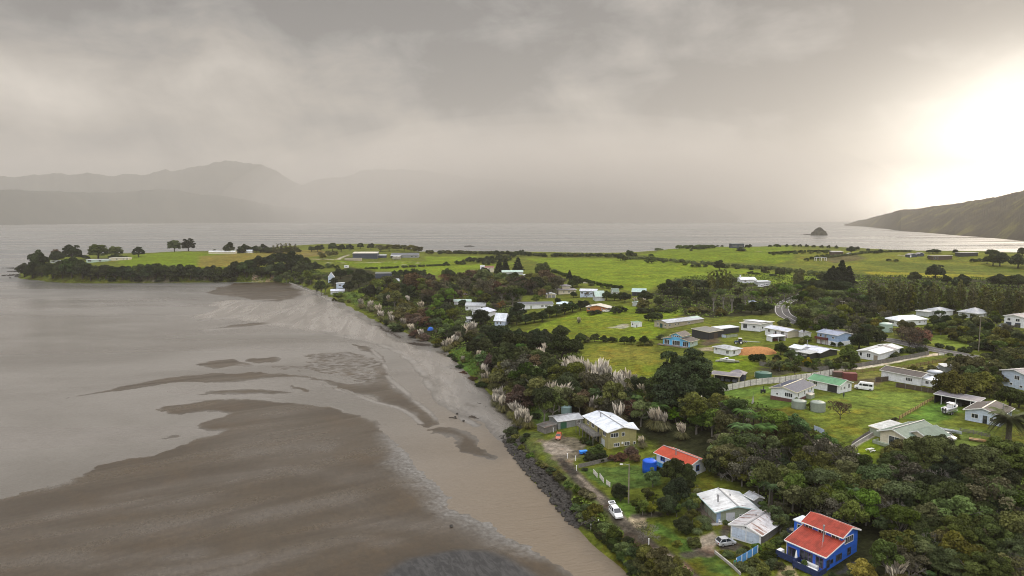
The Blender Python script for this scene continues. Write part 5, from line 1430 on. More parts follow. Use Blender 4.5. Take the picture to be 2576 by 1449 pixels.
def roof_mat(name, col, rough=0.5, ribs=0.35, axis=0, wear=0.2, rust=0.0, patch=None, tile=0.0):
    m, t, b = new_mat(name)
    p = obj_pos(t)
    sp = nn(t, 'ShaderNodeSeparateXYZ', Vector=p)
    n1 = noise(t, mapping(t, p, (0.5, 0.5, 0.5)), 1.0, 5, 0.7, 0.6)
    sheet = noise(t, mapping(t, p, (1.3, 0.05, 0.05) if axis == 0 else (0.05, 1.3, 0.05)), 1.0, 1, 0.5)
    k = mth(t, 'MULTIPLY', mapr(t, n1, 0.3, 0.7, 1 + wear * .5, 1 - wear), mapr(t, sheet, 0.35, 0.65, 1 - wear * .3, 1 + wear * .15))
    s = nn(t, 'ShaderNodeVectorMath', _operation='SCALE', i0=col)
    t.links.new(k, s.inputs['Scale'])
    c = s.outputs[0]
    if rust:
        g = noise(t, mapping(t, p, (1.1, 0.28, 0.3) if axis == 0 else (0.28, 1.1, 0.3), loc=(1.7, 0.3, 0)), 1.0, 5, 0.72, 0.3)
        c = mixc(t, mth(t, 'MULTIPLY', mapr(t, g, 0.62 - rust * 0.12, 0.70 - rust * 0.08), 0.9), c, (0.145, 0.055, 0.030))
    t.links.new(c, b.inputs['Base Color'])
    b.inputs['Roughness'].default_value = rough
    b.inputs['Specular IOR Level'].default_value = 0.2
    w = mth(t, 'SINE', mth(t, 'MULTIPLY', sp.outputs[axis], 2 * math.pi / ribs))
    if tile:
        w = mth(t, 'ADD', w, mth(t, 'FRACT', mth(t, 'DIVIDE', sp.outputs[1 - axis], tile)))
    bump(t, b, w, 0.55, 0.05)
    return m


def glass_mat():
    m, t, b = new_mat('window_glass')
    n = noise(t, obj_pos(t), 0.9, 2, 0.5)
    c = mixc(t, mapr(t, n, 0.4, 0.65), (0.018, 0.022, 0.028), (0.07, 0.075, 0.08))
    t.links.new(c, b.inputs['Base Color'])
    b.inputs['Roughness'].default_value = 0.08
    b.inputs['Specular IOR Level'].default_value = 0.6
    return m


GLASS = glass_mat()
WM = {k: board_mat('boards_' + k, c) for k, c in dict(white=(0.80, 0.82, 0.85), cream=(0.66, 0.60, 0.46), yellow=(0.34, 0.31, 0.135), blue=(0.030, 0.150, 0.68), pale=(0.52, 0.55, 0.56), skyblue=(0.13, 0.47, 0.80), mint=(0.48, 0.60, 0.52),
      beige=(0.40, 0.35, 0.26), dark=(0.030, 0.029, 0.031), grey=(0.27, 0.28, 0.28), lblue=(0.33, 0.45, 0.66), orange=(0.48, 0.17, 0.045), brick=(0.13, 0.055, 0.05), navy=(0.045, 0.055, 0.085), red=(0.13, 0.028, 0.026), ice=(0.56, 0.65, 0.78), brown=(0.075, 0.05, 0.035),
      sage=(0.33, 0.37, 0.28), tan=(0.30, 0.25, 0.19)).items()}
WEATH = board_mat('weathered_timber', (0.20, 0.185, 0.165), 0.9, 0.15, 0.45, True)
PALE_T = board_mat('pale_timber', (0.72, 0.69, 0.64), 0.9, 0.15, 0.35, True)
RAIL_T = board_mat('rail_timber', (0.21, 0.125, 0.065), 0.9, 0.4, 0.3)
DECK_T = board_mat('deck_timber', (0.17, 0.135, 0.105), 0.9, 0.14, 0.3, True)
REDWOOD = board_mat('red_timber', (0.24, 0.105, 0.055), 0.9, 0.14, 0.3, True)
TRIM = plain('white_trim', (0.76, 0.76, 0.75), 0.5, 0.08)
TRIMC = plain('cream_trim', (0.66, 0.60, 0.45), 0.5, 0.1)
METAL = plain('flue_metal', (0.30, 0.30, 0.31), 0.45, 0.15, 3, 0.4)
CONC = plain('concrete', (0.34, 0.32, 0.29), 0.9, 0.25, 0.8)
RUBBER = plain('rubber', (0.02, 0.02, 0.02), 0.8, 0.2)
DARKP = plain('dark_plastic', (0.03, 0.03, 0.032), 0.6, 0.2)
RM = {}


def RF(col, ribs=0.35, wear=0.28, rust=0.0, tile=0.0):
    """roof material for ribs that run down the slope of a ridge along x (axis 0) or y (axis 1)"""
    key = (col, ribs, wear, rust, tile)
    if key not in RM:
        RM[key] = [roof_mat('roofing', col, 0.5, ribs, a, wear, rust, None, tile) for a in (0, 1)]
    return RM[key]


WHITE_R, GREY_R, DKGREY_R, RED_R = RF((0.64, 0.67, 0.72)), RF((0.40, 0.41, 0.43)), RF((0.115, 0.118, 0.135), 0.35, 0.25), RF((0.42, 0.062, 0.028), 0.3, 0.22, 0, 0.37)
BLUEG_R, GREEN_R, SAGE_R, BROWN_R, RUST_R = RF((0.060, 0.068, 0.105)), RF((0.12, 0.27, 0.14), 0.3, 0.25, 0, 0.37), RF((0.145, 0.19, 0.15), 0.3, 0.2), RF((0.088, 0.072, 0.066), 0.3, 0.3, 0, 0.37), RF((0.50, 0.48, 0.49), 0.3, 0.3, 1.0)
MINT_R, LILAC_R, CREAM_R, OLDW_R, BRICK_R = RF((0.42, 0.52, 0.46)), RF((0.55, 0.57, 0.66)), RF((0.60, 0.55, 0.46)), RF((0.60, 0.60, 0.60), 0.35, 0.3, 0.12), RF((0.21, 0.085, 0.065), 0.3, 0.2, 0, .37)
DULLRED_R = RF((0.33, 0.050, 0.030), 0.3, 0.34, 0, 0.37)
MAUVE_R, AQUA_R = RF((0.21, 0.19, 0.205), 0.3, 0.3), RF((0.36, 0.47, 0.45))


def site(P0, P1, P2, dims=(None, None)):
    """P0, P1, P2: left, nearest and right corner of the base in the photo -> origin at P1, x towards P2, y towards P0"""
    x1, y1 = hit(P1)
    z = gz(x1, y1)
    a, b = np.array(at_z(P0, z)) - (x1, y1), np.array(at_z(P2, z)) - (x1, y1)
    la, lb = np.hypot(*a), np.hypot(*b)
    ta, tb = math.atan2(a[1], a[0]) - math.pi / 2, math.atan2(b[1], b[0])
    d = (ta - tb + math.pi) % (2 * math.pi) - math.pi
    th = tb + d * la / (la + lb)
    return (x1, y1, z), th, dims[0] or la, dims[1] or lb


def window(root, face, a, z, w, h, n, La, Lb, frame, inset=0.0, name='window'):
    """face L: the wall x=0 (a measured along y), face R: the wall y=0 (a along x)"""
    f, p = MB(), MB()
    t, pr = 0.09, 0.06
    a0, a1 = a - w / 2, a + w / 2

    def bx(m, u0, z0, u1, z1, d0, d1):
        if face == 'L':
            m.box(-d1 + inset, u0, z0, -d0 + inset, u1, z1)
        else:
            m.box(u0, -d1 + inset, z0, u1, -d0 + inset, z1)
    bx(f, a0 - t, z - t, a0, z + h + t, -.05, pr); bx(f, a1, z - t, a1 + t, z + h + t, -.05, pr)
    bx(f, a0, z - t, a1, z, -.05, pr); bx(f, a0, z + h, a1, z + h + t, -.05, pr)
    for i in range(1, n):
        u = a0 + w * i / n
        bx(f, u - 0.035, z, u + 0.035, z + h, -.04, pr - .015)
    bx(p, a0, z, a1, z + h, -.05, 0.02)
    fo = f.build(name, frame, root)
    p.build('pane', GLASS, fo)
    return fo


def roofmesh(kind, axis, Lx, Ly, h, rise, o, th=0.14, x0=0.0, y0=0.0):
    m = MB()
    if kind == 'gable':
        if axis == 'x':
            s = rise / (Ly / 2)
            e = h - o * s
            poly = [(y0 - o, e), (y0 + Ly / 2, h + rise), (y0 + Ly + o, e), (y0 + Ly + o, e + th), (y0 + Ly / 2, h + rise + th * 1.15), (y0 - o, e + th)]
            m.prism(poly, 'x', x0 - o, x0 + Lx + o)
        else:
            s = rise / (Lx / 2)
            e = h - o * s
            poly = [(x0 - o, e), (x0 + Lx / 2, h + rise), (x0 + Lx + o, e), (x0 + Lx + o, e + th), (x0 + Lx / 2, h + rise + th * 1.15), (x0 - o, e + th)]
            m.prism(poly, 'y', y0 - o, y0 + Ly + o)
    elif kind == 'hip':
        a, b, c, d = x0 - o, y0 - o, x0 + Lx + o, y0 + Ly + o
        e = h - 0.02
        vs = [(a, b, e), (c, b, e), (c, d, e), (a, d, e), (a, b, e + th), (c, b, e + th), (c, d, e + th), (a, d, e + th)]
        if Lx >= Ly:
            vs += [(a + (d - b) / 2, (b + d) / 2, h + rise), (c - (d - b) / 2, (b + d) / 2, h + rise)]
            tops = [(4, 5, 9, 8), (5, 6, 9), (6, 7, 8, 9), (7, 4, 8)]
        else:
            vs += [((a + c) / 2, b + (c - a) / 2, h + rise), ((a + c) / 2, d - (c - a) / 2, h + rise)]
            tops = [(4, 5, 8), (5, 6, 9, 8), (6, 7, 9), (7, 4, 8, 9)]
        m.add(vs, [(0, 3, 2, 1), (0, 1, 5, 4), (1, 2, 6, 5), (2, 3, 7, 6), (3, 0, 4, 7)] + tops)
    else:       # mono: rises towards +axis (rise may be negative)
        if axis == 'x':
            s = rise / Lx
            m.prism([(x0 - o, h - o * s), (x0 + Lx + o, h + rise + o * s), (x0 + Lx + o, h + rise + o * s + th), (x0 - o, h - o * s + th)], 'y', y0 - o, y0 + Ly + o)
        else:
            s = rise / Ly
            m.prism([(y0 - o, h - o * s), (y0 + Ly + o, h + rise + o * s), (y0 + Ly + o, h + rise + o * s + th), (y0 - o, h - o * s + th)], 'x', x0 - o, x0 + Lx + o)
    return m


def wallmesh(kind, axis, Lx, Ly, h, rise, x0=0.0, y0=0.0, zb=-0.8):
    m = MB()
    if kind == 'gable':
        if axis == 'x':
            m.prism([(y0, zb), (y0 + Ly, zb), (y0 + Ly, h), (y0 + Ly / 2, h + rise - .02), (y0, h)], 'x', x0, x0 + Lx)
        else:
            m.prism([(x0, zb), (x0 + Lx, zb), (x0 + Lx, h), (x0 + Lx / 2, h + rise - .02), (x0, h)], 'y', y0, y0 + Ly)
    elif kind == 'mono':
        if axis == 'x':
            m.prism([(x0, zb), (x0 + Lx, zb), (x0 + Lx, h + rise), (x0, h)], 'y', y0, y0 + Ly)
        else:
            m.prism([(y0, zb), (y0 + Ly, zb), (y0 + Ly, h + rise), (y0, h)], 'x', x0, x0 + Lx)
    else:
        m.box(x0, y0, zb, x0 + Lx, y0 + Ly, h)
    return m


def trimmesh(kind, axis, Lx, Ly, h, rise, o, x0=0.0, y0=0.0):
    """bargeboards and gutters round a gable roof, eaves boards round the others"""
    m = MB()
    if kind == 'gable':
        W_ = Ly if axis == 'x' else Lx
        s = rise / (W_ / 2)
        e = h - o * s
        for q in ((x0 - o - .02, x0 + Lx + o + .02) if axis == 'x' else (y0 - o - .02, y0 + Ly + o + .02)):
            for sg in (-1, 1):
                c = (y0 + Ly / 2) if axis == 'x' else (x0 + Lx / 2)
                p0, p1 = c + sg * (W_ / 2 + o), c
                A_ = (q, p0, e + .02) if axis == 'x' else (p0, q, e + .02)
                B_ = (q, p1, h + rise + .03) if axis == 'x' else (p1, q, h + rise + .03)
                m.bar(A_, B_, 0.05, 0.24)
        for sg in (0, 1):
            if axis == 'x':
                y = y0 - o - .06 if sg == 0 else y0 + Ly + o + .06
                m.bar((x0 - o, y, e + .05), (x0 + Lx + o, y, e + .05), 0.1, 0.14)
            else:
                x = x0 - o - .06 if sg == 0 else x0 + Lx + o + .06
                m.bar((x, y0 - o, e + .05), (x, y0 + Ly + o, e + .05), 0.1, 0.14)
    elif kind == 'hip':
        a, b, c, d = x0 - o - .05, y0 - o - .05, x0 + Lx + o + .05, y0 + Ly + o + .05
        for p, q in (((a, b), (c, b)), ((c, b), (c, d)), ((c, d), (a, d)), ((a, d), (a, b))):
            m.bar((*p, h + .03), (*q, h + .03), 0.1, 0.15)
    else:
        if axis == 'x':
            for x, z in ((x0 - o - .05, h - o * rise / Lx), (x0 + Lx + o + .05, h + rise + o * rise / Lx)):
                m.bar((x, y0 - o, z + .05), (x, y0 + Ly + o, z + .05), 0.1, 0.2)
            for y in (y0 - o - .03, y0 + Ly + o + .03):
                m.bar((x0 - o, y, h - o * rise / Lx + .05), (x0 + Lx + o, y, h + rise + o * rise / Lx + .05), 0.05, 0.2)
        else:
            for y, z in ((y0 - o - .05, h - o * rise / Ly), (y0 + Ly + o + .05, h + rise + o * rise / Ly)):
                m.bar((x0 - o, y, z + .05), (x0 + Lx + o, y, z + .05), 0.1, 0.2)
            for x in (x0 - o - .03, x0 + Lx + o + .03):
                m.bar((x, y0 - o, h - o * rise / Ly + .05), (x, y0 + Ly + o, h + rise + o * rise / Ly + .05), 0.05, 0.2)
    return m


def house(name, label, mark, P0, P1, P2, h, kind, axis, rise, wall, roof, wins=(), doors=(), o=0.45, dims=(None, None), trim=None, cat='house', plinth=None, chim=(), frame=None, zoff=0.0, group=None):
    loc, th, La, Lb = site(P0, P1, P2, dims)
    loc = (loc[0], loc[1], loc[2] + zoff)
    r = thing(name, label, cat, loc, th, group, mark)
    Lx, Ly = Lb, La
    wallmesh(kind, axis, Lx, Ly, h, rise).build('wall', WM[wall] if isinstance(wall, str) else wall, r)
    rf = roofmesh(kind, axis, Lx, Ly, h, rise, o).build('roof', roof[0 if axis == 'x' and kind != 'mono' or axis == 'y' and kind == 'mono' else 1], r)
    if kind == 'gable':
        q = ((-o, Ly / 2, h + rise + .2), (Lx + o, Ly / 2, h + rise + .2)) if axis == 'x' else ((Lx / 2, -o, h + rise + .2), (Lx / 2, Ly + o, h + rise + .2))
        MB().bar(*q, .34, .1).build('ridge_cap', TRIMC if trim is TRIMC or roof is BROWN_R else METAL, rf)
        MB().lathe([(.14, 0), (.14, .5), (.2, .55), (.02, .65)], 8, (Lx * .62, Ly * .62, h + rise * .7)).build('vent', METAL, rf)
    if trim is not False:
        trimmesh(kind, axis, Lx, Ly, h, rise, o).build('roof_trim', trim or TRIM, r)
    if plinth:
        hp, mt = plinth
        MB().box(-.06, -.06, -.8, Lx + .06, Ly + .06, hp).build('plinth', WM[mt], r)
    for face, u, z, w, hh, n in wins:
        window(r, face, u * (La if face == 'L' else Lb), z, w, hh, n, La, Lb, frame or TRIM)
    for d in doors:
        face, u, w, hh, mt = d[:5]
        a = u * (La if face == 'L' else Lb)
        m = MB()
        if face == 'L':
            m.box(-.05, a - w / 2, 0.02, .05, a + w / 2, hh)
        else:
            m.box(a - w / 2, -.05, 0.02, a + w / 2, .05, hh)
        do = m.build(d[5] if len(d) > 5 else 'door', mt, r)
        k = MB()
        if face == 'L':
            k.box(-.1, a + w * .35, min(1.0, hh / 2), -.05, a + w * .35 + .06, min(1.0, hh / 2) + .12)
        else:
            k.box(a + w * .35, -.1, min(1.0, hh / 2), a + w * .35 + .06, -.05, min(1.0, hh / 2) + .12)
        k.build('handle', DARKP, do)
    for u, v, z0, hh, rad in chim:
        MB().lathe([(rad, z0), (rad, z0 + hh), (rad * 1.5, z0 + hh), (rad * 1.5, z0 + hh + .22), (.03, z0 + hh + .34)], 10, (u * Lx, v * Ly, 0)).build('chimney', METAL, rf)
    return r, Lx, Ly, rf


def wing(r, x0, y0, Lx, Ly, h, kind, axis, rise, wall, roof, o=0.35, trim=None, zb=-.8, wins=()):
    wallmesh(kind, axis, Lx, Ly, h, rise, x0, y0, zb).build('wall', WM[wall] if isinstance(wall, str) else wall, r)
    rf = roofmesh(kind, axis, Lx, Ly, h, rise, o, 0.14, x0, y0).build('roof', roof[0 if axis == 'x' and kind != 'mono' or axis == 'y' and kind == 'mono' else 1], r)
    if trim is not False:
        trimmesh(kind, axis, Lx, Ly, h, rise, o, x0, y0).build('roof_trim', trim or TRIM, r)
    return rf


def deck(r, x0, y0, x1, y1, z, mat, rail=1.0, sides='LF', railmat=None, legs=True, zleg=-2.5, clad=False):
    m = MB().box(x0, y0, z - .18, x1, y1, z)
    d = m.build('deck', mat, r)
    if legs:
        g = MB()
        for x in np.linspace(x0 + .15, x1 - .15, max(2, int((x1 - x0) / 2.2) + 1)):
            for y in np.linspace(y0 + .15, y1 - .15, max(2, int((y1 - y0) / 2.2) + 1)):
                g.box(x - .07, y - .07, zleg, x + .07, y + .07, z - .18)
        g.build('deck_posts', mat, d)
    if rail:
        g = MB()
        E_ = {'L': ((x0, y0), (x0, y1)), 'F': ((x0, y0), (x1, y0)), 'B': ((x0, y1), (x1, y1)), 'R': ((x1, y0), (x1, y1))}
        for s in sides:
            (ax, ay), (bx, by) = E_[s]
            n = max(2, int(math.hypot(bx - ax, by - ay) / 1.3) + 1)
            for i in range(n + 1):
                f = i / n
                x, y = ax + (bx - ax) * f, ay + (by - ay) * f
                g.box(x - .05, y - .05, z, x + .05, y + .05, z + rail)
            g.bar((ax, ay, z + rail), (bx, by, z + rail), 0.1, 0.06)
            if clad:
                g.bar((ax, ay, z + rail * .5), (bx, by, z + rail * .5), 0.04, rail * .86)
            else:
                for q in (.25, .5, .75):
                    g.bar((ax, ay, z + rail * q), (bx, by, z + rail * q), 0.03, 0.07)
        g.build('railing', railmat or mat, d)
    return d


# ------------------------------------------------------------------ houses by the shore
def shore_houses():
    # yellow-green two storey house
    r, Lx, Ly, rf = house('two_storey_house', 'yellow-green two storey house with white roof and long raised deck', 'the yellow-green house', A(662, 268), A(890, 405), A(1138, 392), 5.0, 'gable', 'y', 1.05, 'yellow', WHITE_R,
                          wins=[('R', .22, 3.3, 2.2, 1.1, 3), ('R', .53, 3.4, .8, 1.0, 1), ('R', .30, .55, 1.6, .9, 3), ('R', .67, .6, 1.5, .9, 3), ('R', .93, .7, .6, .6, 1), ('L', .15, 3.2, 1.8, 1.1, 2), ('L', .63, 3.3, 1.8, 1.1, 2), ('L', .84, 3.3, 1.2, 1.1, 2), ('L', .52, .5, 1.2, .8, 2)],
                          doors=[('L', .40, 1.0, 4.7, GLASS), ('L', .20, 2.2, 2.0, WM['pale'], 'garage_door')], chim=[(.34, .70, 5.3, 1.7, .16)], o=.55)
    wing(r, Lx * .55, Ly * .06, Lx * .5, 5.4, 4.8, 'gable', 'x', .85, 'yellow', WHITE_R, .4)
    wing(r, Lx * .7, 7.4, Lx * .42, 6.0, 4.5, 'mono', 'x', -.3, 'yellow', CREAM_R, .3)
    deck(r, -2.8, 4.2, -.02, Ly + .5, 2.65, WEATH, 1.0, 'LFB', WEATH, zleg=-1.6)
    # pipe and meter box on the end wall
    MB().box(Lx * .47, -.16, 1.1, Lx * .53, -.01, 1.7).build('meter_box', TRIM, r)
    # grey garage
    r, Lx, Ly, rf = house('garage', 'grey metal garage with green roller door beside the yellow-green house', 'the grey garage', A(405, 222), A(478, 243), A(655, 232), 2.5, 'gable', 'x', .75, 'grey', GREY_R,
                          wins=[('R', .83, 1.2, .9, .8, 1)], doors=[('R', .22, 2.1, 2.1, plain('green_door', (0.035, 0.10, 0.06), .5)), ], dims=(6.2, 8.6), o=.2, cat='garage')
    # weathered lean-to
    r, Lx, Ly, rf = house('shed', 'weathered timber lean-to shed with stacked junk by the beach', None, A(300, 252), A(372, 280), A(458, 262), 1.9, 'mono', 'x', .3, WEATH, RF((.13, .12, .11), .3, .4, .4), dims=(4, 4.4), trim=WEATH, cat='shed', o=.15)
    # red roofed white house with blue deck
    r, Lx, Ly, rf = house('cottage', 'white cottage with bright red tiled roof and blue deck on posts', 'the red-roofed white cottage', A(1290, 552), B(447, 325), B(650, 292), 3.3, 'gable', 'y', 1.0, 'white', RED_R,
                          wins=[('R', .50, 1.3, 1.1, 1.4, 1), ('L', .80, 1.7, 1.4, 1.1, 2), ('L', .47, 1.6, 2.0, 1.2, 3), ('L', .22, 1.2, 1.3, 1.7, 2)], dims=(11.0, 6.0), frame=WM['blue'], chim=[(.24, .52, 3.6, 1.7, .16)], o=.55)
    deck(r, -2.1, Ly * .38, -.02, Ly + .6, 1.0, plain('blue_deck', (.02, .12, .30), .6, .25), .95, 'LBF', plain('teal_rail', (.05, .25, .36), .6, .25), zleg=-1.6)
    MB().box(-1.6, Ly * .40, 1.01, -.9, Ly * .47, 1.7).build('deck_table', DARKP, r)
    # grey roofed house
    r, Lx, Ly, rf = house('bungalow', 'grey bungalow under a broad pale grey roof with black flue', 'the grey-roofed bungalow', B(600, 660), B(762, 840), B(1208, 808), 2.6, 'gable', 'y', .95, 'sage', OLDW_R,
                          wins=[('R', .84, 1.2, .95, .75, 2), ('R', .63, .95, .7, .6, 1)], doors=[('R', .35, 1.9, 2.1, plain('pale_curtain', (.52, .53, .58), .7, .1), 'sliding_door')], dims=(8.6, 8.7), o=.6, trim=plain('aqua_trim', (.38, .52, .52), .5, .1), chim=[(.20, .38, 3.0, 1.5, .17)])
    MB().box(-1.3, 0, -.8, -.02, Ly, .12).build('porch', DECK_T, r)
    g = MB()
    for i in range(6):
        g.box(-1.24, Ly * i / 5 - .05 if i else 0.02, .12, -1.14, Ly * i / 5 + .05, 2.3)
    g.bar((-1.19, .1, 1.0), (-1.19, Ly - .1, 1.0), .05, .1)
    g.build('porch_posts', DECK_T, r)
    g = MB()
    for i in range(5):
        g.box(-.6, -1.3 - .34 * i, -1.6, 1.4, -.96 - .34 * i, .02 - .22 * i)
    g.build('steps', DECK_T, r)
    MB().box(-1.3, -1.0, -.8, 1.6, -.03, .1).build('landing', CONC, r)
    MB().box(0, -.03, 0, .9, -.012, 2.5).build('porch_wall', WM['lblue'], r)
    M_ = r.matrix_basis
    p = M_ @ Vector((.55, -.55, .1))
    chair(p, th_of(r) + .6, 'white plastic garden chair on the bungalow landing')
    # small shed behind it
    house('shed', 'small grey shed tucked behind the grey bungalow among trees', None, B(1140, 650), B(1190, 680), B(1240, 668), 2.1, 'gable', 'y', .5, 'grey', GREY_R, dims=(2.8, 2.6), cat='shed', o=.2)
    # rusty garage
    r, Lx, Ly, rf = house('double_garage', 'double garage with white doors and rust-patched grey roof', 'the rusty-roofed garage', B(916, 992), B(1272, 1108), B(1542, 945), 2.35, 'gable', 'x', .85, WEATH, RUST_R, o=.4, cat='garage')
    MB().prism([(0.0, -.6), (Ly, -.6), (Ly, 2.35), (Ly / 2, 3.2), (0, 2.35)], 'x', -.10, -.015).build('gable_front', WM['white'], r)
    for a0, a1 in ((.35, Ly * .46), (Ly * .50, Ly - .35)):
        m = MB()
        for i in range(4):
            m.box(-.16, a0, .04 + i * .52, -.11, a1, .53 + i * .52)
        d = m.build('garage_door', WM['ice'], r)
        MB().box(-.20, (a0 + a1) / 2 - .1, .5, -.165, (a0 + a1) / 2 + .1, .56).build('handle', DARKP, d)
    MB().tube([(-.14, Ly / 2, 2.75), (-.22, Ly / 2, 2.75)], [.12, .12], 8).build('wall_lamp', DARKP, r)
    # blue house with red roofs
    loc, th, La, Lb = site(Cc(215, 1160), Cc(710, 1395), Cc(1200, 1120), (7.4, 10.4))
    r = thing('blue_house', 'bright blue two storey house with two stepped red tiled roofs', 'house', loc, th, None, 'the bright blue house')
    bl = WM['blue']
    xm = Lb * .50
    # low front part with a roof rising to the tall back part
    wallmesh('mono', 'x', xm, La, 2.9, 1.25).build('wall', bl, r)
    rf1 = roofmesh('mono', 'x', xm, La, 2.9, 1.25, .38).build('roof', DULLRED_R[1], r)
    trimmesh('mono', 'x', xm, La, 2.9, 1.25, .38).build('roof_trim', TRIM, r)
    wallmesh('gable', 'y', Lb - xm, La, 5.1, 1.0, xm, 0).build('wall', bl, r)
    roofmesh('gable', 'y', Lb - xm, La, 5.1, 1.0, .40, .14, xm, 0).build('roof', DULLRED_R[1], r)
    trimmesh('gable', 'y', Lb - xm, La, 5.1, 1.0, .40, xm, 0).build('roof_trim', TRIM, r)
    MB().box(xm + .6, La + .02, -.8, xm + 3.4, La + 2.4, 4.3).build('wall', bl, r)
    MB().box(xm + .4, La + .45, 4.3, xm + 3.6, La + 2.6, 4.5).build('roof', WHITE_R[0], r)
    window(r, 'L', La + 1.3, 3.0, .8, .8, 1, La, Lb, TRIM, xm + .6)
    for a in (.17, .52, .87):
        window(r, 'L', a * La, 4.1, 1.35, .85, 2, La, Lb, TRIM, xm)
    window(r, 'R', Lb * .72, 3.4, 2.6, 1.15, 4, La, Lb, TRIM)
    for fa, w in ((.14, 1.3), (.48, 2.4), (.86, 1.5)):
        window(r, 'L', fa * La, .55 if fa < .8 else .15, w, 1.7, 3 if w > 2 else 2, La, Lb, plain('purple_frame', (.12, .08, .22), .5))
    for fx, z, w, hh in ((.09, .6, .8, 1.3), (.2, 1.1, .7, .6), (.42, 1.0, 1.7, 1.0), (.74, 1.1, 1.0, 1.2)):
        window(r, 'R', fx * Lb, z, w, hh, 2, La, Lb, WM['navy'])
    MB().lathe([(.13, 3.3), (.13, 6.6), (.2, 6.6), (.2, 6.85), (.02, 6.95)], 10, (xm * .62, La * .32, 0)).build('chimney', METAL, rf1)
    MB().bar((xm * .62, La * .32, 5.2), (xm * .25, La * .32 - .9, 3.6), .04).bar((xm * .62, La * .32, 5.2), (xm * .95, La * .32 + .9, 3.95), .04).build('flue_stay', METAL, rf1)
    MB().tube([(-.36, La + .3, 2.9), (xm - .4, La + .42, 3.6), (xm - .2, La + .42, 5.3)], [.06, .06, .06], 6).build('downpipe', TRIM, r)
    MB().tube([(-.4, La - .1, 2.7), (-.1, La - .02, 2.3), (-.1, La - .02, 0)], [.05, .05, .05], 6).build('downpipe', TRIM, r)
    nv = plain('navy_deck', (.022, .035, .10), .6, .3)
    deck(r, -2.5, -.3, -.02, La * .62, .05, nv, .95, 'LFB', nv, zleg=-3, clad=True)
    deck(r, -1.5, La * .62 + .02, -.02, La + 1.2, .05, nv, .95, 'LB', nv, zleg=-3, clad=True)
    MB().box(-1.45, La + .3, .06, -.3, La + 1.1, 1.1).build('deck_screen', TRIM, r)
    MB().box(-.75, La * .14, .06, -.1, La * .46, .75).build('bench', TRIM, r)
    MB().box(-2.2, La * .06, .06, -1.3, La * .3, .62).build('table', TRIM, r)
    MB().box(-2.25, La * .46, .06, -1.5, La * .58, .55).build('table', TRIM, r)
    m = MB().box(Lb + .02, 0.2, -.8, Lb + 2.2, 1.8, .12)
    m.build('side_landing', WEATH, r)
    m = MB()
    for i in range(7):
        m.box(Lb + .1, -.15 - .3 * i, -2, Lb + 1.6, .14 - .3 * i, -.1 - .17 * i)
    st = m.build('steps', WEATH, r)
    MB().bar((Lb + .1, .1, .9), (Lb + .1, -2.2, -.4), .06).bar((Lb + 1.6, .1, .9), (Lb + 1.6, -2.2, -.4), .06).bar((Lb + .1, .1, .45), (Lb + .1, -2.2, -.85), .05).build('handrail', plain('blue_rail', (.12, .25, .4), .6), st)
    # umbrella and pots on the deck
    M_ = r.matrix_basis
    q = M_ @ Vector((-1.0, La * .66, .05))
    u = thing('sun_umbrella', 'closed white sun umbrella standing on the blue deck', 'umbrella', q)
    MB().tube([(0, 0, 0), (0, 0, 2.2)], [.025, .025], 6).build('pole', METAL, u)
    MB().lathe([(.3, .45), (.22, 1.2), (.12, 1.9), (.02, 2.3)], 10).build('canopy', TRIM, u)
    q = M_ @ Vector((-1.5, La * .40, .05))
    u = thing('potted_plant', 'round potted bush on the blue house deck', 'potted plant', q)
    MB().lathe([(.22, 0), (.3, .5), (.28, .5)], 10).build('pot', DARKP, u)
    cl = cloud([(0, 0, .85, .5, .9)], 260, .2)
    fo = mesh_np('leaves', cl[0], cl[1], MF['bright'], parent=u)
    attr(fo, 'tone', cl[2])
    # blue bin-like tank behind the garage
    q = hit(B(1640, 990))
    c = thing('crate', 'dark blue timber compost crate behind the rusty-roofed garage', 'crate', (*q, gz(*q)), .5)
    m = MB()
    for i in range(4):
        for (a, b) in (((-.8, -.8), (.8, -.8)), ((.8, -.8), (.8, .8)), ((.8, .8), (-.8, .8)), ((-.8, .8), (-.8, -.8))):
            m.bar((*a, .2 + .36 * i), (*b, .2 + .36 * i), .05, .28)
    m.build('slats', WM['navy'], c)
    MB().lathe([(.7, .3), (.72, 1.3), (.5, 1.5), (.1, 1.55)], 9).build('compost', plain('compost', (.2, .17, .12), .9, .4), c)


def th_of(r):
    return r.rotation_euler[2]


def chair(p, rz, label):
    c = thing('garden_chair', label, 'chair', p, rz)
    MB().box(-.22, -.22, .40, .22, .22, .44).build('seat', TRIM, c)
    MB().box(-.22, .20, .44, .22, .25, .88).build('backrest', TRIM, c)
    for sx in (-1, 1):
        MB().bar((sx * .24, -.2, .62), (sx * .24, .2, .64), .05, .03).bar((sx * .24, -.2, .44), (sx * .24, -.2, .62), .04).build('armrest', TRIM, c)
        for sy in (-1, 1):
            MB().bar((sx * .19, sy * .19, .4), (sx * .23, sy * .24, 0), .05).build('leg', TRIM, c)


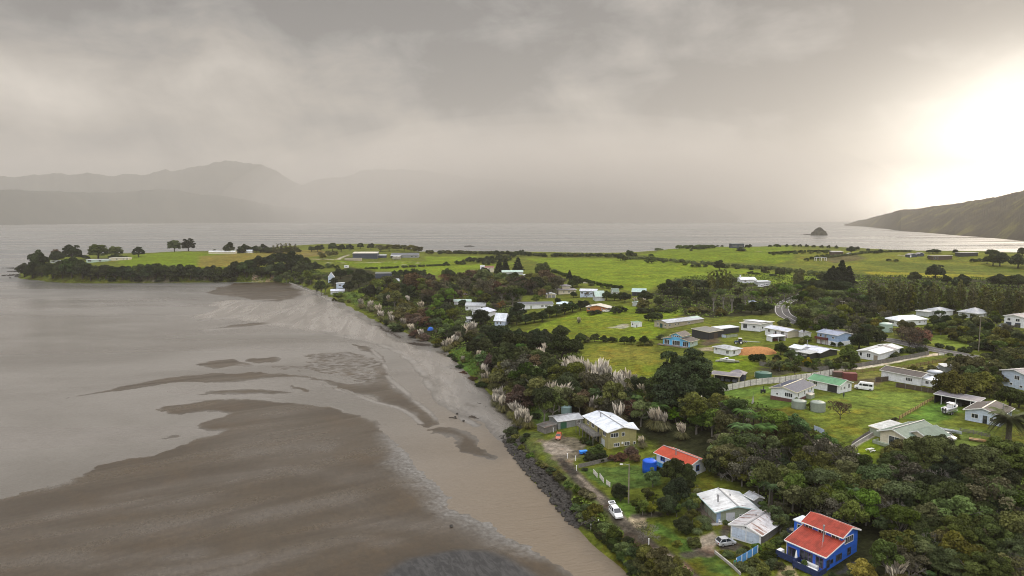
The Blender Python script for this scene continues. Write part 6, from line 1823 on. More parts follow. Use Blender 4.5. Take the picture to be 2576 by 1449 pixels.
# ------------------------------------------------------------------ houses on the terrace
def terrace_houses():
    r, Lx, Ly, rf = house('bungalow', 'white weatherboard bungalow with slate blue roof and dark red base', 'the blue-roofed white bungalow', F(905, 788), F(1228, 842), F(1508, 740), 3.3, 'gable', 'x', 1.0, 'white', BLUEG_R,
                          wins=[('L', .28, 1.5, 2.3, 1.15, 4), ('L', .74, 1.5, .5, .55, 1), ('R', .15, 1.6, .6, 1.1, 1), ('R', .47, 1.6, .6, 1.0, 1), ('R', .67, 1.7, .6, .8, 1), ('R', .86, 1.8, .5, .9, 1)], doors=[('R', .77, .9, 2.0, WM['lblue'])], dims=(7.8, 13.5), plinth=(.9, 'brick'), chim=[(.10, .72, 3.4, .7, .25)], trim=TRIMC)
    wing(r, Lx * .55, -1.6, Lx * .2, 1.58, 1.2, 'mono', 'y', .3, 'sage', CREAM_R, .05, False)
    r, Lx, Ly, rf = house('bungalow', 'white house with bright green tiled roof and dark garage door', 'the green-roofed white house', F(1412, 640), F(1788, 722), F(1955, 682), 2.7, 'gable', 'y', 1.15, 'white', GREEN_R,
                          wins=[('R', .15, 1.1, .45, .8, 1), ('R', .42, 1.1, .9, .8, 2), ('R', .78, 1.1, .9, 1.3, 2), ('L', .78, .9, 1.3, 1.4, 2)], doors=[('L', .22, 3.2, 2.3, DARKP, 'garage_door')], dims=(10.6, 7.2), trim=TRIM)
    # open shed behind the pale fence
    loc, th, La, Lb = site(F(235, 590), F(500, 592), F(690, 545), (6.5, 8))
    r = thing('open_shed', 'open-fronted shed and hipped shelter with mauve-brown roofs behind the pale fence', 'shed', loc, th, None, 'the open shed')
    m = MB()
    for x, y in ((0, 0), (0, La + 2), (Lb - 1, 0)):
        m.box(x - .1, y - .1, -.6, x + .1, y + .1, 2.3)
    m.build('posts', TRIMC, r)
    roofmesh('mono', 'x', 3.4, La + 3, 2.3, .35, .3, .12, 0, 0).build('roof', MAUVE_R[0], r)
    trimmesh('mono', 'x', 3.4, La + 3, 2.3, .35, .3).build('roof_trim', TRIMC, r)
    roofmesh('hip', 'x', 4.2, 5.0, 2.4, 1.3, .3, .1, 3.6, -1).build('roof', MAUVE_R[0], r)
    wallmesh('box', 'x', 4.1, 4.9, 2.38, 0, 3.7, -.9).build('wall', WM['navy'], r)
    MB().box(3.2, 1.2, -.6, 3.35, La + 3, 2.4).build('back_wall', WM['dark'], r)
    MB().box(.8, 1, 0, 2.0, 2.4, .9).box(1.2, 3.4, 0, 2.4, 5, .7).box(1.0, 5.6, 0, 1.8, 6.2, 1.2).build('stored_junk', plain('junk', (.10, .11, .13), .6, .6, 2), r)
    # light blue house with clerestory
    loc, th, La, Lb = site(H(528, 820), H(937, 868), H(1088, 842), (13.3, 7.2))
    r = thing('clerestory_house', 'sky blue house with raised clerestory and brown tiled roofs', 'house', loc, th, None, 'the sky blue house')
    b1, b2 = La * .30, La * .70
    wallmesh('mono', 'y', Lb, b1, 2.55, .9).build('wall', WM['skyblue'], r)
    roofmesh('mono', 'y', Lb, b1, 2.55, .9, .55).build('roof', BROWN_R[0], r)
    trimmesh('mono', 'y', Lb, b1, 2.55, .9, .55).build('roof_trim', TRIMC, r)
    wallmesh('gable', 'x', Lb, b2 - b1, 4.6, 1.15, 0, b1).build('wall', WM['skyblue'], r)
    roofmesh('gable', 'x', Lb, b2 - b1, 4.6, 1.15, .5, .14, 0, b1).build('roof', BROWN_R[0], r)
    trimmesh('gable', 'x', Lb, b2 - b1, 4.6, 1.15, .5, 0, b1).build('roof_trim', TRIMC, r)
    wallmesh('mono', 'y', Lb, La - b2, 3.45, -.9, 0, b2).build('wall', WM['skyblue'], r)
    roofmesh('mono', 'y', Lb, La - b2, 3.45, -.9, .55, .14, 0, b2).build('roof', BROWN_R[0], r)
    trimmesh('mono', 'y', Lb, La - b2, 3.45, -.9, .55, 0, b2).build('roof_trim', TRIMC, r)
    MB().box(0.02, -.03, -.6, Lb - .02, -.012, 2.5).build('side_tint', WM['mint'], r)  # thin mint sheet over the sky blue end walls
    MB().box(0.05, b1 - .03, 3.65, Lb - .05, b1 - .012, 4.5).build('side_tint', WM['mint'], r)
    for a, w, n in ((.15, 2.6, 3), (.5, 3.6, 4), (.85, 2.4, 3)):
        window(r, 'L', a * La, .15, w, 2.0, n, La, Lb, TRIM)
    for i in range(4):
        window(r, 'L', La * (.385 + .075 * i), 3.9, .7, .5, 1, La, Lb, TRIM)
        window(r, 'R', Lb * (.3 + .12 * i), 3.85, .5, .4, 1, La, Lb, TRIM, b1 - .03)
    window(r, 'R', Lb * .36, 1.3, 1.0, .7, 2, La, Lb, TRIM, -.03)
    deck(r, -2.6, .5, -.03, La + 1.5, -.02, DECK_T, 0, zleg=-1.5)
    # long beige shed
    r, Lx, Ly, rf = house('long_shed', 'long beige block shed with patched grey and mint roof', 'the long beige shed', H(462, 560), H(612, 597), H(1122, 523), 2.9, 'gable', 'x', 1.0, 'beige', GREY_R,
                          wins=[('R', .06, 1.3, 1.5, .9, 3), ('R', .22, 1.4, .7, .9, 1), ('R', .29, 1.4, .8, .9, 1), ('R', .58, 1.4, 1.8, .8, 4), ('L', .72, .9, .8, 1.5, 1), ('L', .16, 1.1, 1.0, 1.0, 2)], doors=[('L', .46, 1.8, 2.2, plain('green_glass_door', (.03, .07, .07), .3))], dims=(9.3, 28), o=.25, cat='shed', trim=METAL)
    MB().prism([(-.28, 3.04 - .2), (Ly * .42, 3.04 + .82), (Ly * .42, 3.04 + .87), (-.28, 3.04 - .14)], 'x', .1, Lx * .42).build('roof_sheet', LILAC_R[0], r)
    MB().prism([(-.26, 3.04 - .17), (Ly * .5, 3.04 + 1.05), (Ly * .5, 3.04 + 1.10), (-.26, 3.04 - .12)], 'x', Lx * .76, Lx + .2).build('roof_sheet', MINT_R[0], r)
    # little white block
    house('cabin', 'small white cabin with green flat roof standing in the paddock', 'the small white cabin', H(85, 567), H(150, 580), H(246, 570), 2.5, 'mono', 'y', .1, 'white', RF((.16, .26, .18)), wins=[('L', .6, 1.1, .9, .8, 1)], doors=[('R', .2, .8, 1.5, METAL)], o=.1, cat='cabin')
    # dark sheds
    r, Lx, Ly, rf = house('black_shed', 'large black shed with pale cream-edged flat roof behind the sky blue house', 'the large black shed', H(985, 690), H(1212, 756), H(1318, 695), 3.4, 'mono', 'y', .5, 'dark', RF((.20, .19, .17), .3, .3), dims=(9.5, 11), o=.3, cat='shed', trim=TRIMC, doors=[('R', .5, 3.0, 2.6, WM['brown'], 'garage_door')])
    house('black_shed', 'black container shed with clean white roof', None, H(1180, 615), H(1385, 685), H(1480, 655), 2.9, 'mono', 'x', .12, 'dark', WHITE_R, dims=(6.5, 11.5), o=.12, cat='shed')
    # big white house and its wing
    r, Lx, Ly, rf = house('split_level_house', 'white split level house with cream roof and large corner window', 'the white split-level house', H(1718, 600), H(1950, 640), H(2230, 560), 3.6, 'mono', 'y', -.3, 'white', CREAM_R, wins=[('L', .78, .9, 2.0, 2.0, 2), ('L', .3, 1.6, 1.4, .9, 2), ('R', .2, 1.2, .9, 1.0, 1)], dims=(10, 13), o=.6)
    wing(r, 1.5, .5, 10.2, 8.5, 4.6, 'mono', 'x', -.9, 'white', WHITE_R, .5)
    r, Lx, Ly, rf = house('white_house', 'long white house with lilac-white roof and orange-edged gable', 'the lilac-roofed white house', H(2105, 660), H(2352, 735), H(2520, 690), 3.0, 'gable', 'y', .8, 'white', LILAC_R,
                          wins=[('L', .82, 1.3, 1.5, 1.2, 3), ('L', .22, 1.3, 1.6, 1.2, 3)], doors=[('L', .52, .9, 2.2, WM['navy'])], dims=(13.5, 8.2), trim=TRIMC)
    deck(r, -1.6, .3, -.02, Ly * .5, .6, REDWOOD, .9, 'LF', REDWOOD)
    deck(r, Lx + .2, -2.4, Lx + 3, 1.2, .02, DECK_T, 0)
    MB().box(-.01, -.028, -.5, Lx, -.012, 2.9).build('side_tint', WM['cream'], r)  # warm sunlit tone of the end wall, put in as a cream sheet
    r = carport(H(2005, 735), H(2130, 790), H(2285, 775), (4.6, 6.4), 2.3, 'white flat-roofed carport with red goods in open bays in front of the lilac-roofed house')
    # small white house
    r, Lx, Ly, rf = house('cottage', 'small white cottage with pale hipped roof and wide eaves', 'the small white cottage', H(1276, 950), H(1534, 1000), H(1690, 978), 2.7, 'hip', 'y', 1.1, 'white', GREY_R, wins=[('R', .32, .9, 1.1, 1.3, 2), ('L', .86, 1.4, .5, 1.0, 1), ('L', .2, .9, 1.2, 1.2, 2)], o=.5)
    # houses up the slope
    r, Lx, Ly, rf = house('two_storey_house', 'powder blue two storey house with slate roof and red balcony', 'the powder blue house', I(455, 575), I(640, 612), I(775, 592), 4.9, 'gable', 'y', .9, 'lblue', RF((.26, .29, .38)),
                          wins=[('L', .82, 3.2, .9, .9, 1), ('L', .58, 2.9, 1.0, 1.2, 2), ('L', .2, 3.2, 1.0, .7, 2), ('L', .75, .5, .8, 1.6, 1), ('L', .55, .6, .8, 1.4, 1)], dims=(10, 9.0))
    MB().box(-.05, -.05, -.8, Lx + .05, Ly + .05, 2.0).build('lower_wall', WM['white'], r)
    deck(r, -1.3, Ly * .45, -.06, Ly + .3, 2.3, WM['red'], .9, 'LFB', WM['red'], clad=True)
    r, Lx, Ly, rf = house('low_house', 'dark-walled low house under spreading pale grey roofs', 'the spreading grey-roofed house', I(262, 690), I(460, 735), I(690, 690), 2.4, 'gable', 'y', 1.0, 'dark', LILAC_R, dims=(10, 11), o=.7, chim=[(.4, .9, 3.0, 2.4, .1)])
    wing(r, -4.5, 1.2, 4.4, 5.5, 2.2, 'mono', 'x', .35, 'dark', GREY_R, .4)
    wing(r, -2.5, 7.0, 6.5, 5.0, 2.9, 'gable', 'y', .8, 'white', WHITE_R, .4)
    window(r, 'L', 3.6, 1.1, 2.2, .7, 4, La, Lb, TRIM, -4.5)
    r, Lx, Ly, rf = house('long_house', 'long white house with weathered white roof behind the overgrown fence', 'the long weathered-roofed house', I(885, 735), I(1065, 762), I(1310, 690), 2.9, 'gable', 'x', .8, 'white', OLDW_R, wins=[('L', .82, 1.2, .8, 1.3, 1), ('L', .45, 1.0, 1.3, 1.4, 2)], doors=[('L', .12, 1.5, 2.1, WM['tan'])], dims=(8, 21.5), o=.5)
    MB().prism([(-.5, 2.96), (Ly / 2, 3.93), (Ly / 2, 3.98), (-.5, 3.01)], 'x', Lx * .62, Lx * .74).build('roof_sheet', MAUVE_R[0], r)
    r, Lx, Ly, rf = house('hipped_house', 'large white house with crisp white hipped roof on the rise', 'the white hip-roofed house', Y(385, 790), Y(560, 822), Y(1035, 795), 2.9, 'hip', 'x', 1.9, 'white', WHITE_R,
                          wins=[('L', .55, 1.3, 4.6, .9, 6), ('R', .20, 1.2, 1.6, .9, 3), ('R', .43, 1.0, 1.7, 1.1, 3), ('R', .74, 1.3, 1.1, .7, 2), ('R', .90, 1.4, .5, .7, 1)], dims=(8.5, 18.5), o=.55)
    r, Lx, Ly, rf = house('hipped_house', 'white house with dull grey hipped roof and flat verandah roofs', 'the dull grey hip-roofed house', Y(1015, 640), Y(1240, 668), Y(1455, 640), 2.8, 'hip', 'x', 1.7, 'white', GREY_R, dims=(9, 12), o=.5, wins=[('L', .3, 1.1, 1.4, 1.0, 2), ('R', .4, 1.1, 1.2, 1.0, 2)])
    wing(r, -4.5, 4, 4.4, 6.5, 2.5, 'mono', 'x', .2, 'pale', OLDW_R, .35)
    r, Lx, Ly, rf = house('hipped_house', 'grey stucco house with tall steep grey hipped roof', 'the steep grey-roofed house', Y(1515, 665), Y(1840, 700), Y(2030, 685), 2.7, 'hip', 'x', 2.4, 'pale', GREY_R, dims=(10, 11.5), o=.5, wins=[('L', .3, .8, 2.2, 1.4, 2), ('L', .75, 1.0, 1.6, 1.2, 2), ('R', .5, 1.0, 1.0, 1.2, 2)])
    house('flat_house', 'low pale house with long flat white roof beneath the slender trees', None, Y(560, 540), Y(700, 560), Y(870, 500), 2.7, 'mono', 'x', .2, 'pale', WHITE_R, dims=(9, 18), o=.7)
    r, Lx, Ly, rf = house('two_storey_house', 'white two storey house with two dark garage doors', 'the white garage house', Y(2300, 812), Y(2560, 850), Y(2700, 800), 5.2, 'gable', 'x', .8, 'white', MAUVE_R, wins=[('L', .75, 3.1, 1.2, 1.1, 2), ('L', .3, 3.0, 1.6, 1.2, 2)], doors=[('L', .75, 2.3, 2.3, WM['navy'], 'garage_door'), ('L', .28, 2.3, 2.3, WM['navy'], 'garage_door')], dims=(8.2, 12))
    # white bungalow with long fence, right
    r, Lx, Ly, rf = house('long_house', 'long white house with brown roof and a low gabled end extension', 'the brown-roofed long house', Gg(452, 505), Gg(810, 562), Gg(985, 545), 3.0, 'gable', 'y', .9, 'white', BROWN_R, wins=[('L', .28, 1.0, 2.0, 1.0, 4)], dims=(13, 7))
    wing(r, 1.2, -3.4, 5, 3.38, 2.2, 'mono', 'y', .4, 'white', WHITE_R, .2)
    window(r, 'L', -1.6, .9, 1.0, .9, 2, La, Lb, TRIM, 1.2)
    r, Lx, Ly, rf = house('two_storey_house', 'pale blue two storey house cut by the photo edge', 'the pale blue edge house', Gg(1845, 560), Gg(2040, 620), Gg(2200, 590), 5.0, 'gable', 'x', 1.0, 'ice', MAUVE_R, wins=[('L', .38, 3.0, 1.6, 1.2, 3), ('L', .6, .9, .9, .6, 1), ('L', .2, .7, .9, .6, 1)], dims=(8.5, 10))
    # open boat shed
    r = carport(Gg(1185, 790), Gg(1480, 850), Gg(1530, 815), (11.5, 5), 2.6, 'long dark open-fronted shed with thin white fascia behind the boat', WM['dark'], MAUVE_R, True)
    # pale blue cottage with deck
    r, Lx, Ly, rf = house('cottage', 'pale ice blue cottage with brown roof, white windows and timber deck', 'the ice blue cottage', U(1285, 775), U(2020, 905), U(2600, 560), 3.0, 'gable', 'x', 1.15, 'ice', BROWN_R,
                          wins=[('L', .72, 1.1, 1.5, 1.1, 2), ('L', .2, 1.0, 1.5, .9, 2)], doors=[('L', .43, 1.0, 2.2, GLASS)], dims=(8.2, 11), chim=[(.55, .12, 3.2, 1.5, .13)], frame=TRIM)
    deck(r, -1.2, .6, -.03, Ly + 3.0, -.05, REDWOOD, 0, zleg=-1.2)
    deck(r, .1, Ly + .02, 6.0, Ly + 3.0, -.05, REDWOOD, 0, zleg=-1.2)
    # green roofed house
    r, Lx, Ly, rf = house('farmhouse', 'cream farmhouse with large sage green roof and glazed gable', 'the sage-roofed farmhouse', Gg(392, 1235), Gg(645, 1290), Gg(1090, 1180), 2.9, 'gable', 'x', 1.2, 'cream', SAGE_R, wins=[('L', .45, .3, 2.6, 1.9, 2)], dims=(6.5, 13.5), o=.6, trim=TRIM)
    wing(r, 3.6, -4.0, 8.0, 6.5, 2.7, 'gable', 'x', 1.5, 'cream', SAGE_R, .5)
    wing(r, 2.2, Ly - .5, 9.5, 4.6, 2.3, 'mono', 'y', .25, 'sage', RF((.40, .42, .42), .9, .4), .25, TRIMC)
    deck(r, -2.6, 1.2, -.03, Ly + .4, .15, WM['sage'], .55, 'LFB', WM['sage'], clad=True)


def carport(P0, P1, P2, dims, h, label, wall=None, roof=None, back=False):
    loc, th, La, Lb = site(P0, P1, P2, dims)
    r = thing('carport', label, 'carport', loc, th)
    roofmesh('mono', 'x', Lb, La, h, .25, .2, .12).build('roof', (roof or WHITE_R)[1], r)
    trimmesh('mono', 'x', Lb, La, h, .25, .2).build('roof_trim', TRIM, r)
    MB().box(0, La - .1, -.5, Lb, La, h).box(Lb - .1, 0, -.5, Lb, La - .1, h + .2).box(0, .1, -.5, .1, La - .1, h) .build('wall', wall or WM['white'], r) if not back else \
        MB().box(Lb - .1, 0, -.5, Lb, La, h + .2).box(0, La - .1, -.5, Lb - .1, La, h).box(0, 0, -.5, Lb - .1, .1, h).build('wall', wall, r)
    for i in range(3):
        p = (Lb * i / 2, 0) if not back else (0, La * (i + .5) / 3)
        MB().box(p[0] - .06, p[1] - .06, -.5, p[0] + .06, p[1] + .06, h).build('post', TRIM, r)
    MB().box(Lb * .3, La * .4, -.3, Lb * .6, La * .8, .9).build('stored_goods', plain('stored', (.12, .04, .035) if not back else (.05, .05, .05), .7, .5, 2), r)
    return r


def far(name, label, mark, fn, x0, x1, yb, h, depth, kind, axis, rise, wall, roof, yaw=0.0, o=.4, wins=(), cat='house', doors=(), trim=None):
    """a house seen small and square-on: left and right edge and base line in the photo"""
    p0, p1 = fn(x0, yb), fn(x1, yb)
    a = np.array(hit(p0))
    z = gz(*hit(fn((x0 + x1) / 2, yb)))
    a, b = np.array(at_z(p0, z)), np.array(at_z(p1, z))
    w = float(np.hypot(*(b - a)))
    th = math.atan2(b[1] - a[1], b[0] - a[0]) + yaw
    r = thing(name, label, cat, (a[0], a[1], z), th, None, mark)
    wallmesh(kind, axis, w, depth, h, rise).build('wall', WM[wall], r)
    roofmesh(kind, axis, w, depth, h, rise, o).build('roof', roof[0 if axis == 'x' and kind != 'mono' or axis == 'y' and kind == 'mono' else 1], r)
    if trim is not False:
        trimmesh(kind, axis, w, depth, h, rise, o).build('roof_trim', trim or TRIM, r)
    for u, zz, ww, hh, n in wins:
        window(r, 'R', u * w, zz, ww, hh, n, 0, w, TRIM)
    for u, ww, hh, mt in doors:
        MB().box(u * w - ww / 2, -.05, .02, u * w + ww / 2, .05, hh).build('door', mt, r)
    return r, w


def far_houses():
    far('tower_house', 'cream square house with small pyramid-roofed upper storey', 'the cream tower house', L, 1530, 1730, 792, 3.2, 9, 'hip', 'x', 1.2, 'cream', MAUVE_R, .12, .9, [(.3, 1.2, .9, .9, 1), (.6, 1.2, 1.4, .9, 2), (.85, 1.2, .9, .9, 1)])
    r = bpy.data.objects[[o.name for o in COL.objects if o.name.startswith('tower_house')][-1]]
    wing(r, 3.2, 2.2, 6.2, 5, 5.9, 'hip', 'x', 1.3, 'cream', MAUVE_R, .8, zb=3.6)
    far('garage', 'cream double garage with grey doors beside the cream tower house', None, L, 1395, 1500, 835, 2.5, 7, 'gable', 'y', .9, 'cream', GREY_R, .1, .25, cat='garage', doors=[(.3, 2.2, 2.1, WM['grey']), (.73, 2.2, 2.1, WM['grey'])])
    r, w = far('lilac_house', 'pale lilac two storey house with shallow white roof', 'the pale lilac house', L, 1775, 1960, 825, 4.6, 9, 'gable', 'x', 1.0, 'ice', LILAC_R, -.2, .5, [(.12, 2.6, 1.2, 1.0, 1), (.45, 2.5, 1.5, 1.3, 2), (.75, 2.8, .8, .7, 1)])
    r, w = far('steep_house', 'mint house with steep green roof and tall dark gable window', 'the steep mint-roofed house', L, 1950, 2060, 870, 3.2, 8, 'gable', 'x', 3.4, 'pale', MINT_R, .1, .3)
    MB().add([(-.32, 2.2, 3.0), (-.32, 4, 6.0), (-.32, 5.8, 3.0)], [(0, 1, 2)]).build('gable_window', GLASS, r)
    far('steep_house', 'green steep-roofed cottage half hidden behind dark trees', None, L, 2150, 2220, 805, 2.6, 6, 'gable', 'x', 2.2, 'pale', SAGE_R, .1, .3)
    far('barn', 'aqua-roofed barn at the edge of the bright pasture', 'the aqua-roofed barn', L, 2370, 2520, 810, 3.0, 9, 'gable', 'x', 2.0, 'navy', AQUA_R, -.25, .4, cat='barn', doors=[(.2, 2.4, 2.4, DARKP), (.5, 2.4, 2.4, DARKP)])
    far('long_house', 'long white house with grey-blue roof beside the gravel drive', 'the long white house', L, 1080, 1475, 962, 2.9, 8, 'gable', 'x', 1.1, 'white', DKGREY_R, .16, .3, [(.68, 1.2, 1.5, .9, 2), (.8, 1.2, 1.5, .9, 2)], doors=[(.35, 1.2, 2.1, WM['sage'])])
    far('shed', 'low shed with bright blue-white roof among the hedges', None, L, 1510, 1670, 938, 2.0, 7, 'hip', 'x', 1.3, 'pale', RF((.55, .66, .74)), -.1, .4, cat='shed')
    r, w = far('orange_house', 'orange timber house with broad cream roof and two roof panels', 'the orange house', L, 1850, 2090, 985, 2.7, 9, 'gable', 'y', 1.3, 'orange', CREAM_R, -.35, .6, [(.1, .9, 1.6, 1.2, 2), (.75, 1.2, .7, .9, 1)])
    for i in range(2):
        MB().box(1.2 + .02, .8 + i * 2.2, 3.25, 2.6, 2.4 + i * 2.2, 3.35).build('solar_panel', WM['navy'], r)
    wing(r, w + .1, 2, 7, 6, 2.4, 'mono', 'x', -.2, 'tan', CREAM_R, .5)
    far('modern_house', 'white boxy house with terracotta roof and flat parapets', 'the terracotta-roofed white house', L, 515, 640, 560, 3.2, 9, 'mono', 'x', .1, 'white', BRICK_R, .05, .2, [(.2, 1.2, 1.2, 1, 1), (.6, 1.2, 1.4, 1, 2)])
    r, w = far('modern_house', 'terracotta-roofed upper block joined to the white boxy house', None, L, 660, 790, 545, 5.0, 9, 'gable', 'x', 1.5, 'cream', BRICK_R, .05, .2, [(.6, 1.0, 1.6, 1.4, 2), (.6, 3.2, 1.4, 1.0, 2)])
    MB().box(-2.5, 1, -.5, 2.2, 6, 7.0).build('tower', WM['white'], r)
    far('shed', 'small white shed by the pasture fence', None, L, 425, 478, 598, 2.2, 3, 'gable', 'y', .7, 'cream', WHITE_R, .1, .2, cat='shed')
    far('long_house', 'low house with pale green and white roofs under dark conifers', 'the pale green-roofed house', L, 885, 1120, 575, 3.0, 9, 'gable', 'x', 1.4, 'pale', MINT_R, .05, .5, [(.15, 1.0, 2.0, 1.2, 2), (.7, 1, 1.6, 1.2, 2)])
    far('shed', 'white-roofed outbuilding next to the pale green-roofed house', None, L, 1130, 1235, 605, 2.6, 7, 'mono', 'x', .3, 'pale', OLDW_R, .1, .3, cat='shed')
    far('cottage', 'cottage with cream and mint roof behind the beach scrub', None, V, 110, 540, 440, 2.2, 8, 'gable', 'x', 1.0, 'white', MINT_R, .1, .4)
    far('cottage', 'white cottage with mossy grey roof screened by a tall tree', 'the mossy-roofed cottage', V, 400, 900, 575, 3.0, 7, 'gable', 'x', 1.5, 'white', GREY_R, -.1, .3, [(.08, .8, 1.0, 1.3, 2), (.85, 1.0, .9, 1.2, 1)])
    r, w = far('beach_house', 'beach house with grey gabled roof and dark verandah', 'the grey-gabled beach house', V, 570, 1080, 740, 3.6, 8, 'gable', 'y', 1.5, 'white', LILAC_R, -.45, .5, [(.15, 1.6, 2.0, 1.1, 3), (.75, 1.6, 1.0, .9, 2)])
    far('shed', 'small weathered grey shed below the beach house', None, V, 450, 640, 905, 2.2, 5, 'mono', 'y', .5, 'grey', GREY_R, .2, .3, [(.6, .8, .8, .9, 1)], cat='shed')
    r, w = far('a_frame_house', 'steep white A-frame house with skylight by the cabbage tree', 'the white A-frame house', V, 1150, 1430, 985, 3.4, 7, 'gable', 'x', 3.6, 'ice', WHITE_R, -.35, .5, [(.25, 1.2, .7, 1.1, 1), (.6, 1.2, .7, 1.1, 1)])
    MB().prism([(1.5, 4.98), (2.6, 6.05), (2.6, 6.15), (1.5, 5.08)], 'x', w * .62, w * .82).build('skylight', GLASS, r)
    # across the bay field
    r, w = far('barn', 'big navy industrial barn with pale roof above the concrete yard', 'the big navy barn', K, 1462, 1740, 385, 7, 16, 'mono', 'y', 1.2, 'navy', CREAM_R, .05, .3, cat='barn')
    far('shed', 'navy lean-to with white roof joined to the big barn', None, K, 1735, 1842, 378, 3.6, 9, 'mono', 'y', .4, 'navy', WHITE_R, .05, .3, cat='shed')
    r, w = far('farm_building', 'grey farm building with ridged dark roof and white end wall', 'the grey farm building', K, 1905, 2215, 375, 4.0, 14, 'gable', 'x', 2.0, 'grey', DKGREY_R, .05, .3, [(.75, 1.0, 2.5, 1.6, 2), (.9, 1, 2, 1.6, 2)], cat='barn')
    wing(r, 0, -8, 13, 7.9, 3.0, 'mono', 'y', .6, 'dark', GREY_R, .3)
    far('yard_wall', 'tall pale concrete yard enclosure before the navy barn', None, K, 1370, 1560, 408, 3.0, 4, 'box', 'x', 0, 'beige', RF((.40, .37, .32)), .05, 0, cat='wall', trim=False)
    far('barn', 'dark navy barn with low roof on the green slope', 'the dark navy barn', K, 1722, 1905, 608, 5, 9, 'mono', 'y', .5, 'navy', RF((.14, .15, .13)), .1, .2, cat='barn')
    far('cottage', 'small black cottage with twin grey gables', None, K, 1910, 2000, 690, 3.6, 6, 'gable', 'x', 2.2, 'dark', GREY_R, .4, .3)
    far('a_frame_house', 'white steep-gabled house peeping out among dark trees', None, K, 1182, 1252, 660, 5.5, 7, 'gable', 'y', 4.2, 'ice', WHITE_R, .25, .2)
    far('cottage', 'white flat-roofed boathouse near the sea wall', 'the white boathouse', K, 1275, 1380, 725, 4.5, 6, 'mono', 'x', .3, 'ice', WHITE_R, .2, .3, [(.4, 2.2, 2.4, 1.2, 2)])
    far('cottage', 'pale weathered shack overgrown with shrubs by the sea wall', None, K, 1210, 1365, 795, 3.0, 5, 'gable', 'x', 1.4, 'pale', LILAC_R, .2, .2)
    far('caravan', 'white caravan parked on the far green slope', None, K, 1365, 1412, 490, 2.6, 3, 'mono', 'x', .1, 'white', WHITE_R, .05, .05, [(.5, 1.2, 2, .6, 2)], cat='caravan')
    far('long_house', 'long cream house among the headland trees', 'the headland house', J, 1125, 1318, 365, 3.0, 9, 'mono', 'x', .2, 'cream', CREAM_R, .05, .3, [(.4, 1, 2, 1.2, 2), (.75, 1.2, 2, 1, 2), (.93, 1.2, 2, 1, 2)])
    far('long_house', 'teal-walled flat house beside the headland house', None, J, 890, 1120, 382, 3.0, 9, 'mono', 'x', .2, 'mint', WHITE_R, .05, .4, [(.15, .6, 4, 1.8, 4), (.6, .6, 3, 1.8, 3)])
    far('shed', 'pale flat-roofed shed at the headland tip', None, J, 520, 690, 392, 3.0, 7, 'mono', 'x', .2, 'pale', WHITE_R, .05, .3, cat='shed')
    far('farm_building', 'low white farm sheds on the headland skyline', None, J, 2150, 2420, 298, 2.8, 8, 'gable', 'x', 1.4, 'cream', OLDW_R, .02, .3, cat='barn')
    far('farm_building', 'long pale roofed sheds beside the headland pines', None, K, 165, 310, 318, 2.8, 7, 'gable', 'x', 1.2, 'white', WHITE_R, .02, .3, cat='barn')
    r, w = far('long_house', 'low white house with chimney above two parked cars', 'the low white house', M, 1325, 1500, 665, 2.9, 10, 'gable', 'x', 1.6, 'white', WHITE_R, .02, .5, [(.3, 1, 1.5, 1.1, 2)])
    MB().box(.2, 3, 2, 1.2, 4, 6.5).build('chimney', WM['white'], r)
    far('garage', 'low pale garage wing beside the low white house', None, M, 1520, 1665, 690, 2.9, 8, 'mono', 'x', .2, 'pale', WHITE_R, .02, .4, cat='garage')
    far('hilltop_house', 'dark flat-roofed house on the hilltop skyline', 'the hilltop house', M, 1222, 1365, 262, 5.5, 10, 'mono', 'x', .2, 'navy', RF((.10, .11, .13)), .05, .2, [(.25, 1.5, 5, 2, 4), (.75, 1.5, 5, 2, 4)])
    far('shed', 'dark open hay shed on the hillside', None, M, 2370, 2500, 350, 4.2, 7, 'mono', 'y', .8, 'brown', RF((.25, .24, .23)), .05, .3, cat='shed')
    far('shed', 'dark gabled shed with white door on the hill', None, Nn, 978, 1070, 955, 3.0, 7, 'gable', 'y', 1.3, 'navy', MAUVE_R, .1, .2, cat='shed', doors=[(.15, 1.6, 2.2, TRIM)])
    far('shed', 'navy hut behind the dark gabled shed', None, Nn, 1085, 1152, 945, 3.0, 6, 'gable', 'y', 1.3, 'navy', MAUVE_R, .1, .2, cat='shed')
    far('shed', 'long dark brown slatted shed on the hill crest', 'the brown slatted shed', Nn, 1245, 1478, 985, 4.2, 8, 'mono', 'x', .3, 'brown', RF((.06, .06, .05)), .03, .3, [(.1, 1, 1.2, 2.2, 1), (.25, 1, 1, 2.2, 1)], cat='shed')
    far('shed', 'long black flat shed on the crest beyond the slatted shed', None, Nn, 1565, 1775, 945, 4.0, 8, 'mono', 'x', .2, 'dark', RF((.09, .09, .10)), .03, .3, cat='shed')
    # small things seen as pale marks
    far('shed', 'small white kiosk with blue roof by the curving road', None, S, 10, 190, 590, 2.0, 3, 'mono', 'x', .1, 'white', RF((.35, .42, .6)), .05, .3, cat='shed')
    far('shed', 'dark hen house with white base in the orchard', None, X, 1480, 1640, 800, 2.4, 4, 'mono', 'x', .5, 'pale', AQUA_R, -.3, .3, cat='shed')
    far('shed', 'tiny lilac-white hut amid the scrub', None, L, 652, 690, 742, 2.2, 3, 'gable', 'y', .6, 'ice', LILAC_R, .1, .2, cat='shed')
    far('shed', 'white garden shed beside the lilac-roofed house', None, I, 305, 385, 522, 2.2, 4, 'gable', 'y', .7, 'white', WHITE_R, .3, .2, cat='shed')
    far('shed', 'grey shed roof beneath the olive tree', None, Gg, 1095, 1200, 410, 2.2, 5, 'mono', 'x', .4, 'grey', OLDW_R, -.2, .2, cat='shed')
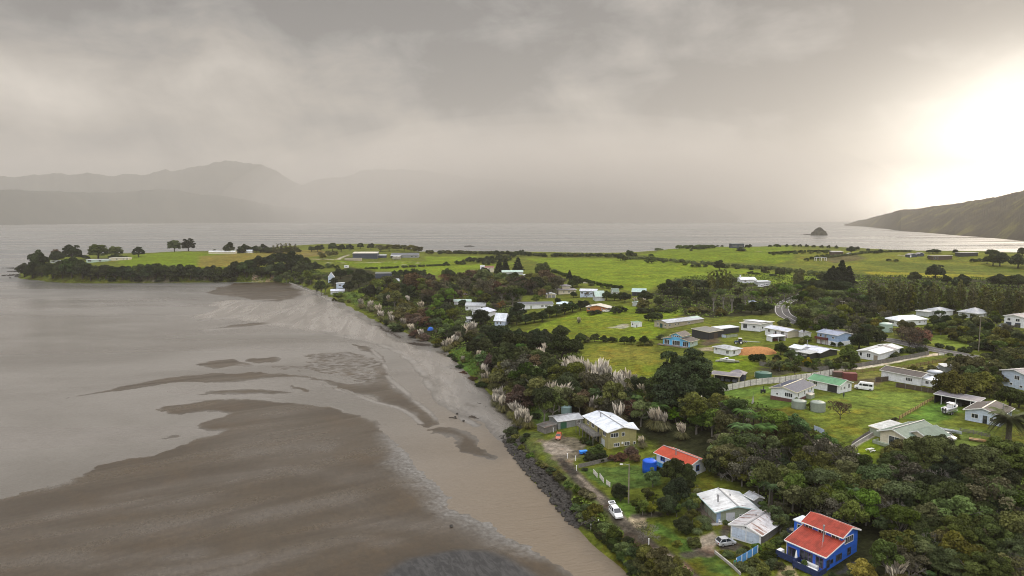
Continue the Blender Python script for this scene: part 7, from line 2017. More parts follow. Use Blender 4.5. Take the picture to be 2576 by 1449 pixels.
    far('container', 'dark red shipping container by the rail fence', None, F, 1850, 2010, 552, 2.4, 2.4, 'mono', 'x', .02, 'red', RF((.16, .035, .032), .3, .3), -.22, 0, cat='container', trim=False)
    far('container', 'red-brown slatted stock crate beside the container', None, F, 1720, 1838, 512, 1.8, 2.2, 'mono', 'x', .02, 'brown', RF((.14, .07, .06), .5, .4), -.22, 0, cat='crate', trim=False)


shore_houses()
terrace_houses()
far_houses()

# ------------------------------------------------------------------ fences, poles, tanks
def fence(name, label, pts, h, kind, mat, postmat, gap=2.4, z0=0.0, mark=None):
    P = [hit(p) for p in pts]
    ln = [np.array(P[0])]
    for a, b in zip(P[:-1], P[1:]):
        a, b = np.array(a), np.array(b)
        n = max(1, int(round(np.hypot(*(b - a)) / gap)))
        ln += [a + (b - a) * (i + 1) / n for i in range(n)]
    o = ln[0]
    g0 = gz(*o)
    mid = ln[len(ln) // 2]
    r = thing(name, label, 'fence', (o[0], o[1], g0))
    if mark:
        LANDMARKS.append((mark, mid[0], mid[1]))
    L3 = [Vector((p[0] - o[0], p[1] - o[1], gz(*p) - g0 + z0)) for p in ln]
    m = MB()
    for a, b in zip(L3[:-1], L3[1:]):
        if kind == 'paling':
            up = Vector((0, 0, 1))
            n = max(2, int((b - a).length / 0.3))
            for i in range(n):
                u, v = a.lerp(b, (i + .04) / n), a.lerp(b, (i + .96) / n)
                hh = h * (1 + .04 * (random.random() - .5))
                m.bar((u + v) / 2 + up * (-.2), (u + v) / 2 + up * hh, 0.03, 0.03) if 0 else m.add(
                    [u - up * .2, v - up * .2, v + up * hh, u + up * hh, *(q + (b - a).cross(up).normalized() * .03 for q in (u - up * .2, v - up * .2, v + up * hh, u + up * hh))],
                    [(0, 1, 2, 3), (7, 6, 5, 4), (0, 4, 5, 1), (1, 5, 6, 2), (2, 6, 7, 3), (3, 7, 4, 0)])
            m.bar(a + up * h * .3, b + up * h * .3, .08, .08).bar(a + up * h * .85, b + up * h * .85, .08, .08)
        elif kind == 'rail':
            for q in (.3, .58, .86):
                m.bar(a + Vector((0, 0, h * q)), b + Vector((0, 0, h * q)), .05, .15)
        elif kind == 'wire':
            for q in (.3, .6, .9):
                m.bar(a + Vector((0, 0, h * q)), b + Vector((0, 0, h * q)), .025, .025)
        elif kind == 'picket':
            n = max(2, int((b - a).length / 0.22))
            for i in range(n):
                p = a.lerp(b, (i + .5) / n)
                m.bar(p, p + Vector((0, 0, h)), .12, .03)
            for q in (.3, .8):
                m.bar(a + Vector((0, 0, h * q)), b + Vector((0, 0, h * q)), .05, .09)
        else:
            m.bar(a + Vector((0, 0, h / 2 - .3)), b + Vector((0, 0, h / 2 - .3)), .25, h + .6)
    m.build({'paling': 'palings', 'rail': 'rails', 'wire': 'wires', 'picket': 'pickets'}.get(kind, 'wall'), mat, r)
    if kind != 'wall':
        side = Vector((0, -.06, 0))
        for p in L3[:100]:
            q = MB().box(-.07, -.07, -.4, .07, .07, h * (1.03 if kind != 'paling' else .98)).build('post', postmat, r)
            q.location = p + side
    return r


def tank(name, label, p, rad, h, col, rib=True, mark=None, mat=None):
    x, y = hit(p)
    r = thing(name, label, 'water tank', (x, y, gz(x, y) - .1), random.random() * 3, None, mark)
    n = 9 if rib else 3
    prof = []
    for i in range(n):
        z = h * .84 * i / (n - 1)
        prof += [(rad * (1.0 if i % 2 else .97), z)]
    prof += [(rad * .985, h * .86), (rad * .8, h * .93), (rad * .4, h * .985), (.05, h)]
    MB().lathe(prof, 28).build('shell', mat or plain('tank_plastic', col, .45, .12, 1.0), r, True)
    MB().lathe([(.28, h * .97), (.28, h + .06), (.03, h + .08)], 12, (rad * .3, 0, 0)).build('lid', mat or plain('tank_lid', tuple(c * .8 for c in col), .5), r)
    MB().tube([(rad + .03, 0, 0.1), (rad + .06, 0, h * .8), (rad + .05, 0, h * .86)], [.05, .05, .05], 6).build('pipe', TRIM, r)
    return r


WOODP = plain('pole_wood', (0.22, 0.19, 0.155), 0.9, 0.3, 2.0)


def power_pole(label, p, h, lamp=False, arms=1, yaw=0.0):
    x, y = hit(p)
    r = thing('lamp_post' if lamp else 'power_pole', label, 'lamp post' if lamp else 'power pole', (x, y, gz(x, y)), yaw)
    MB().tube([(0, 0, -.5), (0, 0, h * .5), (0, 0, h)], [.17, .14, .11], 8).build('pole', WOODP, r)
    if lamp:
        a = MB().tube([(0, 0, h - .25), (-.8, 0, h - .02), (-1.5, 0, h - .05)], [.045, .04, .04], 6).build('arm', METAL, r)
        MB().box(-2.1, -.14, h - .16, -1.45, .14, h + .02).build('lamp_head', TRIM, r)
    for k in range(arms):
        z = h - .35 - .7 * k
        c = MB().box(-1.1, -.17, z - .07, 1.1, -.05, z + .07).build('crossarm', WOODP, r)
        for i in range(4):
            MB().lathe([(.05, 0), (.08, .1), (.04, .22)], 8, (-.95 + .63 * i, -.11, z + .07)).build('insulator', TRIM, c)
    return r


def fences_and_poles():
    fence('timber_fence', 'long pale grey paling fence with dark posts behind the lawn', [F(178, 712), F(330, 690), F(500, 652), F(720, 610), F(1100, 575), F(1430, 530), F(1720, 478)], 2.1, 'paling', PALE_T, WEATH, 2.4, 0, 'the long pale fence')
    fence('timber_fence', 'weathered grey paling fence curving below the garden hedge', [F(768, 362), F(900, 385), F(1100, 405), F(1390, 445)], 1.7, 'paling', WEATH, WEATH, 2.4)
    fence('timber_fence', 'overgrown grey-brown paling fence along the gravel drive', [F(1395, 445), F(1700, 410), I(800, 835), I(1200, 770), I(1590, 695)], 1.6, 'paling', WEATH, WEATH, 2.4, 0, 'the overgrown fence')
    fence('rail_fence', 'brown post and rail fence beside the gravel drive', [I(625, 895), I(900, 880), I(1380, 835), I(1860, 745)], 1.3, 'rail', RAIL_T, RAIL_T, 2.4, 0, 'the brown rail fence')
    fence('rail_fence', 'brown rail fence turning from the drive to the road', [I(1862, 746), I(2010, 765)], 1.3, 'rail', RAIL_T, RAIL_T, 2.4)
    fence('rail_fence', 'honey-coloured rail fence between the two lawns', [Gg(570, 955), Gg(700, 880), Gg(860, 780), Gg(985, 715)], 1.2, 'rail', plain('honey_rail', (.36, .22, .10), .8, .25), RAIL_T, 2.2)
    fence('rail_fence', 'thin grey rail fence in front of the date palm', [U(1090, 1030), U(1400, 1080), U(1780, 1170)], 1.1, 'rail', WEATH, WEATH, 2.4)
    fence('garden_wall', 'low pale concrete garden wall along the lawn edge', [Gg(-10, 1300), Gg(160, 1190), Gg(320, 1100)], .8, 'wall', CONC, CONC, 3)
    fence('picket_fence', 'grey stake fence standing behind the concrete garden wall', [Gg(20, 1255), Gg(160, 1160), Gg(300, 1080)], 1.0, 'picket', WEATH, WEATH, 2.2)
    fence('garden_wall', 'short stepped concrete wall above the stake fence', [Gg(365, 1085), Gg(440, 1045), Gg(490, 1000)], .9, 'wall', CONC, CONC, 3)
    fence('timber_fence', 'weathered brown timber fence between the van and the long house', [Gg(290, 520), Gg(440, 505)], 1.7, 'paling', WM['brown'], WEATH, 2.4)
    fence('timber_fence', 'dark weathered trellis fence below the brown-roofed long house', [Gg(530, 575), Gg(750, 610), Gg(900, 635), Gg(1040, 655)], 1.5, 'paling', WM['brown'], WEATH, 2.4)
    fence('wire_fence', 'wire fence across the lower green paddock', [Q(1565, 905), Q(1640, 925), Q(1770, 925)], 1.3, 'wire', METAL, WOODP, 3)
    fence('timber_fence', 'lilac-grey iron fence panel half hidden at the lawn corner', [F(1465, 1190), F(1530, 1215), F(1600, 1250)], 1.3, 'paling', WM['ice'], WEATH, 2)
    fence('timber_fence', 'grey paling fence behind the gravel yard of the yellow-green house', [A(648, 560), A(760, 535), A(865, 510), A(1000, 480)], 1.1, 'paling', WEATH, WEATH, 2.2)
    for a, b, l in ((A(770, 605), A(800, 640), 'weathered white picket panel nearest the grey fence'), (A(822, 640), A(852, 680), 'weathered white picket panel in the middle of three'), (A(876, 695), A(905, 715), 'short weathered white picket panel closest to the lane')):
        f = fence('picket_fence', l, [a, b], 1.15, 'picket', PALE_T, PALE_T, 2.0)
        f['group'] = 'white picket panels on the lawn'
    fence('timber_fence', 'bright blue and white corrugated fence beside the drive', [B(990, 1330), B(1110, 1260), B(1235, 1180)], 1.5, 'paling', board_mat('blue_iron', (.10, .30, .62), .5, .2, .2, True), WM['white'], 2.0, 0, 'the blue corrugated fence')
    fence('timber_fence', 'short green panel at the foot of the blue fence', [B(960, 1345), B(990, 1332)], 1.2, 'paling', plain('green_panel', (.06, .30, .18), .5), WEATH, 2.0)
    fence('kerb_wall', 'low grey stone kerb wall beside the lower lawn', [B(745, 1185), B(850, 1270), B(960, 1360), B(1040, 1440)], .5, 'wall', CONC, CONC, 3)
    fence('timber_fence', 'pale timber fence beside the lane under the hipped roofs', [Y(220, 625), Y(395, 605)], 2.0, 'paling', PALE_T, WEATH, 3)
    fence('timber_fence', 'white board fence before the flat white-roofed house', [Y(540, 565), Y(690, 570), Y(790, 555)], 2.0, 'paling', WM['pale'], WEATH, 3)
    fence('timber_fence', 'low white gate fence by the tractor yard', [H(1325, 710), H(1400, 720)], 1.2, 'paling', PALE_T, WEATH, 2)
    fence('timber_fence', 'ice blue fence panel by the tractor yard', [H(1400, 722), H(1465, 730)], 1.4, 'paling', WM['ice'], WEATH, 2)
    fence('timber_fence', 'pale sage fence panels left of the tractor', [H(1467, 730), H(1630, 710)], 1.3, 'paling', WM['sage'], WEATH, 2.4)
    fence('gate', 'white farm gate at the top of the gravel drive', [I(1690, 705), I(1752, 708)], 1.2, 'rail', TRIM, WOODP, 3.5)
    fence('sea_wall', 'grey concrete sea wall at the head of the beach', [K(735, 668), K(860, 725), K(1050, 805), K(1210, 885)], 1.4, 'wall', CONC, CONC, 6, 0, 'the sea wall')
    fence('post_fence', 'leaning dark posts and rails on the shore bank', [Z(232, 620), Z(345, 560)], 1.3, 'rail', WEATH, PALE_T, 3)
    power_pole('timber lamp post with outreach arm beside the lane', A(1058, 850), 9.2, True, 0)
    power_pole('tall power pole beside the upper road near the powder blue house', I(687, 355), 11)
    power_pole('tall power pole standing on the bright green paddock', I(2105, 660), 14.5, False, 1, .3)
    power_pole('slim power pole beside the curving road', S(1175, 370), 6.0, False, 0)
    power_pole('pale service pole left of the curving road', S(55, 330), 8.0, False, 0)
    power_pole('short pale pole with crossarm among dark trees at the edge', Gg(1635, 450), 5.0, False, 1)
    tank('water_tank', 'bright royal blue water tank beside the red-roofed cottage', A(1230, 592), 1.8, 3.5, (.012, .095, .55), False, 'the blue water tank')
    tank('water_tank', 'pale green water tank behind the grey garage', A(548, 108), 1.8, 2.6, (.23, .33, .32))
    tank('water_tank', 'pale grey-green tank below the blue-roofed bungalow, half hidden by foliage', F(1272, 905), 2.1, 2.6, (.23, .26, .22))
    tank('water_tank', 'tall pale grey-green tank at the edge of the lawn', F(1515, 945), 2.1, 3.1, (.23, .26, .22))
    tank('water_tank', 'dark green low round tank behind the pale fence', F(815, 515), 2.9, 2.2, (.05, .12, .09))
    tank('water_tank', 'big mint green tank above the autumn tree', Y(365, 905), 3.1, 4.6, (.33, .42, .36))
    tank('water_tank', 'grey concrete tank with rusty lid behind the long house', Gg(985, 490), 2.5, 3.5, (.36, .38, .42), False)
    for i, (x, yy) in enumerate(((1945, 395), (1985, 395))):
        tank('water_tank', ('pale concrete tank left of its twin by the farm building', 'pale concrete tank right of its twin by the farm building')[i], K(x, yy), 3.2, 4.4, (.38, .36, .31), False)


# ------------------------------------------------------------------ vehicles
PAINT = {}


def paint(name, col, metal=0.0):
    m, t, b = new_mat('paint_' + name)
    n = noise(t, obj_pos(t), 1.5, 3, 0.6)
    c = mixc(t, mapr(t, n, .35, .7), col, tuple(x * .82 for x in col))
    t.links.new(c, b.inputs['Base Color'])
    b.inputs['Roughness'].default_value = 0.28
    b.inputs['Metallic'].default_value = metal
    b.inputs['Coat Weight'].default_value = 0.5
    return m


CG = plain('car_glass', (0.015, 0.018, 0.022), 0.08, 0.1, 1, 0, .6)
LAMPM = plain('lamp_lens', (0.55, 0.55, 0.55), 0.15, 0.1)
TAIL = plain('tail_lens', (0.30, 0.015, 0.012), 0.2, 0.1)
RIM = plain('wheel_rim', (0.45, 0.45, 0.46), 0.35, 0.1, 4, .6)


def loft(sections):
    """closed body from cross-sections of equal length"""
    n = len(sections[0])
    vs = [p for s in sections for p in s]
    fs = [(i * n + j, i * n + (j + 1) % n, (i + 1) * n + (j + 1) % n, (i + 1) * n + j) for i in range(len(sections) - 1) for j in range(n)]
    fs += [tuple(range(n)), tuple(reversed(range((len(sections) - 1) * n, len(sections) * n)))]
    return MB().add(vs, fs)


def wheels(r, xs, tr, rad, w=.2):
    for x in xs:
        for s in (-1, 1):
            wh = MB().tube([(x, s * tr - w / 2, rad), (x, s * tr + w / 2, rad)], [rad, rad], 16).build('wheel', RUBBER, r)
            MB().tube([(x, s * (tr + w * .46), rad), (x, s * (tr + w * .56), rad)], [rad * .62, rad * .6], 12).build('rim', RIM, wh)


def car(name, label, p, yaw, col, kind='hatch', cat='car', scale=1.0, zl=0.0, mark=None, metal=0.0):
    x, y = hit(p)
    r = thing(name, label, cat, (x, y, gz(x, y) + .12 + zl), yaw, None, mark)
    key = (col, metal)
    if key not in PAINT:
        PAINT[key] = paint('c%d' % len(PAINT), col, metal)
    pm = PAINT[key]
    K_ = dict(hatch=(3.9, .85, .95, 1.48, [(-1.95, .55, .9), (-1.75, .92, .98)], (-1.75, -1.25, .30, 1.05)), suv=(4.6, .92, 1.08, 1.72, None, (-2.2, -1.85, .35, 1.15)), sedan=(4.5, .88, .92, 1.42, None, (-1.55, -.85, .45, 1.25)),
              van=(5.6, 1.0, 1.25, 2.45, None, (-2.75, -2.7, 1.55, 2.15)), ute=(5.0, .9, 1.05, 1.75, None, (-.55, -.35, .75, 1.45)))[kind]
    L_, hw, belt, top, _, (b0, b1, f1, f0) = K_
    hl = L_ / 2
    bz = .28
    # lower body: sections along x (rear -> front), each a ring in y,z
    def ring(xx, w, z0, z1, rr=.10):
        return [(xx, -w, z0), (xx, w, z0), (xx, w + .02, (z0 + z1) / 2), (xx, w - .02, z1 - rr), (xx, w - rr, z1), (xx, -w + rr, z1), (xx, -w + .02, z1 - rr), (xx, -w - .02, (z0 + z1) / 2)]
    nose = belt - (.18 if kind != 'van' else .12)
    secs = [ring(-hl, hw * .86, bz + .12, belt - .10), ring(-hl + .12, hw * .96, bz, belt - .02), ring(-hl + .6, hw, bz - .03, belt), ring(0, hw, bz - .05, belt), ring(f0, hw, bz - .05, belt - .01),
            ring(hl - .55, hw * .97, bz - .02, nose), ring(hl - .12, hw * .90, bz, nose - .12), ring(hl, hw * .78, bz + .1, nose - .25)]
    loft(secs).build('body', pm, r, False)
    # glasshouse
    def gr(xx, z, w):
        return [(xx, -w, z), (xx, w, z)]
    g = MB()
    wb, wt = hw * .95, hw * .78
    vs = [(b0, -wb, belt - .03), (b0, wb, belt - .03), (f0, wb, belt - .03), (f0, -wb, belt - .03), (b1, -wt, top), (b1, wt, top), (f1, wt, top), (f1, -wt, top)]
    fc = [(0, 3, 2, 1), (4, 5, 6, 7), (0, 1, 5, 4), (1, 2, 6, 5), (2, 3, 7, 6), (3, 0, 4, 7)]
    if kind == 'van':
        bm_ = MB().add([(b0, -wb, belt - .05), (b0, wb, belt - .05), (f0 - .1, wb, belt - .05), (f0 - .1, -wb, belt - .05), (b1, -wt * 1.05, top), (b1, wt * 1.05, top), (f1 - .25, wt * 1.05, top), (f1 - .25, -wt * 1.05, top)], fc)
        bm_.build('upper_body', pm, r)
        for s in (-1, 1):
            for (xa, xb) in ((-2.55, -1.6), (-1.45, .35), (.55, 1.45)):
                z0, z1 = belt + .12, top - .42
                y0, y1 = s * (wb - .015), s * (wb + (wt * 1.05 - wb) * .62 + .03)
                MB().add([(xa, y0, z0), (xb, y0, z0), (xb - (.35 if xa > .5 else 0), y1, z1), (xa, y1, z1), (xa, y0 + s * .03, z0), (xb, y0 + s * .03, z0), (xb - (.35 if xa > .5 else 0), y1 + s * .02, z1), (xa, y1 + s * .02, z1)],
                         [(0, 1, 2, 3), (7, 6, 5, 4), (0, 4, 5, 1), (1, 5, 6, 2), (2, 6, 7, 3), (3, 7, 4, 0)]).build('side_window', CG, r)
        MB().add([(f0 - .12, -wb + .1, belt + .02), (f0 - .12, wb - .1, belt + .02), (f1 - .2, wt - .05, top - .12), (f1 - .2, -wt + .05, top - .12), (f0 - .02, -wb + .1, belt + .02), (f0 - .02, wb - .1, belt + .02), (f1 - .1, wt - .05, top - .12), (f1 - .1, -wt + .05, top - .12)], fc).build('windscreen', CG, r)
    else:
        g.add(vs, fc).build('windows', CG, r)
        MB().add([(b1 - .03, -wt - .015, top - .05), (b1 - .03, wt + .015, top - .05), (f1 + .03, wt + .015, top - .05), (f1 + .03, -wt - .015, top - .05), (b1 + .05, -wt + .06, top + .03), (b1 + .05, wt - .06, top + .03), (f1 - .08, wt - .06, top + .03), (f1 - .08, -wt + .06, top + .03)], fc).build('roof', pm, r)
        m = MB()
        for s in (-1, 1):
            for (xa, xb) in ((b0, b1), (f0, f1), ((b0 + f0) / 2, (b0 + f0) / 2 - .05)):
                m.bar((xa, s * (wb + .005), belt - .02), (xb, s * (wt + .01), top - .02), .09)
            if kind == 'suv':
                m.bar((b0 + .75, s * (wb + .005), belt - .02), (b1 + .65, s * (wt + .01), top - .02), .12)
        m.build('pillars', pm, r)
    if kind == 'ute':
        MB().box(-hl + .1, -hw + .1, belt - .02, b0 - .1, hw - .1, belt + .01).build('tray', DARKP, r)
        for s in (-1, 1):
            MB().box(-hl + .05, s * (hw - .05) - .04, belt, b0 - .05, s * (hw - .05) + .04, belt + .25).build('tray_side', pm, r)
    for s in (-1, 1):
        MB().box(hl - .22, s * hw * .60 - .17, nose - .30, hl - .02, s * hw * .60 + .17, nose - .12).build('headlight', LAMPM, r)
        MB().box(-hl - .01, s * hw * .70 - .12, belt - .34, -hl + .16, s * hw * .70 + .12, belt - .10).build('tail_light', TAIL, r)
        MB().box(f0 - .35, s * (hw + .10) - .09, belt + .02, f0 - .18, s * (hw + .10) + .09, belt + .17).build('mirror', pm, r)
    MB().box(hl - .08, -hw * .38, bz + .25, hl + .012, hw * .38, nose - .28).build('grille', DARKP, r)
    MB().box(hl - .1, -.26, bz + .1, hl + .03, .26, bz + .21).build('number_plate', TRIM, r)
    wheels(r, (-hl + .85, hl - .85), hw - .08, .34 if kind in ('suv', 'van', 'ute') else .30)
    r.scale = (scale,) * 3
    return r, pm


def vehicles():
    yaw = math.atan2(*(np.array(hit(A(975, 965))) - np.array(hit(A(905, 885))))[::-1])
    r, pm = car('parked_car', 'white sport utility car on the lane with its tailgate raised', A(955, 955), yaw, (.78, .79, .80), 'suv', mark='the white car on the lane')
    t = MB().add([(-2.25, -.80, 1.72), (-2.25, .80, 1.72), (-3.05, .72, 2.0), (-3.05, -.72, 2.0), (-2.25, -.80, 1.80), (-2.25, .80, 1.80), (-3.05, .72, 2.08), (-3.05, -.72, 2.08)],
                 [(0, 3, 2, 1), (4, 5, 6, 7), (0, 1, 5, 4), (1, 2, 6, 5), (2, 3, 7, 6), (3, 0, 4, 7)]).build('tailgate', pm, r)
    MB().add([(-2.4, -.6, 1.84), (-2.4, .6, 1.84), (-2.85, .55, 2.0), (-2.85, -.55, 2.0), (-2.4, -.6, 1.86), (-2.4, .6, 1.86), (-2.85, .55, 2.02), (-2.85, -.55, 2.02)], [(0, 3, 2, 1), (4, 5, 6, 7), (0, 1, 5, 4), (1, 2, 6, 5), (2, 3, 7, 6), (3, 0, 4, 7)]).build('tailgate_glass', CG, t)
    yaw = math.atan2(*(np.array(hit(B(950, 1060))) - np.array(hit(B(810, 1090))))[::-1])
    car('parked_car', 'silver hatchback parked on the drive in front of the rusty-roofed garage', B(868, 1092), yaw, (.50, .51, .53), 'hatch', metal=.3, mark='the silver hatchback')
    car('parked_car', 'small orange-red four wheel drive in the muddy yard', A(482, 318), R(-100), (.50, .11, .045), 'suv', scale=.85)
    yaw = math.atan2(*(np.array(hit(F(1990, 655))) - np.array(hit(F(2200, 680))))[::-1])
    car('passenger_van', 'white high-roofed passenger van parked beside the lawn', F(2110, 672), yaw, (.80, .81, .82), 'van', 'van', mark='the white van')
    car('parked_car', 'white hatchback parked behind the grey concrete tank', Gg(1045, 372), R(150), (.70, .73, .76), 'hatch')
    car('parked_car', 'white pickup in front of the orange house', X(800, 955), R(15), (.76, .72, .66), 'ute', mark='the white pickup')
    car('parked_car', 'dark green four wheel drive by the white garage house', Y(2240, 830), R(185), (.05, .065, .05), 'suv')
    for px, l in ((1552, 'white car, left of the pair below the low white house'), (1607, 'white car, right of the pair below the low white house')):
        c = car('parked_car', l, M(px, 712 if px < 1600 else 702), R(200), (.76, .77, .79), 'suv', scale=1.1)[0]
        c['group'] = 'cars by the low white house'
    car('parked_car', 'pink-white car left in the ochre field', V(410, 195), R(30), (.55, .42, .40), 'hatch')
    car('parked_car', 'pale car nosed beside the hillside hay shed', M(2560, 335), R(180), (.7, .7, .68), 'suv', scale=1.1)
    car('parked_car', 'cream vintage ute by the sage-roofed farmhouse', U(760, 1190), R(-50), (.62, .58, .50), 'ute', scale=.95)
    car('parked_car', 'small silver car under the beach house trees', V(480, 915), R(20), (.6, .62, .64), 'hatch')
    car('parked_car', 'grey car under the roof beside the orange house', X(1040, 870), R(20), (.6, .62, .64), 'hatch')
    # tractor with boat trailer
    x, y = hit(H(1650, 818))
    r = thing('tractor', 'blue tractor with white cab roof and pale wheels', 'tractor', (x, y, gz(x, y)), R(170), None, 'the blue tractor')
    bt = paint('tractor', (.03, .06, .17))
    loft([[(0.2, -.4, .7), (.2, .4, .7), (.2, .4, 1.5), (.2, -.4, 1.5)], [(1.9, -.36, .7), (1.9, .36, .7), (1.9, .34, 1.35), (1.9, -.34, 1.35)]]).build('bonnet', bt, r)
    MB().box(-1.2, -.45, .6, .22, .45, 1.15).build('chassis', DARKP, r)
    MB().add([(-1.2, -.7, 1.15), (-1.2, .7, 1.15), (.3, .7, 1.15), (.3, -.7, 1.15), (-1.05, -.6, 2.5), (-1.05, .6, 2.5), (.1, .6, 2.5), (.1, -.6, 2.5)], [(0, 3, 2, 1), (4, 5, 6, 7), (0, 1, 5, 4), (1, 2, 6, 5), (2, 3, 7, 6), (3, 0, 4, 7)]).build('cab', CG, r)
    MB().box(-1.25, -.75, 2.5, .3, .75, 2.68).build('cab_roof', TRIM, r)
    for xx, rad, w in ((-.75, .82, .42), (1.45, .52, .3)):
        for s in (-1, 1):
            wh = MB().tube([(xx, s * .85 - w / 2, rad), (xx, s * .85 + w / 2, rad)], [rad, rad], 18).build('wheel', RUBBER, r)
            MB().tube([(xx, s * (.85 + w * .48), rad), (xx, s * (.85 + w * .58), rad)], [rad * .55, rad * .5], 12).build('rim', TRIM, wh)
    for s in (-1, 1):
        MB().box(-1.5, s * .95 - .2, 1.62, 0, s * .95 + .2, 1.7).build('mudguard', bt, r)
    MB().tube([(1.0, .3, 1.4), (1.0, .3, 2.3)], [.05, .05], 6).build('exhaust', DARKP, r)
    x, y = hit(H(1790, 800))
    r = thing('boat_trailer', 'long pale galvanised boat trailer behind the tractor', 'trailer', (x, y, gz(x, y)), R(-20))
    MB().bar((-4, -.7, .6), (3, -.5, .6), .12).bar((-4, .7, .6), (3, .5, .6), .12).bar((3, -.5, .6), (5, 0, .6), .12).bar((3, .5, .6), (5, 0, .6), .12).bar((-3.5, -.7, .6), (-3.5, .7, .6), .1).bar((-1, -.65, .6), (-1, .65, .6), .1).build('frame', plain('galvanised', (.5, .52, .55), .4, .15), r)
    wheels(r, (-1.8, -.9), .95, .33)
    # cabin boat on its trailer
    x, y = hit(Gg(1165, 880))
    z = gz(x, y)
    yw = math.atan2(*(np.array(hit(Gg(1270, 830))) - np.array(hit(Gg(1080, 880))))[::-1])
    t = thing('boat_trailer', 'low boat trailer under the white cabin boat', 'trailer', (x, y, z), yw)
    MB().bar((-3.0, -.8, .5), (2.4, -.4, .5), .12).bar((-3.0, .8, .5), (2.4, .4, .5), .12).bar((2.4, -.4, .5), (3.8, 0, .5), .12).bar((2.4, .4, .5), (3.8, 0, .5), .12).bar((-2, -.75, .5), (-2, .75, .5), .1).bar((.4, -.6, .5), (.4, .6, .5), .1).build('frame', METAL, t)
    wheels(t, (-1.6, -.8), .95, .33)
    hull_boat('cabin_boat', 'white and silver cabin boat with hardtop and twin outboards on a trailer', (x, y, z + .55), yw, 6.6, 1.2, 1.35, (.62, .62, .64), True, True)
    x, y = hit(Gg(1150, 1105))
    yw = math.atan2(*(np.array(hit(Gg(1250, 1105))) - np.array(hit(Gg(1075, 1070))))[::-1])
    hull_boat('runabout', 'narrow silver runabout lying on the grass by the rail fence', (x, y, gz(x, y)), yw, 5.6, .75, .8, (.40, .43, .46), False, False)
    x, y = hit(H(1480, 1085))
    hull_boat('cabin_boat', 'small white cabin launch in the yard below the small white cottage', (x, y, gz(x, y)), R(160), 5.6, 1.0, 1.2, (.62, .62, .62), True, False)
    x, y = hit(H(1360, 1075))
    hull_boat('dinghy', 'little white dinghy beside the cabin launch', (x, y, gz(x, y)), R(200), 3.2, .7, .6, (.6, .6, .6), False, False)
    x, y = hit(H(1590, 1085))
    hull_boat('dinghy', 'upturned dull dinghy right of the cabin launch', (x, y, gz(x, y)), R(170), 3.4, .7, .6, (.45, .42, .36), False, False)
    x, y = hit(U(1500, 1250))
    hull_boat('dinghy', 'honey-coloured dinghy half under the bushes near the palm', (x, y, gz(x, y)), R(-35), 3.6, .7, .6, (.45, .27, .12), False, False)


def hull_boat(name, label, loc, yaw, L_, hw, h, col, cabin, tops):
    r = thing(name, label, 'boat', loc, yaw)
    secs = []
    for f in (0, .15, .4, .65, .85, 1.0):
        w = hw * (.9 if f == 0 else 1.0 if f < .5 else max(.03, 1 - ((f - .5) / .5) ** 2.2))
        sh = h * (1 + .28 * f * f)
        x = L_ * (f - .5)
        k = .02 + .25 * h * f ** 3
        secs.append([(x, 0, k), (x, w * .72, k + h * .28), (x, w, sh), (x, w * .86, sh), (x, w * .80, sh - .22), (x, -w * .80, sh - .22), (x, -w * .86, sh), (x, -w, sh), (x, -w * .72, k + h * .28)])
    loft(secs).build('hull', paint('hull', col), r, False)
    MB().bar((-L_ * .5, hw * .92, h * .7), (L_ * .3, hw * .8, h * .82), .03, .12).bar((-L_ * .5, -hw * .92, h * .7), (L_ * .3, -hw * .8, h * .82), .03, .12).build('side_stripe', WM['navy'], r)
    if cabin:
        c = MB().add([(-.4, -hw * .8, h - .1), (-.4, hw * .8, h - .1), (L_ * .34, hw * .45, h + .1), (L_ * .34, -hw * .45, h + .1), (-.4, -hw * .7, h + .75), (-.4, hw * .7, h + .75), (L_ * .14, hw * .5, h + .7), (L_ * .14, -hw * .5, h + .7)],
                     [(0, 3, 2, 1), (4, 5, 6, 7), (0, 1, 5, 4), (1, 2, 6, 5), (2, 3, 7, 6), (3, 0, 4, 7)]).build('cabin', TRIM, r)
        MB().box(-.2, -hw * .76, h + .25, L_ * .10, hw * .76, h + .6).build('cabin_window', CG, c)
        if tops:
            MB().box(-1.0, -hw * .72, h + 1.15, L_ * .12, hw * .72, h + 1.25).build('hardtop', TRIM, r)
            m = MB()
            for s in (-1, 1):
                m.bar((-.9, s * hw * .7, h), (-.9, s * hw * .68, h + 1.15), .05).bar((.5, s * hw * .7, h + .7), (.4, s * hw * .68, h + 1.15), .05)
            m.bar((L_ * .3, -hw * .5, h + .15), (L_ * .48, 0, h + .75), .04).bar((L_ * .3, hw * .5, h + .15), (L_ * .48, 0, h + .75), .04)
            m.build('rails', METAL, r)
            for s in (-1, 1):
                MB().box(-L_ * .5 - .5, s * .35 - .16, h * .6, -L_ * .5 - .05, s * .35 + .16, h * 1.15).box(-L_ * .5 - .35, s * .35 - .07, -.05, -L_ * .5 - .15, s * .35 + .07, h * .6).build('outboard_motor', DARKP, r)
    else:
        for f in (-.25, .1):
            MB().box(L_ * f - .15, -hw * .75, h - .2, L_ * f + .15, hw * .75, h - .12).build('thwart', WEATH, r)


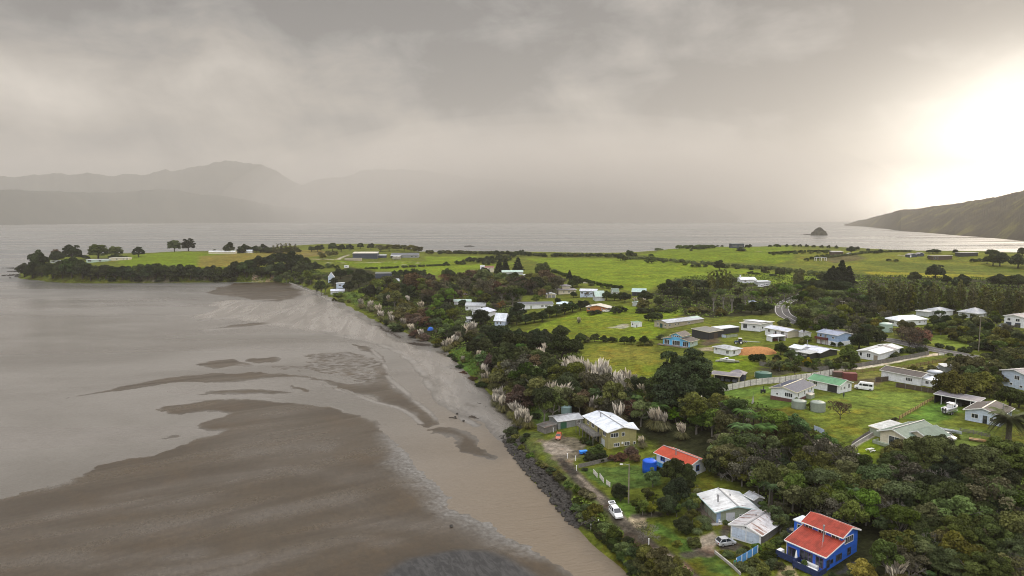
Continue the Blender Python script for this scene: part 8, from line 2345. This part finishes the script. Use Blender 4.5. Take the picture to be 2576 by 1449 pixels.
# ------------------------------------------------------------------ people
def person(label, p, yaw, shirt, trousers, stride=.12):
    x, y = hit(p)
    r = thing('person', label, 'person', (x, y, gz(x, y)), yaw)
    J_ = {'pelvis': (0, 0, .95, .14), 'waist': (0, 0, 1.1, .135), 'chest': (0, 0, 1.32, .16), 'neck': (0, 0, 1.5, .06), 'head': (.02, 0, 1.62, .10), 'crown': (.0, 0, 1.73, .07),
          'hl': (0, .09, .9, .10), 'kl': (stride, .10, .50, .07), 'al': (stride * .6, .10, .09, .045), 'tl': (stride * .6 + .16, .11, .04, .035),
          'hr': (0, -.09, .9, .10), 'kr': (-stride * .4, -.10, .50, .07), 'ar': (-stride * 1.2, -.10, .09, .045), 'tr': (-stride * 1.2 + .16, -.11, .04, .035),
          'sl': (0, .19, 1.43, .065), 'el': (-.03, .26, 1.16, .048), 'wl': (.08, .27, .92, .034), 'gl': (.11, .26, .83, .03), 'sr': (0, -.19, 1.43, .065), 'er': (-.03, -.26, 1.16, .048), 'wr': (.08, -.27, .92, .034), 'gr': (.11, -.26, .83, .03)}
    E_ = 'pelvis waist,waist chest,chest neck,neck head,head crown,pelvis hl,hl kl,kl al,al tl,pelvis hr,hr kr,kr ar,ar tr,chest sl,sl el,el wl,wl gl,chest sr,sr er,er wr,wr gr'.split(',')
    ks = list(J_)
    me = bpy.data.meshes.new('body')
    me.from_pydata([J_[k][:3] for k in ks], [tuple(ks.index(a) for a in e.split()) for e in E_], [])
    o = bpy.data.objects.new('body', me)
    COL.objects.link(o)
    o.modifiers.new('skin', 'SKIN')
    for i, k in enumerate(ks):
        s = me.skin_vertices[0].data[i]
        s.radius = (J_[k][3], J_[k][3] * (1.15 if k in ('chest', 'waist', 'pelvis') else 1))
        s.use_root = k == 'pelvis'
    o.modifiers.new('sub', 'SUBSURF').render_levels = 2
    m, t, b = new_mat('clothing')
    sp = nn(t, 'ShaderNodeSeparateXYZ', Vector=obj_pos(t))
    c = mixc(t, mth(t, 'GREATER_THAN', sp.outputs[2], .98), trousers, shirt)
    c = mixc(t, mth(t, 'GREATER_THAN', sp.outputs[2], 1.50), c, (.38, .24, .17))
    c = mixc(t, mth(t, 'LESS_THAN', sp.outputs[2], .08), c, (.03, .03, .03))
    t.links.new(c, b.inputs['Base Color'])
    b.inputs['Roughness'].default_value = .85
    me.materials.append(m)
    o.parent = r
    MB().lathe([(.105, 1.60), (.118, 1.68), (.105, 1.75), (.06, 1.80), (.01, 1.815)], 12, (-.015, 0, 0)).build('hair', DARKP, r)
    return r


# ------------------------------------------------------------------ shore stones, mounds, odds and ends
STONE = plain('dark_stone', (0.045, 0.040, 0.035), 0.9, 0.45, 1.2)


def rock(m, c, s):
    n1, n2 = 5, 7
    vs = []
    sd = rng.random(3) * 10
    for i in range(n1):
        ph = math.pi * (i + .0) / (n1 - 1)
        for j in range(n2):
            th = 2 * math.pi * j / n2
            d = np.array((math.sin(ph) * math.cos(th), math.sin(ph) * math.sin(th), math.cos(ph) * .7))
            k = s * (.72 + .5 * rng.random())
            vs.append(np.array(c) + d * k)
    fs = [(i * n2 + j, i * n2 + (j + 1) % n2, (i + 1) * n2 + (j + 1) % n2, (i + 1) * n2 + j) for i in range(n1 - 1) for j in range(n2)]
    m.add(vs, fs)


def odds():
    # revetment of black stones
    m = MB()
    edge = [W(1268, 1084), W(1300, 1130), W(1340, 1180), W(1390, 1230), W(1430, 1280), W(1470, 1320)]
    P = [np.array(hit(p)) for p in edge]
    for a, b in zip(P[:-1], P[1:]):
        d = (b - a) / np.hypot(*(b - a))
        nrm = np.array((-d[1], d[0]))
        if nrm[0] < 0:
            nrm = -nrm
        for _ in range(int(np.hypot(*(b - a)) * 10)):
            f, w = rng.random(), rng.uniform(-2.2, 1.4)
            q = a + (b - a) * f + nrm * w
            rock(m, (*q, gz(*q) + .1 + .35 * rng.random() * (w > -.5)), (.40 + .5 * rng.random() ** 2))
    for _ in range(60):
        q = np.array(hit(A(60 + 60 * rng.random(), 250 + 60 * rng.random())))
        rock(m, (*q, gz(*q) + .2), .35 + .35 * rng.random())
    o = m.build('riprap', STONE)
    o['kind'] = 'stuff'
    # line of separate stones across the beach
    pts = [O(1440, 1085), O(1470, 1130), O(1510, 1150), O(1550, 1175), O(1590, 1205), O(1630, 1240), O(1680, 1275), O(1740, 1300), O(1790, 1330), O(1850, 1350), O(1910, 1365)]
    k = 0
    for a, b in zip(pts[:-1], pts[1:]):
        for f in (0, .33, .66):
            p = (a[0] + (b[0] - a[0]) * f + rng.normal() * .8, a[1] + (b[1] - a[1]) * f + rng.normal() * .5)
            x, y = hit(p)
            mm = MB()
            rock(mm, (0, 0, .3), .55 + .45 * rng.random())
            t = mm.build('boulder', STONE)
            t.location = (x, y, gz(x, y))
            t['category'], t['group'] = 'boulder', 'black boulders in a line across the upper beach'
            t['label'] = 'black boulder in the line crossing the upper beach'
            k += 1
    for p, l in ((O(1260, 1258), 'lone dark stone on the wet sand by the creek'), (O(1278, 1225), 'small dark stone just above the lone creek stone'), (O(1340, 1293), 'dark stone midway between creek and boulder line'), (Rr(2087, 1223), 'tiny dark stone on the near sandbank'), (J(110, 548), 'low dark rock off the headland tip'), (L(512, 248), 'flat dark reef rock out in the far water')):
        x, y = at_z(p, 0)
        far_ = y > 900
        mm = MB()
        rock(mm, (0, 0, .1), .45 if not far_ else 7)
        t = mm.build('rock', STONE)
        if far_:
            t.scale = (2.0, 1.0, .55)
        elif y > 500:
            t.scale = (3, 2, 2)
        t.location = (x, y, 0.15)
        t['category'], t['label'] = 'rock', l
    for pts_, wd, l in (([J(20, 445), J(205, 448)], 3.0, 'long dark reef ledge running out from the headland tip'), ([J(80, 480), J(205, 481)], 2.4, 'short dark reef ledge off the headland tip'), ([J(20, 520), J(170, 518), J(215, 535)], 5.0, 'broad dark reef ledge nearest the headland trees')):
        m = MB()
        Q_ = [at_z(p, 0) for p in pts_]
        for a, b in zip(Q_[:-1], Q_[1:]):
            for i in range(26):
                f = rng.random()
                rock(m, (a[0] + (b[0] - a[0]) * f, a[1] + (b[1] - a[1]) * f + rng.normal() * wd * (.2 + f), .0), .9 + 1.2 * f)
        t = m.build('reef', STONE)
        t['kind'] = 'structure'
    # driftwood
    for p, yw, L_, l in ((O(1210, 818), .1, 5.0, 'long dark driftwood log on the upper beach'), (O(245, 318), .2, 7, 'driftwood log on the far pale sand'), (O(1500, 1030), 1.0, 3, 'forked driftwood branch above the boulders'), (Rr(2095, 720), -.5, 3.5, 'pale driftwood branch by the creek mouth')):
        x, y = hit(p)
        t = thing('driftwood', l, 'driftwood', (x, y, gz(x, y) + .12), yw)
        MB().tube([(-L_ / 2, 0, 0), (0, .15, .12), (L_ / 2, -.1, 0)], [.12, .2, .07], 6).tube([(.3, .1, .1), (1.0, .8, .4)], [.08, .03], 5).build('log', plain('driftwood', (.07, .06, .05), .9, .3), t)
    # weed wrack on the beach
    m = MB()
    for (a, b), w, n in (((O(1250, 1050), O(1400, 1190)), 1.8, 900), ((O(1000, 560), O(820, 540)), 3.0, 700), ((O(500, 370), O(740, 490)), 2.2, 700), ((O(1110, 640), O(1160, 660)), 2.0, 150), ((O(1420, 1250), O(1560, 1275)), 1.4, 200)):
        A_, B_ = np.array(hit(a)), np.array(hit(b))
        for _ in range(n):
            q = A_ + (B_ - A_) * rng.random() + rng.normal(size=2) * w * .5
            z = 0.95 if 0 else max(gz(*q), .15)
            th, s = rng.random() * 6.28, .18 + .35 * rng.random()
            c, d = math.cos(th) * s, math.sin(th) * s
            m.add([(q[0] - c, q[1] - d, z + .03), (q[0] + d * .4, q[1] - c * .4, z + .10), (q[0] + c, q[1] + d, z + .04), (q[0] - d * .4, q[1] + c * .4, z + .12)], [(0, 1, 2, 3)])
    o = m.build('seaweed_wrack', plain('seaweed', (.05, .036, .026), .9, .4))
    o['kind'] = 'stuff'
    # orange earth heap
    x, y = hit(H(1890, 945))
    t = thing('earth_heap', 'broad heap of orange-brown earth beside the small white cottage', 'earth heap', (x, y, gz(x, y)), .1)
    n, V_ = 40, []
    for i in range(n):
        for j in range(n):
            u, v = (i / (n - 1) - .5) * 2, (j / (n - 1) - .5) * 2
            V_.append((u * 9.0, v * 5.5, 2.6 * max(0, 1 - (u * u) ** 1.6 - v * v) ** .8 - .15 + .25 * float(fbm(np.array([u * 6.0]), np.array([v * 6.0]), 3)[0])))
    o = mesh_np('earth', V_, grid_faces(n, n), plain('orange_earth', (.36, .17, .065), .95, .25, 1.2, 0, .1, .4), True, t)
    # blue tent by the beach
    x, y = hit(O(1020, 415))
    t = thing('tent', 'blue dome tent pitched in the beach scrub', 'tent', (x, y, gz(x, y)), .4, None, 'the blue tent')
    MB().lathe([(1.9, 0.1), (1.85, .7), (1.4, 1.5), (.7, 2.0), (.05, 2.15)], 10).build('canopy', plain('blue_canvas', (.02, .12, .52), .6, .2), t)
    MB().box(.8, -1.2, 0.1, 2.2, -.2, .8).build('awning', DARKP, t)
    # blue tarp bin
    x, y = hit(A(685, 445))
    t = thing('bin', 'bright blue covered trailer bin in front of the rounded shrub', 'bin', (x, y, gz(x, y)), .2)
    MB().box(-1.05, -.6, .25, 1.05, .6, .95).build('body', plain('blue_plastic', (.02, .16, .62), .45, .15), t)
    MB().add([(-1.1, -.65, .96), (1.1, -.65, .96), (1.1, .65, .96), (-1.1, .65, .96), (-.8, 0, 1.2), (.8, 0, 1.2)], [(0, 1, 5, 4), (1, 2, 5), (2, 3, 4, 5), (3, 0, 4), (0, 3, 2, 1)]).build('cover', plain('blue_cover', (.03, .22, .70), .45, .2), t)
    for s in (-1, 1):
        MB().tube([(0, s * .66, .28), (0, s * .8, .28)], [.28, .28], 12).build('wheel', RUBBER, t)
    for p, l in ((A(630, 580), 'short white gatepost at the lane bend'), (A(622, 500), 'white gatepost by the grey paling fence'), (A(555, 480), 'slim white marker post in the muddy yard'), (A(438, 265), 'tall white post by the weathered lean-to shed'), (Z(345, 560), 'white post among the shore shrubs'), (Z(1085, 850), 'white capped peg at the foot of the twiggy shrub')):
        x, y = hit(p)
        t = thing('marker_post', l, 'post', (x, y, gz(x, y)))
        MB().box(-.09, -.09, -.3, .09, .09, 1.3).build('post', TRIM, t)
        MB().box(-.12, -.12, 1.3, .12, .12, 1.36).build('cap', TRIM, t)
    # yard table, playground goal, washing frame
    x, y = hit(F(360, 815))
    t = thing('garden_bench', 'long grey garden bench on the lawn edge by the net', 'bench', (x, y, gz(x, y)), -.05)
    MB().box(-2, -.3, .45, 2, .3, .55).build('seat', WEATH, t)
    for s in (-1.6, 1.6):
        MB().box(s - .08, -.25, 0, s + .08, .25, .45).build('leg', WEATH, t)
    x, y = hit(F(810, 715))
    t = thing('barbecue', 'black barbecue smoker on the lawn beside the blue-roofed bungalow', 'barbecue', (x, y, gz(x, y)), .3)
    MB().box(-.7, -.4, .5, .7, .4, 1.2).build('firebox', DARKP, t)
    MB().tube([(.2, 0, 1.2), (.2, 0, 2.3)], [.14, .14], 8).build('flue', DARKP, t)
    MB().box(-.7, -.4, 0, -.6, .4, .5).box(.6, -.4, 0, .7, .4, .5).build('stand', DARKP, t)
    x, y = hit(E(60, 300))
    for p, l in ((E(65, 310), 'pale timber picnic table on the lower lawn'), (E(195, 255), 'grey picnic table beside the low shrubs')):
        x, y = hit(p)
        t = thing('picnic_table', l, 'table', (x, y, gz(x, y)), .4)
        MB().box(-.9, -.4, .7, .9, .4, .76).build('tabletop', PALE_T, t)
        for s in (-1, 1):
            MB().box(-.9, s * .7 - .14, .42, .9, s * .7 + .14, .47).build('bench', PALE_T, t)
            MB().bar((s * .65, -.7, 0), (s * .65, -.15, .7), .08).bar((s * .65, .7, 0), (s * .65, .15, .7), .08).build('leg', PALE_T, t)
    x, y = hit(F(680, 850))
    t = thing('covered_sail', 'pale cone-shaped covered sail on the lawn below the barbecue', 'cover', (x, y, gz(x, y)))
    MB().lathe([(.45, 0), (.3, .9), (.12, 1.9), (.03, 2.6)], 8).build('cloth', CONC, t)
    MB().tube([(0, 0, 0), (0, 0, 3.6)], [.05, .03], 6).build('pole', DARKP, t)
    x, y = hit(M(2235, 410))
    t = thing('field_shelter', 'pale framed shelter on the brown hillside', 'shelter', (x, y, gz(x, y)), .1)
    MB().box(-6, -2, 3.6, 6, 2, 3.9).build('roof', GREY_R[0], t)
    for sx in (-5.8, 0, 5.8):
        for sy in (-1.8, 1.8):
            MB().box(sx - .2, sy - .2, -.5, sx + .2, sy + .2, 3.6).build('post', TRIM, t)
    person('person in dark clothes standing on the lawn near the green-roofed house', F(1848, 778), R(-90), (.02, .03, .04), (.015, .02, .03), .05)
    person('person in dark clothes walking on the far beach', K(1444, 1012), R(-120), (.02, .02, .03), (.03, .03, .04), .16)
    # islet
    x, y = at_z(W(2060, 592), 0)
    n, V_ = 60, []
    for i in range(n):
        for j in range(n):
            u, v = (i / (n - 1) - .5) * 2.4, (j / (n - 1) - .5) * 2.4
            rr = math.hypot(u, v)
            k = max(0.0, 1 - rr) ** .42 * 27 * (1 + .9 * float(fbm(np.array([u * 3.1 + 7]), np.array([v * 3.1]), 4)[0])) if rr < 1 else -1.0
            V_.append((x + u * 33, y + v * 28, min(k, 33) - .5))
    mesh_np('islet', V_, grid_faces(n, n), hill_mat('islet_scrub', (.022, .022, .014), (.04, .038, .022), (.03, .026, .02), .08), False, kind='structure')
    a, b = at_z(W(2015, 590), 0), at_z(W(2038, 591), 0)
    m = MB()
    for i in range(20):
        f = rng.random()
        rock(m, (a[0] + (b[0] - a[0]) * f, a[1] + (b[1] - a[1]) * f + rng.normal() * 4, 0), 1.5 + 3.0 * f)
    m.build('reef', STONE)['kind'] = 'structure'


def strip(name, pts, w, mat, lift=.12, off=0.0, world=False):
    P = np.array([hit(p) for p in pts]) if not world else np.array(pts)
    P = spline(P, 10, False)
    d = np.gradient(P, axis=0)
    d /= np.linalg.norm(d, axis=1, keepdims=True) + 1e-9
    nr = np.stack([-d[:, 1], d[:, 0]], 1)
    rows = []
    for k in np.linspace(-.5, .5, 5):
        q = P + nr * (off + w * k)
        rows.append(np.column_stack([q, ground(q[:, 0], q[:, 1]) + lift]))
    V_ = np.stack(rows, 1).reshape(-1, 3)
    o = mesh_np(name, V_, grid_faces(len(P), 5), mat, True, kind='structure')
    return P


def roads():
    tar = plain('asphalt', (.058, .053, .052), .85, .2, .6)
    wl = plain('road_paint', (.42, .40, .38), .7, .2)
    base = [S(1900, 230), S(1640, 330), S(1420, 415), S(1250, 490), S(1130, 590), S(1085, 700), S(1110, 850), S(1200, 960), S(1400, 1060), I(250, 372), I(400, 410), I(520, 428), I(700, 470), I(900, 515), I(1100, 535), I(1200, 548), I(1300, 568), I(1500, 614), I(1700, 655), I(2000, 712), I(2300, 775), I(2576, 850)]
    P = strip('road', base, 8.4, tar, .12)
    k = len(P)
    strip('road_line', P[:95:6], .30, wl, .17, 3.7, True)
    strip('road_line', P[:95:6], .30, wl, .17, -3.7, True)
    strip('road_line', P[:95:6], .26, wl, .17, 0.0, True)
    strip('road_line', P[140::6], .22, wl, .17, 3.7, True)
    strip('road_line', P[140::6], .22, wl, .17, -3.7, True)
    strip('road_line', P[140::6], .20, wl, .17, 0.0, True)
    m = MB()
    for st in ([(1040, 550), (1140, 605)], [(1210, 478), (1285, 522)], [(900, 692), (940, 690), (965, 682), (1000, 662)], [(905, 645), (960, 628), (1080, 600)], [(955, 585), (1040, 550)], [(1130, 500), (1210, 478)]):
        Q_ = [hit(S(*p)) for p in st]
        for (ax, ay), (bx, by) in zip(Q_[:-1], Q_[1:]):
            m.bar((ax, ay, gz(ax, ay) + .16), (bx, by, gz(bx, by) + .16), .38, .03)
    o = m.build('road_markings', wl)
    o['kind'] = 'structure'


def shower():
    """a curtain of rain over the far side of the bay"""
    a, e = sky_at(1400, 500)
    m = MB()
    n1, n2 = 16, 28
    vs = []
    for i in range(n1 + 1):
        ph = math.pi / 2 * i / n1
        for j in range(n2):
            th = 2 * math.pi * j / n2
            vs.append((math.cos(ph) * math.cos(th), math.cos(ph) * math.sin(th), math.sin(ph)))
    fs = [(i * n2 + j, i * n2 + (j + 1) % n2, (i + 1) * n2 + (j + 1) % n2, (i + 1) * n2 + j) for i in range(n1) for j in range(n2)]
    m.add(vs, fs + [tuple(reversed(range(n2)))])
    mt = bpy.data.materials.new('rain')
    mt.use_nodes = True
    t = mt.node_tree
    t.nodes.clear()
    v = nn(t, 'ShaderNodeVolumePrincipled', Color=(0.75, 0.71, 0.665, 1), Density=2.0e-4, Anisotropy=0.2)
    nn(t, 'ShaderNodeOutputMaterial', Volume=v.outputs[0])
    for k, (kx, ky, kz) in enumerate([(1.15 - .095 * q, 1.1 - .1 * q, 1.2 - .11 * q) for q in range(9)]):
        o = m.build('rain', mt, None, True)
        o.location = (11500 * math.sin(a), 11500 * math.cos(a), 2)
        o.rotation_euler = (0, 0, -a)
        o.scale = (5200 * kx, 1300 * ky, 1500 * kz)
        o['kind'] = 'stuff'


fences_and_poles()
vehicles()
odds()
roads()
shower()


# ------------------------------------------------------------------ labels that single out each plant
def label_plants():
    ordn = ['', 'second ', 'third ', 'fourth ', 'fifth ', 'sixth ', 'seventh ', 'eighth ', 'ninth ', 'tenth ', 'eleventh ', 'twelfth ']
    groups = {}
    lm = [(n, x, y, project(x, y, gz(x, y))) for n, x, y in LANDMARKS]
    lm.append(('the headland tip', *at_z(W(60, 690), 0), (60, 690, 1)))
    lm.append(('the headland cliff', *at_z(W(480, 705), 0), (480, 705, 1)))
    lm.append(('the cliff bend', *at_z(W(735, 700), 0), (735, 700, 1)))
    for i, (root, sp, x, y, u, v, R_) in enumerate(PLANTS):
        n, lx, ly, (lu, lv, _) = min(lm, key=lambda q: (q[3][0] - u) ** 2 + ((q[3][1] - v) * 1.6) ** 2)
        du, dv = u - lu, v - lv
        if abs(du) > abs(dv) * 1.1:
            side = 'left of' if du < 0 else 'right of'
        else:
            side = 'behind' if dv < 0 else 'in front of'
        groups.setdefault((LOOK[sp], side, n), []).append((math.hypot(du, dv), root, sp))
    for (look, side, n), it in groups.items():
        it.sort(key=lambda q: q[0])
        for k, (_, root, sp) in enumerate(it):
            if k < len(ordn):
                root['label'] = f'{ordn[k]}{look} {side} {n}' if k else f'closest {look} {side} {n}'
            else:
                root['label'] = f'outlying {look} far {side} {n}'
                root['group'] = f'outlying {look}s {side} {n}'
            root['kind'] = 'thing'


label_plants()
